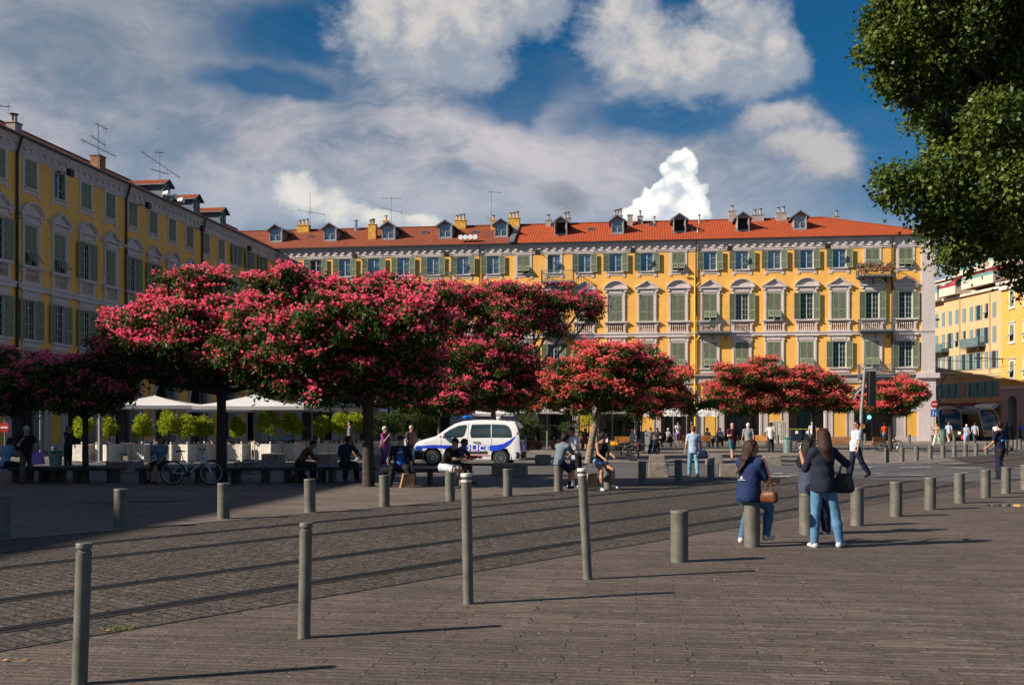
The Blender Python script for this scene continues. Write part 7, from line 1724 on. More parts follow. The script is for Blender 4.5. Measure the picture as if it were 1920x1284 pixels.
# traffic light pole
def traffic_pole():
    b = gp(1613, 869); t = thing('traffic_light', 'tall slim grey pole with black traffic signal boxes beside the uniformed man', 'traffic light', b, 0)
    mb = MB(); mb.tube([(0, 0, 0), (.05, 0, 2.2), (.20, 0, 4.05)], [.085, .075, .06], 14); mb.lathe([(.11, 0), (.11, .25), (.085, .3)], n=14); mb.build('shaft', 'pole_grey', t)
    mb = MB(); mb.box(.32, .62, -.18, .16, 2.45, 3.95); 
    for z in (2.75, 3.2, 3.65): mb.tube([(.47, .16, z), (.47, .34, z - .02)], [.12, .135], 12, caps=False)
    bevelled(mb.build('signal_housing', 'flood', t), .02)
    mb = MB(); mb.box(.24, .5, -.16, .12, 1.75, 2.2); bevelled(mb.build('pedestrian_signal', 'flood', t), .02)
    m, nt, bs = new_mat('lit_signal'); bs.inputs['Base Color'].default_value = (.1, .8, .8, 1); bs.inputs['Emission Color'].default_value = (.15, .85, .85, 1); bs.inputs['Emission Strength'].default_value = 1.5; M['lit'] = m
    mb = MB(); mb.sphere((.33, -.165, 1.98), .085, 12, 0, (1, .3, 1)); mb.build('lit_lamp', 'lit', t)
    mb = MB(); mb.bar((.1, 0, 2.6), (.35, 0, 2.6), .05); mb.bar((.12, 0, 3.8), (.35, 0, 3.8), .05); mb.build('bracket', 'iron', t)
    mb = MB(); mb.box(-.012, .17, -.09, -.08, 1.5, 1.68); mb.build('sticker', 'wood_bench', t)
traffic_pole()
def round_sign(px, D, z, lab, blue=None, h=3.0, r=.32):
    t = thing('road_sign', lab, 'sign', at(px, D), 0); mb = MB(); mb.tube([(0, .05, 0), (0, .05, z + .3)], .035, 8); mb.build('post', 'pole_grey', t)
    mb = MB(); mb.tube([(0, .0, z), (0, .02, z)], r, 24); mb.build('disc', 'red', t); mb = MB(); mb.box(-r * .68, r * .68, -.006, .0, z - r * .17, z + r * .17); mb.build('white_bar', 'white', t)
    if blue:
        mb = MB(); mb.box(-.32, .32, 0, .02, blue - .32, blue + .32); mb.build('blue_plate', 'blue', t)
        mb = MB(); mb.sphere((-.1, -.006, blue + .16), .055, 8, 0, (1, .2, 1)); mb.bar((-.1, -.006, blue + .1), (-.1, -.006, blue - .06), .09, .01); mb.bar((-.12, -.006, blue - .04), (-.17, -.006, blue - .24), .05, .01); mb.bar((-.08, -.006, blue - .04), (-.03, -.006, blue - .24), .05, .01)
        mb.sphere((.12, -.006, blue + .03), .045, 8, 0, (1, .2, 1)); mb.bar((.12, -.006, blue), (.12, -.006, blue - .12), .07, .01); mb.bar((.12, -.006, blue - .1), (.12, -.006, blue - .24), .06, .01); mb.build('pictogram', 'white', t)
round_sign(8, 44, 1.55, 'red no entry sign above the woman at the left edge', r=.22)
round_sign(1752, 93, 3.35, 'red no entry sign over a blue plate at the right street corner', blue=2.55)
# bins
M['bin_blue'] = mat('blue_green_bin', (.22, .30, .28), .5, 0, .15, 5); M['bin_lid'] = mat('green_bin_rim', (.03, .16, .12), .5); M['bin_dark'] = mat('dark_bin', (.008, .02, .04), .5); M['yellow_lid'] = mat('yellow_lid', (.5, .38, .02), .5)
def litter_bin(px, py, r, h, lab):
    t = thing('litter_bin', lab, 'bin', gp(px, py)); mb = MB(); mb.lathe([(r * .88, 0), (r * .9, .05), (r, h - .08)], n=22)
    for k in range(22): a = 2 * PI * k / 22; mb.bar((math.cos(a) * r * .95, math.sin(a) * r * .95, .06), (math.cos(a) * r * 1.03, math.sin(a) * r * 1.03, h - .1), .02, up=(math.cos(a), math.sin(a), 0))
    mb.build('drum', 'bin_blue', t); mb = MB(); mb.lathe([(r * 1.04, h - .08), (r * 1.1, h - .06), (r * 1.1, h), (r * .85, h + .03), (r * .5, h + .03)], n=22); mb.build('rim', 'bin_lid', t)
litter_bin(1477, 849, .25, .86, 'blue green litter bin right of the man in a white tee'); litter_bin(1765, 832, .36, 1.15, 'teal litter bin at the foot of the grey corner')
litter_bin(104, 873, .24, .6, 'pale grey bin behind the bench left of the dark clothed person')
for px, lab in ((1492, 'dark wheeled bin with yellow lid, left of two'), (1512, 'dark wheeled bin with yellow lid, right of two')):
    t = thing('wheeled_bin', lab, 'bin', gp(px, 829), BA); mb = MB(); mb.box(-.45, .45, -.35, .35, .12, 1.12, 0, (-.05, -.04)); bevelled(mb.build('bin_body', 'bin_dark', t), .03); mb = MB(); mb.box(-.52, .52, -.42, .42, 1.13, 1.2); bevelled(mb.build('lid', 'bin_dark', t), .03)
    mb = MB(); mb.box(-.53, .53, -.435, -.425, 1.12, 1.17); mb.build('lid_edge', 'yellow_lid', t); mb = MB(); mb.box(-.10, .14, -.412, -.404, .75, 1.0); mb.build('sticker', 'white', t)
    for s in (-1, 1): mb = MB(); mb.tube([(s * .4, -.3, .1), (s * .46, -.3, .1)], .1, 12); mb.build('wheel', 'iron', t)
M['cardboard'] = mat('cardboard', (.30, .17, .08), .85, 0, .3, 5)
t = thing('cardboard_box', 'brown cardboard boxes stack beside the grey and white tee person', 'box', gp(1539, 829), .2); mb = MB(); mb.box(-.55, .55, -.4, .4, 0, 1.0); mb.box(-.42, .5, -.42, .3, 1.0, 1.25); mb.build('box', 'cardboard', t); mb = MB(); mb.box(-.35, .1, -.41, -.404, .3, .8); mb.build('dark_print', 'iron', t)
# perforated pale cabinet
t = thing('perforated_cabinet', 'pale wall cabinet pierced with rows of round holes left of the dark bins', 'cabinet', at(1460, 88), BA)
mb = MB(); mb.box(-.66, .66, -.25, .25, 0, 1.75); mb.box(-.71, .71, -.3, .3, 1.75, 1.85)
for c_ in (-.33, .33):
    for i in range(3):
        for j in range(9): mb.sphere((c_ + (i - 1) * .17, -.26, .3 + j * .16), .05, 8, 1, (1, .5, 1))
mb.build('cabinet_body', ['cream_metal', 'iron'], t)
# shop fronts' dark openings in the far arcades already inside. White awning rope for street lamps: street lamp arms on the right
for px, D, z, L_, lab in ((1880, 120, 9.0, -3.2, 'grey street lamp arm on the cream facade, right'), (1822, 134, 8.0, -3.0, 'grey street lamp arm on the cream facade, middle'), (1741, 98, 11.3, 1.0, 'thin bracket sticking out from the grey corner')):
    t = thing('street_lamp', lab, 'lamp', at(px, D, z)); mb = MB(); mb.tube([(0, 0, 0), (L_, 0, .15)], .05, 6); mb.tube([(0, 0, -.5), (0, 0, .1)], .05, 6); mb.build('arm', 'pole_grey', t); mb = MB(); mb.box(min(L_, L_ * .75), max(L_, L_ * .75), -.12, .12, .0, .14); mb.build('lamp_head', 'pole_grey', t)
# overhead wires for the trams
for i, (a, b, lab) in enumerate(((at(1745, 98, 7.6), at(1900, 125, 9.4), 'upper thin overhead tram wire at the street corner'), (at(1745, 98, 6.6), at(1905, 125, 8.6), 'lower thin overhead tram wire at the street corner'))):
    mb = MB(); mb.tube([a, a.lerp(b, .5) + Vector((0, 0, -.3)), b], .03, 5); tag(mb.build('tram_wire', 'iron'), lab, 'wire')
# paper bag, backpack
M['paper'] = mat('kraft_paper', (.34, .20, .11), .85, 0, .3, 4, .5, 8)
def pbag(loc, s, lab, rz=.3):
    mb = MB(); a, b, c_ = .17 * s, .10 * s, .36 * s; vs = [(-a, -b, 0), (a, -b, 0), (a, b, 0), (-a, b, 0), (-a * .8 + .05, -b * .9, c_), (a * .85 + .09, -b * .7, c_ * 1.02), (a * .85 + .09, b * .8, c_ * .97), (-a * .8 + .05, b * .7, c_ * 1.03)]
    k = len(mb.v); mb.v += vs
    for q in ((3, 2, 1, 0), (0, 1, 5, 4), (1, 2, 6, 5), (2, 3, 7, 6), (3, 0, 4, 7), (4, 5, 6, 7)): mb.f.append([k + j for j in q]); mb.m.append(0); mb.sm.append(False)
    tag(mb.build('paper_bag', 'paper', None, loc, rz), lab, 'bag')
pbag(gp(762, 914), 1.05, 'brown paper bag leaning at the feet of the masked man in a cap'); pbag(gp(1104, 915) , 1.1, 'brown paper bag on the ground between the seated girl and her companions', .6)
V, Fq = surface_nets([((-.1, 0, .12), (.1, 0, .12), .13, .13), ((-.06, 0, .32), (.06, 0, .32), .11, .10), ((0, -.09, .15), (0, -.09, .22), .08, .07)], .02, .06)
tag(obj('backpack', np_mesh('backpack', V, Fq, [cloth((.012, .013, .016), .6)], smooth=True), None, gp(562, 904)), 'black backpack on the ground under the hunched man in brown', 'backpack')
# ------------------------------------------------------------------ bicycles
M['tyre'] = mat('tyre_rubber', (.012, .012, .012), .75); M['rim'] = mat('bright_rim', (.5, .52, .55), .3, .9); M['silver'] = mat('silver_frame', (.50, .53, .58), .3, .6); M['saddle'] = mat('black_saddle', (.012, .012, .012), .5)
def bicycle(loc, rz, lab, fm='silver', s=1., mtb=True):
    t = thing('bicycle', lab, 'bicycle', loc, rz); r = .34 * s; wb = 1.06 * s; X = wb / 2
    for nm, x in (('rear_wheel', -X), ('front_wheel', X)):
        w = obj(nm, None, t, (x, 0, r)); w.empty_display_size = .2; mb = MB(); mb.torus((0, 0, 0), r - .022, .022, 'y', 36, 8); mb.build('tyre', 'tyre', w)
        mb = MB(); mb.torus((0, 0, 0), r - .05, .010, 'y', 36, 6); mb.tube([(0, -.03, 0), (0, .03, 0)], .022, 10)
        for k in range(20): a = 2 * PI * k / 20; mb.tube([(0, .02 * (-1) ** k, 0), (math.cos(a) * (r - .05), 0, math.sin(a) * (r - .05))], .0022, 4)
        mb.build('rim', 'rim', w)
    bb = (-.10 * s, 0, r - .04); ht = (X - .22 * s, 0, r + .50 * s); hb = (X - .17 * s, 0, r + .36 * s); st = (-.24 * s, 0, r + .36 * s); rx_ = (-X, 0, r)
    mb = MB(); mb.tube([bb, hb], .022, 8); mb.tube([st, (ht[0], 0, ht[2] - .06)], .018, 8) if not mtb else mb.tube([(-.15, 0, r + .2), (.02, 0, r + .3), (ht[0], 0, ht[2] - .06)], .024, 8); mb.tube([bb, st], .018, 8); mb.tube([hb, ht], .024, 8)
    for y in (-.045, .045): mb.tube([(bb[0], y * .5, bb[2]), (-X, y, r)], .010, 6); mb.tube([(st[0], y * .3, st[2] - .05), (-X, y, r)], .010, 6)
    mb.build('frame', fm, t)
    mb = MB(); 
    for y in (-.055, .055): mb.tube([(hb[0], y, hb[2]), (X, y, r)], [.018, .012], 8)
    mb.bar((hb[0], -.065, hb[2]), (hb[0], .065, hb[2]), .03); mb.build('fork', fm, t)
    mb = MB(); mb.tube([(st[0] * 1., 0, st[2]), (-.30 * s, 0, r + .56 * s)], .014, 8); mb.build('seat_post', 'rim', t)
    V, Fq = surface_nets([((-.40 * s, 0, r + .60 * s), (-.30 * s, 0, r + .60 * s), .055, .035, (0, 0, 1), 1.8), ((-.30 * s, 0, r + .60 * s), (-.16 * s, 0, r + .59 * s), .03, .016, (0, 0, 1), 1.3)], .012, .02); obj('saddle', np_mesh('saddle', V, Fq, ['saddle'], smooth=True), t)
    mb = MB(); mb.tube([ht, (ht[0] - .02, 0, ht[2] + .10)], .014, 8); q = (ht[0] + .03, 0, ht[2] + .14); mb.tube([(q[0] - .07, -.30, q[2] + .03), (q[0], -.12, q[2] + .02), q, (q[0], .12, q[2] + .02), (q[0] - .07, .30, q[2] + .03)], .011, 8); mb.tube([(ht[0] - .02, 0, ht[2] + .10), q], .013, 8)
    for y in (-1, 1): mb.tube([(q[0] - .07, y * .30, q[2] + .03), (q[0] - .045, y * .19, q[2] + .028)], .018, 8); mb.tube([(q[0] + .02, y * .16, q[2] - .01), (q[0] + .03, y * .25, q[2] - .03)], .006, 5)
    mb.build('handlebar', 'saddle', t)
    mb = MB(); mb.tube([(bb[0], -.03, bb[2]), (bb[0], -.045, bb[2])], .085, 18); mb.tube([(bb[0], -.07, bb[2]), (bb[0] + .11, -.07, bb[2] - .12)], .011, 6); mb.tube([(bb[0], .07, bb[2]), (bb[0] - .11, .07, bb[2] + .12)], .011, 6); mb.tube([(-X, -.03, r), (-X, -.05, r)], .045, 14)
    mb.tube([(bb[0], -.04, bb[2] + .08), (-X, -.04, r + .04)], .005, 4); mb.tube([(bb[0], -.04, bb[2] - .08), (-X, -.04, r - .04)], .005, 4); mb.build('crankset', 'saddle', t)
    for a, b in (((bb[0] + .07, -.13, bb[2] - .13), (bb[0] + .16, -.07, bb[2] - .11)), ((bb[0] - .16, .07, bb[2] + .11), (bb[0] - .07, .13, bb[2] + .13))): mb = MB(); mb.box(a[0], b[0], min(a[1], b[1]), max(a[1], b[1]), a[2], b[2]); mb.build('pedal', 'saddle', t)
    if mtb: mb = MB(); mb.tube([(bb[0] - .1, -.04, .3), (bb[0] + .14, -.16, .01)], .010, 6); mb.build('kickstand', 'saddle', t)
    return t
b1 = gp(363, 908); bicycle(Vector((b1.x, b1.y - .15, 0)), .05, 'silver mountain bicycle parked against the bench beside the dark trunk', s=1.02)
bicycle(gp(1667, 846), .05, 'dark bicycle parked by the small coral tree near the corner', 'iron', 1.0, False); bicycle(gp(1511, 845) + Vector((.2, 0, 0)), 0.1, 'dark bicycle half hidden behind the long haired standing girl', 'iron', 1.0, False)
# ------------------------------------------------------------------ motorcycles
M['tank_yellow'] = mat('yellow_tank', (.62, .30, .02), .3, 0, .1); M['engine'] = mat('engine_metal', (.10, .10, .105), .4, .7); M['chrome'] = mat('chrome', (.6, .6, .62), .15, 1.)
def motorcycle(loc, rz, lab, tank='tank_yellow', plate=True, cover=False):
    t = thing('motorcycle', lab, 'motorcycle', loc, rz); r = .32; X = .70
    for nm, x in (('rear_wheel', -X), ('front_wheel', X)):
        w = obj(nm, None, t, (x, 0, r)); w.empty_display_size = .2; mb = MB(); mb.torus((0, 0, 0), r - .06, .06, 'y', 32, 10); mb.build('tyre', 'tyre', w); mb = MB(); mb.torus((0, 0, 0), r - .11, .014, 'y', 28, 6); mb.tube([(0, -.06, 0), (0, .06, 0)], .05, 12)
        for k in range(14): a = 2 * PI * k / 14; mb.tube([(0, .04 * (-1) ** k, 0), (math.cos(a) * .21, 0, math.sin(a) * .21)], .005, 4)
        mb.build('rim', 'chrome', w)
    mb = MB(); mb.tube([(.42, 0, .92), (.1, 0, .70), (-.35, 0, .66), (-.62, 0, .72)], .022, 8); mb.tube([(.42, 0, .88), (.22, 0, .35), (-.15, 0, .28), (-.3, 0, .62)], .020, 8)
    for y in (-.09, .09): mb.tube([(-.15, y, .32), (-X, y, r)], .018, 6); mb.tube([(-.42, y, .66), (-X, y, r)], .014, 6)
    mb.build('frame', 'iron', t)
    mb = MB()
    for y in (-.09, .09): mb.tube([(.42, y, .96), (X, y, r)], [.025, .02], 8)
    mb.build('fork', 'chrome', t)
    V, Fq = surface_nets([((.28, 0, .80), (.0, 0, .77), .105, .08), ((.30, 0, .77), (.16, 0, .77), .10, .10)], .02, .05); obj('fuel_tank', np_mesh('tank', V, Fq, [tank], smooth=True), t)
    V, Fq = surface_nets([((-.08, 0, .79), (-.5, 0, .83), .09, .10, (0, 0, 1), 1.7), ((-.5, 0, .84), (-.72, 0, .88), .09, .07, (0, 0, 1), 2.)], .02, .04); obj('seat', np_mesh('seat', V, Fq, ['saddle'], smooth=True), t)
    mb = MB(); mb.box(-.18, .20, -.13, .13, .26, .46); mb.tube([(.06, 0, .44), (.12, 0, .68)], .10, 10)
    for k in range(5): mb.tube([(.07 + k * .012, 0, .48 + k * .04), (.075 + k * .012, 0, .49 + k * .04)], .125, 12)
    mb.tube([(.1, -.14, .36), (.1, -.17, .36)], .10, 14); mb.build('engine', 'engine', t)
    mb = MB(); mb.tube([(.2, -.1, .52), (.3, -.13, .30), (0, -.16, .22), (-.75, -.18, .30)], [.02, .02, .035, .045], 10); mb.build('exhaust', 'chrome', t)
    mb = MB(); mb.tube([(.34, -.36, 1.12), (.42, -.2, 1.08), (.44, 0, 1.02), (.42, .2, 1.08), (.34, .36, 1.12)], .013, 8); mb.tube([(.34, -.36, 1.12), (.36, -.26, 1.11)], .02, 8); mb.tube([(.34, .36, 1.12), (.36, .26, 1.11)], .02, 8)
    for y in (-1, 1): mb.tube([(.40, y * .22, 1.08), (.42, y * .30, 1.30)], .006, 5); mb.sphere((.42, y * .31, 1.33), .055, 8, 0, (.3, 1, .7))
    mb.build('handlebar', 'saddle', t)
    mb = MB(); mb.sphere((.56, 0, .93), .10, 14, 0, (.8, 1, 1)); mb.build('headlight', 'chrome', t)
    mb = MB(); mb.prism([(.40, .64), (.55, .70), (.72, .69), (.90, .60), (.92, .58), (.72, .66), (.55, .67), (.40, .61)], -.07, .07); mb.prism([(-1.02, .56), (-.80, .72), (-.55, .74), (-.55, .71), (-.80, .69), (-1.0, .54)], -.08, .08); mb.build('mudguard', 'saddle', t)
    mb = MB(); mb.sphere((-.88, 0, .74), .05, 8); mb.build('tail_lamp', 'red', t)
    if plate: mb = MB(); mb.box(.42, .74, .17, .19, .74, 1.04); o = mb.build('number_panel', 'white', t); mb = MB(); mb.bar((.50, .195, .80), (.62, .195, .86), .05, .01); mb.bar((.52, .195, .94), (.66, .195, .92), .05, .01); mb.bar((.56, .195, .8), (.60, .195, .94), .04, .01); mb.build('number_marks', 'iron', t)
    return t
motorcycle(gp(1158, 864), PI - .35, 'yellow and black motorcycle with a white number panel in front of the seated old man')
motorcycle(gp(1228, 858) + Vector((0, .3, 0)), -1.95, 'black motorcycle seen from the front behind the stone block', 'saddle', False)
motorcycle(gp(786, 866), PI - .25, 'dark scooter parked in front of the van, mostly hidden', 'saddle', False)
motorcycle(gp(975, 838), .2, 'dark scooter parked on the terrace behind the van', 'saddle', False)
# ------------------------------------------------------------------ police van
M['vanwhite'] = mat('white_car_paint', (.74, .74, .73), .22, 0, .04, 1, spec=.6); M['vanblue'] = mat('police_blue', (.02, .06, .62), .35); M['vanred'] = mat('police_red', (.55, .015, .02), .4)
M['blackplastic'] = mat('black_bumper', (.02, .021, .023), .55); M['carglass'] = glass('car_glass', (.035, .06, .065), .03, 1.); M['lens'] = glass('lamp_lens', (.45, .5, .55), .08, 1.)
M['redlens'] = mat('red_lens', (.30, .01, .015), .2); M['bluelens'] = mat('blue_beacon', (.01, .16, .62), .2)
def van():
    t = thing('police_van', 'white police van with blue stripe, POLICE lettering and blue roof beacon', 'van', (0, 0, 0))
    # local: front towards -x, near side at y=-hw, z up; length 4.38
    Lx = 2.19; hw = .90
    prof = [(-2.19, .30), (-2.19, .52), (-2.16, .72), (-2.04, .88), (-1.88, .98), (-1.45, 1.10), (-1.20, 1.17), (-.72, 1.50), (-.45, 1.66), (-.15, 1.755), (.3, 1.80), (.9, 1.80), (1.6, 1.77), (1.92, 1.73), (2.02, 1.62), (2.10, 1.25), (2.15, .95), (2.17, .60), (2.15, .30)]
    def hwz(z, x):
        w = hw
        if z > 1.0: w = hw - (z - 1.0) ** 1.25 * .22
        if z < .45: w = hw - (.45 - z) * .12
        if x < -1.6: w -= ((-1.6 - x) / .6) ** 2 * .16
        if x > 1.9: w -= ((x - 1.9) / .3) ** 2 * .05
        return w
    arch = [(-1.33, .36), (1.40, .36)]; ra = .38
    NX, NZ = 96, 30; xs = np.linspace(-2.19, 2.17, NX)
    pz = [p[1] for p in prof]; 
    def topz(x):
        pts = [p for p in prof]; best = None
        for (x0, z0), (x1, z1) in zip(pts[1:-1], pts[2:]):
            if x0 <= x <= x1 and x1 > x0: z = z0 + (z1 - z0) * (x - x0) / (x1 - x0); best = z if best is None else max(best, z)
        return best if best else .5
    mb = MB(); rings = []
    base = len(mb.v); M_ = 16
    # cross sections along x: half ring from sill up the side, rounded onto the roof, to the other side
    for x in xs:
        zt = topz(float(x)); zb = .26; ring = []
        rr_ = min(.12, (zt - zb) * .3)
        for k in range(M_ + 1):
            z = zb + (zt - rr_ - zb) * k / M_; ring.append((-hwz(z, x), z))
        w0 = hwz(zt - rr_, x)
        for k in range(1, 6): a = PI / 2 * k / 6; ring.append((-(w0 - rr_ * .9 * (1 - math.cos(a)) ), zt - rr_ + rr_ * math.sin(a)))
        half = ring; full = half + [(-w0 * .45, zt + .012), (0, zt + .018), (w0 * .45, zt + .012)] + [(-y, z) for y, z in reversed(half)]
        rings.append([(float(x), y, z) for y, z in full])
    n = len(rings[0])
    for rg_ in rings: mb.v += rg_
    def inarch(x, z): return any((x - ax) ** 2 + (z - az_) ** 2 < ra ** 2 for ax, az_ in arch)
    for i in range(NX - 1):
        for k in range(n - 1):
            a = i * n + k; vs = [mb.v[j] for j in (a, a + 1, a + n + 1, a + n)]; cx_ = sum(v[0] for v in vs) / 4; cz = sum(v[2] for v in vs) / 4
            side = k < M_ or k >= n - 1 - M_
            if side and inarch(cx_, cz): continue
            mb.f.append([a, a + 1, a + n + 1, a + n][::-1]); mb.m.append(0); mb.sm.append(True)
    mb.f.append([k for k in range(n)]); mb.m.append(0); mb.sm.append(False)
    mb.f.append([(NX - 1) * n + k for k in range(n)][::-1]); mb.m.append(0); mb.sm.append(False)
    mb.build('body', 'vanwhite', t)
    mb = MB()      # floor and wheel-well lining
    mb.box(-2.1, 2.1, -.75, .75, .24, .30)
    for ax, az_ in arch:
        for s in (-1, 1):
            pts = [(ax + (ra + .015) * math.cos(PI * k / 16), az_ + (ra + .015) * math.sin(PI * k / 16)) for k in range(-2, 19)]
            for (x0, z0), (x1, z1) in zip(pts, pts[1:]): mb.face([(x0, s * (hw + .005), z0), (x1, s * (hw + .005), z1), (x1, s * .55, z1), (x0, s * .55, z0)])
            mb.face([(x, s * .55, z) for x, z in pts])
    mb.build('underbody', 'blackplastic', t)
    def panel(nm, poly, m, off=.006, s=-1, mb=None, nn=1):
        """2D polygon (x,z) laid on the curved side, finely strip-split"""
        own = mb is None; mb = mb or MB()
        xsx = sorted(set([p[0] for p in poly] + list(np.arange(min(p[0] for p in poly), max(p[0] for p in poly), .08))))
        def span(x):
            zs_ = []
            m_ = len(poly)
            for i in range(m_):
                (x0, z0), (x1, z1) = poly[i], poly[(i + 1) % m_]
                if x0 == x1: continue
                if min(x0, x1) - 1e-9 <= x <= max(x0, x1) + 1e-9: zs_.append(z0 + (z1 - z0) * (x - x0) / (x1 - x0))
            return (min(zs_), max(zs_)) if zs_ else None
        for x0, x1 in zip(xsx, xsx[1:]):
            if x1 - x0 < 1e-4: continue
            e_ = 1e-5; a, b = span(x0 + e_), span(x1 - e_)
            if not a or not b: continue
            K = 6
            for k in range(K):
                f0, f1 = k / K, (k + 1) / K; q = [(x0, a[0] + (a[1] - a[0]) * f0), (x1, b[0] + (b[1] - b[0]) * f0), (x1, b[0] + (b[1] - b[0]) * f1), (x0, a[0] + (a[1] - a[0]) * f1)]
                if abs(q[0][1] - q[3][1]) + abs(q[1][1] - q[2][1]) < 1e-5: continue
                mb.face([(x, s * (hwz(z, x) + off), z) for x, z in q], 0, True)
        if own: return mb.build(nm, m, t)
        return mb
    wins_ = [[(-1.08, 1.13), (-.66, 1.42), (-.30, 1.58), (.0, 1.62), (.04, 1.56), (-.05, 1.22), (-.13, 1.14), (-.4, 1.11)], [(.20, 1.14), (.17, 1.30), (.22, 1.60), (.26, 1.63), (.98, 1.64), (1.0, 1.12), (.26, 1.11)], [(1.03, 1.12), (1.02, 1.64), (1.55, 1.62), (1.70, 1.55), (1.80, 1.38), (1.84, 1.14), (1.80, 1.12)]]
    for s in (-1, 1):
        for w_ in wins_: panel('side_window', w_, 'carglass', .007, s)
        for x0, z0, x1, z1, w_ in ((.09, .36, .09, 1.70, .012), (1.03, .36, 1.03, .84, .010), (1.03, .84, 1.03, 1.1, .010), (-.98, .5, -.98, 1.1, .012)):
            panel('door_gap', [(x0 - w_ / 2, z0), (x0 + w_ / 2, z0), (x1 + w_ / 2, z1), (x1 - w_ / 2, z1)], 'blackplastic', .004, s)
        # blue stripe, swoosh, red line, black rub strip
        panel('blue_stripe', [(-2.02, .66), (-1.92, .60), (-1.78, .60), (-1.72, .70), (-1.0, .70), (-.4, .60), (1.03, .60), (1.22, .60), (1.45, .66), (1.66, .78), (1.82, .93), (1.97, 1.14), (1.97, 1.10 + .08), (1.75, 1.02), (1.5, .88), (1.22, .83), (1.03, .82), (-.9, .82), (-1.3, .83), (-2.0, .78)], 'vanblue', .006, s)
        panel('rub_strip', [(-.70, .49), (.85, .49), (.88, .57), (.86, .58), (-.70, .58)], 'blackplastic', .018, s)
        panel('red_stripe', [(-.85, .40), (.98, .40), (.98, .44), (-.85, .44)], 'vanred', .006, s)
        for x0 in (-.25, .30):
            mb = MB(); mb.tube([(x0, s * (hw + .01), .935), (x0 + .05, s * (hw + .045), .94), (x0 + .22, s * (hw + .045), .94), (x0 + .26, s * (hw + .01), .935)], .017, 6); mb.build('handle', 'blackplastic', t)
        mb = MB(); mb.sphere((-.86, s * (hw + .12), 1.18), .11, 12, 0, (.6, .9, 1)); mb.bar((-.84, s * (hw - .02), 1.12), (-.86, s * (hw + .1), 1.15), .05); mb.build('mirror', 'vanwhite', t)
        V, Fq = surface_nets([((-1.98, s * .70, .86), (-1.62, s * .80, .98), .06, .05), ((-2.0, s * .68, .82), (-1.9, s * .74, .84), .05, .05)], .015, .04); obj('headlight', np_mesh('headlight', V, Fq, ['lens'], smooth=True), t)
        V, Fq = surface_nets([((2.10, s * .80, .72), (2.03, s * .80, 1.28), .065, .055)], .015, .03); obj('tail_light', np_mesh('tail_light', V, Fq, ['redlens'], smooth=True), t)
    # bumpers
    mb = MB(); K = 14
    for nm, x_, sg, z0, z1 in (('front_bumper', -2.19, -1, .24, .60), ('rear_bumper', 2.17, 1, .30, .56)):
        mb = MB(); pts = []
        for k in range(K + 1):
            a = -PI / 2 + PI * k / K; y = math.sin(a) * .91; xo = x_ + sg * .06 - sg * (1 - abs(math.cos(a)) ** .45) * (.55 if sg < 0 else .22); pts.append((xo, y))
        for (xa, ya), (xb, yb) in zip(pts, pts[1:]):
            for za, zb_ in ((z0, z0 + .08), (z0 + .08, z1 - .05), (z1 - .05, z1)):
                ia = .05 if za == z0 else 0; ib = .05 if zb_ == z1 else 0; mb.face([(xa - sg * ia, ya, za), (xb - sg * ia, yb, za), (xb - sg * ib, yb, zb_), (xa - sg * ib, ya, zb_)], 0, True)
            mb.face([(xa - sg * .05, ya, z1), (xb - sg * .05, yb, z1), (xb - sg * .25, yb * .95, z1), (xa - sg * .25, ya * .95, z1)])
        mb.build(nm, 'blackplastic', t)
    for s in (-1, 1): mb = MB(); mb.tube([(-2.13, s * .62, .40), (-2.20, s * .62, .40)], .07, 14); mb.build('fog_lamp', 'lens', t)
    # windscreen / rear screen / plates
    mb = MB(); mb.face([(-1.17, -.72, 1.20), (-1.17, .72, 1.20), (-.50, .60, 1.65), (-.50, -.60, 1.65)][::-1], 0); mb.build('windscreen', 'carglass', t)
    mb = MB(); mb.face([(2.145, -.66, 1.02), (2.06, -.60, 1.60), (2.06, .60, 1.60), (2.145, .66, 1.02)], 0); mb.build('rear_window', 'carglass', t)
    mb = MB(); mb.box(2.17, 2.185, -.28, .28, .66, .80); mb.build('number_plate', 'white', t)
    mb = MB(); mb.box(2.172, 2.182, -.80, -.30, .62, .98); mb.box(2.172, 2.182, .30, .80, .62, .98); mb.build('rear_marking', 'vanblue', t)
    mb = MB(); mb.box(-.20, .04, -.62, .62, 1.835, 1.865, 1); 
    for s in (-1, 1): mb.sphere((-.06, s * .42, 1.91), .17, 14, 0, (.9, 1.4, .5))
    mb.box(-.17, .03, -.5, .5, 1.865, 1.93, 0); mb.build('beacon_bar', ['bluelens', 'blackplastic'], t)
    mb = MB(); mb.lathe([(.09, 1.78), (.09, 1.93), (.05, 1.95)], (1.22, -.3, 0), 12); mb.build('roof_siren', 'white', t)
    for s in (-1, 1): mb = MB(); mb.tube([(.1, s * .66, 1.80), (.2, s * .66, 1.85), (1.55, s * .66, 1.83), (1.65, s * .66, 1.77)], .02, 6); mb.build('roof_rail', 'blackplastic', t)
    # wheels
    for ax, az_ in arch:
        for s in (-1, 1):
            w = obj('wheel', None, t, (ax, s * .80, .315)); w.empty_display_size = .2
            mb = MB(); mb.tube([(0, -.10, 0), (0, -.085, 0), (0, .085, 0), (0, .10, 0)], [.275, .315, .315, .275], 30); mb.build('tyre', 'tyre', w)
            mb = MB(); mb.torus((0, s * .101, 0), .20, .018, 'y', 28, 6); mb.tube([(0, s * .095, 0), (0, s * .115, 0)], .05, 12); mb.tube([(0, s * .1005, 0), (0, s * .1015, 0)], .2, 28, 1)
            for k in range(18): a = 2 * PI * k / 18; mb.bar((math.cos(a) * .04, s * .108, math.sin(a) * .04), (math.cos(a) * .2, s * .108, math.sin(a) * .2), .016 if k % 3 else .022, .012)
            mb.build('rim', ['rim', 'blackplastic'], w)
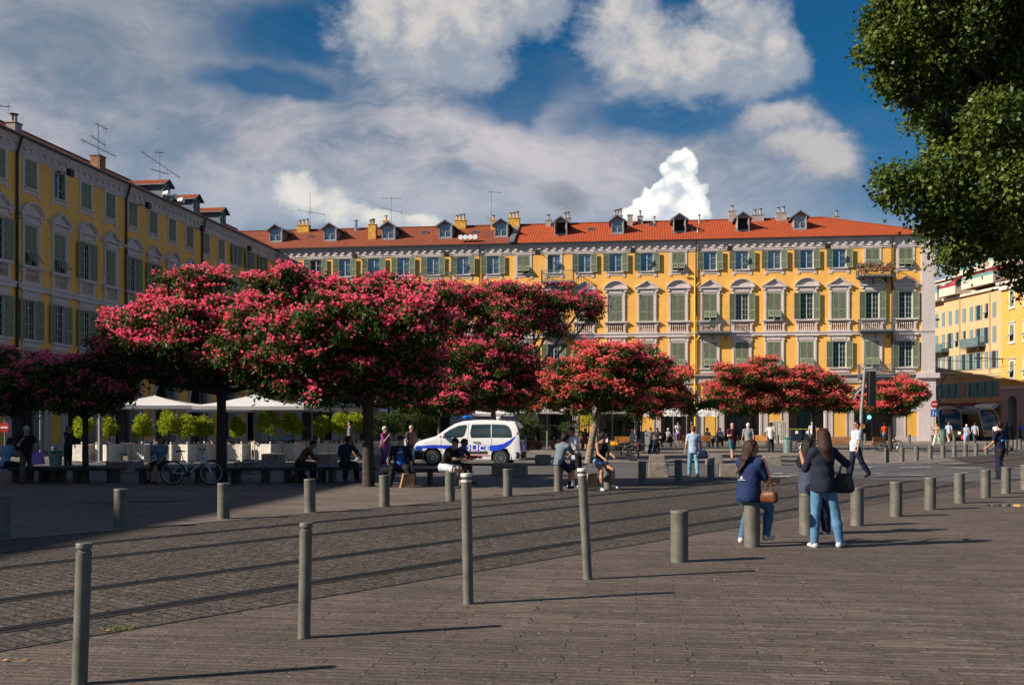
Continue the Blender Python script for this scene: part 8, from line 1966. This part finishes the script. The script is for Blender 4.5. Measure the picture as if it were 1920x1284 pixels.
    # lettering
    cu = bpy.data.curves.new('lettering', 'FONT'); cu.body = 'POLICE'; cu.size = .265; cu.offset = .010; cu.extrude = .002; cu.align_x = 'LEFT'; cu.space_character = 1.12
    tmp = bpy.data.objects.new('tmp', cu); COL.objects.link(tmp); bpy.context.view_layer.update()
    me = bpy.data.meshes.new_from_object(tmp.evaluated_get(bpy.context.evaluated_depsgraph_get())); bpy.data.objects.remove(tmp)
    me.materials.clear(); me.materials.append(M['white'])
    xs_ = [v.co.x for v in me.vertices]; wd = max(xs_) - min(xs_)
    o = obj('lettering', me, t, (-.30, -(hw + .0095), .618)); o.rotation_euler = (R(90), 0, 0); o.scale = (1.26 / wd, 1, 1)
    o2 = obj('lettering', me.copy(), t, (.82, hw + .0095, .618)); o2.rotation_euler = (R(90), 0, PI); o2.scale = o.scale
    c_ = at(881, 42.9); t.location = (c_.x, c_.y, 0); t.rotation_euler = (0, 0, R(-8.5)); s_ = 1.03; t.scale = (s_, s_, s_)
van()
# ------------------------------------------------------------------ trams
M['tramgold'] = mat('gold_tram_paint', (.42, .27, .09), .28, .55, .1, 1); M['tramroof'] = mat('grey_tram_roof', (.28, .27, .27), .45, .2, .15, 2); M['tramglass'] = glass('tram_glass', (.012, .02, .028), .04, 1.); M['dest'] = None
m, nt, bs = new_mat('destination_leds'); bs.inputs['Base Color'].default_value = (.3, .02, .02, 1); bs.inputs['Emission Color'].default_value = (.8, .06, .05, 1); bs.inputs['Emission Strength'].default_value = .03; M['dest'] = m
m, nt, bs = new_mat('headlamp_on'); bs.inputs['Base Color'].default_value = (.9, .85, .7, 1); bs.inputs['Emission Color'].default_value = (1, .9, .7, 1); bs.inputs['Emission Strength'].default_value = 4; M['headon'] = m
def tram(loc, rz, L_, lab, lit=False):
    """front at local -y; rounded nose; length to +y"""
    t = thing('tram', lab, 'tram', loc, rz, 'gold and grey trams at the street stop'); W2 = 1.22; H_ = 3.2
    def sect(y):
        f = min(1, max(0, (y) / 2.6)); k = math.sin(f * PI / 2) ** .7
        return W2 * (.80 + .20 * k), f
    ys = [0, .15, .35, .6, .9, 1.3, 1.8, 2.6] + list(np.arange(3.4, L_ + .1, .9)); rings = []
    def ring(y):
        w, f = sect(y); pts = []
        for k in range(9): 
            z = .35 + (2.55 - .35) * k / 8; b = .05 * math.sin(PI * k / 8); ysh = (1 - f) * (z / H_) ** 1.8 * .95; pts.append((-(w + b), y + ysh, z))
        for k in range(1, 7):
            a = PI / 2 * k / 6; z = 2.55 + (H_ - 2.55) * math.sin(a); ysh = (1 - f) * (z / H_) ** 1.8 * .95; pts.append((-w * (1 - (1 - math.cos(a)) * .95), y + ysh, z))
        return pts + [(-x, y_, z) for x, y_, z in reversed(pts[:-1])]
    body = MB(); gl = MB(); roof = MB()
    RG = [ring(y) for y in ys]; n = len(RG[0])
    for i in range(len(ys) - 1):
        for k in range(n - 1):
            q = [RG[i][k], RG[i][k + 1], RG[i + 1][k + 1], RG[i + 1][k]]; zc = sum(p[2] for p in q) / 4
            side = k < 8 or k >= n - 9; yy = ys[i]
            tgt = body
            if side and .95 < zc < 2.45 and yy > 1.4: tgt = gl
            elif zc > 2.6: tgt = roof if yy > .3 else body
            tgt.face(q, 0, True)
    body.face([p for p in RG[0]], 0); body.face([p for p in RG[-1]][::-1], 0)
    body.build('body', 'tramgold', t); gl.build('side_windows', 'tramglass', t); roof.build('roof', 'tramroof', t)
    # big windscreen laid 2 cm proud of the nose
    ws = MB(); R0 = RG[0]
    def nose(u, z): w = W2 * .80; ysh = (z / H_) ** 1.8 * .95; return (u * w * (1 if z < 2.5 else max(.2, 1 - (z - 2.5) ** 2 * .9)), ysh - .02 + abs(u) ** 3 * .02, z)
    NZ_ = 12
    for i in range(NZ_):
        z0 = 1.0 + (2.95 - 1.0) * i / NZ_; z1 = 1.0 + (2.95 - 1.0) * (i + 1) / NZ_
        for k in range(8): u0, u1 = -.95 + 1.9 * k / 8, -.95 + 1.9 * (k + 1) / 8; ws.face([nose(u0, z0), nose(u1, z0), nose(u1, z1), nose(u0, z1)], 0, True)
    ws.build('windscreen', 'tramglass', t)
    for s in (-1, 1):
        mb = MB(); mb.tube([nose(s * 1.03, .9), nose(s * 1.03, 1.6), nose(s * 1.03, 2.3), nose(s * 1.0, 2.8), nose(s * .8, 3.05)], .045, 8); mb.build('pillar_trim', 'tramgold' if s > 0 else 'silver', t)
        mb = MB(); p = nose(s * .75, .75); mb.sphere((p[0], p[1] - .0, .75), .09, 10); mb.build('headlight', 'headon' if lit and s > 0 else 'lens', t)
    mb = MB()
    for k in range(9):
        a, b = nose(-.55 + k * .12, 2.62), nose(-.47 + k * .12, 2.70); mb.face([(a[0], a[1] - .03, 2.60), (b[0], a[1] - .03, 2.60), (b[0], b[1] - .02, 2.72), (a[0], b[1] - .02, 2.72)])
    mb.build('destination_display', 'dest', t)
    mb = MB(); mb.box(-1.0, 1.0, .3, L_ - .2, .05, .36); mb.build('underframe', 'blackplastic', t)
    mb = MB(); mb.box(-.7, .7, 3.2, L_ - 1, H_ - .02, H_ + .12); mb.build('roof_box', 'tramroof', t)
    for yy in (4.5, 8.5):
        for s in (-1, 1): mb = MB(); mb.box(s * (W2 + .01) - .02, s * (W2 + .01) + .05 * s, yy, yy + 1.3, .4, 2.5) if s > 0 else mb.box(-(W2 + .06), -(W2 - .0), yy, yy + 1.3, .4, 2.5); mb.build('door', 'tramglass', t)
    return t
tram(at(1783, 96.5), R(-12), 13, 'gold nosed tram with lit headlamp, left of two at the street corner', True)
tram(at(1861, 99.5), R(16), 13, 'gold tram on the right side, second of two at the street corner')
# hand rail with pantograph of left tram
t = thing('pantograph', 'dark folded pantograph arm above the left tram', 'pantograph', at(1765, 104, 3.3)); mb = MB(); mb.tube([(0, 0, 0), (-.5, 0, 1.6), (.5, 0, 3.1)], .06, 6); mb.tube([(-.5, 0, 3.1), (1.5, 0, 3.15)], .05, 6); mb.build('arm', 'iron', t)
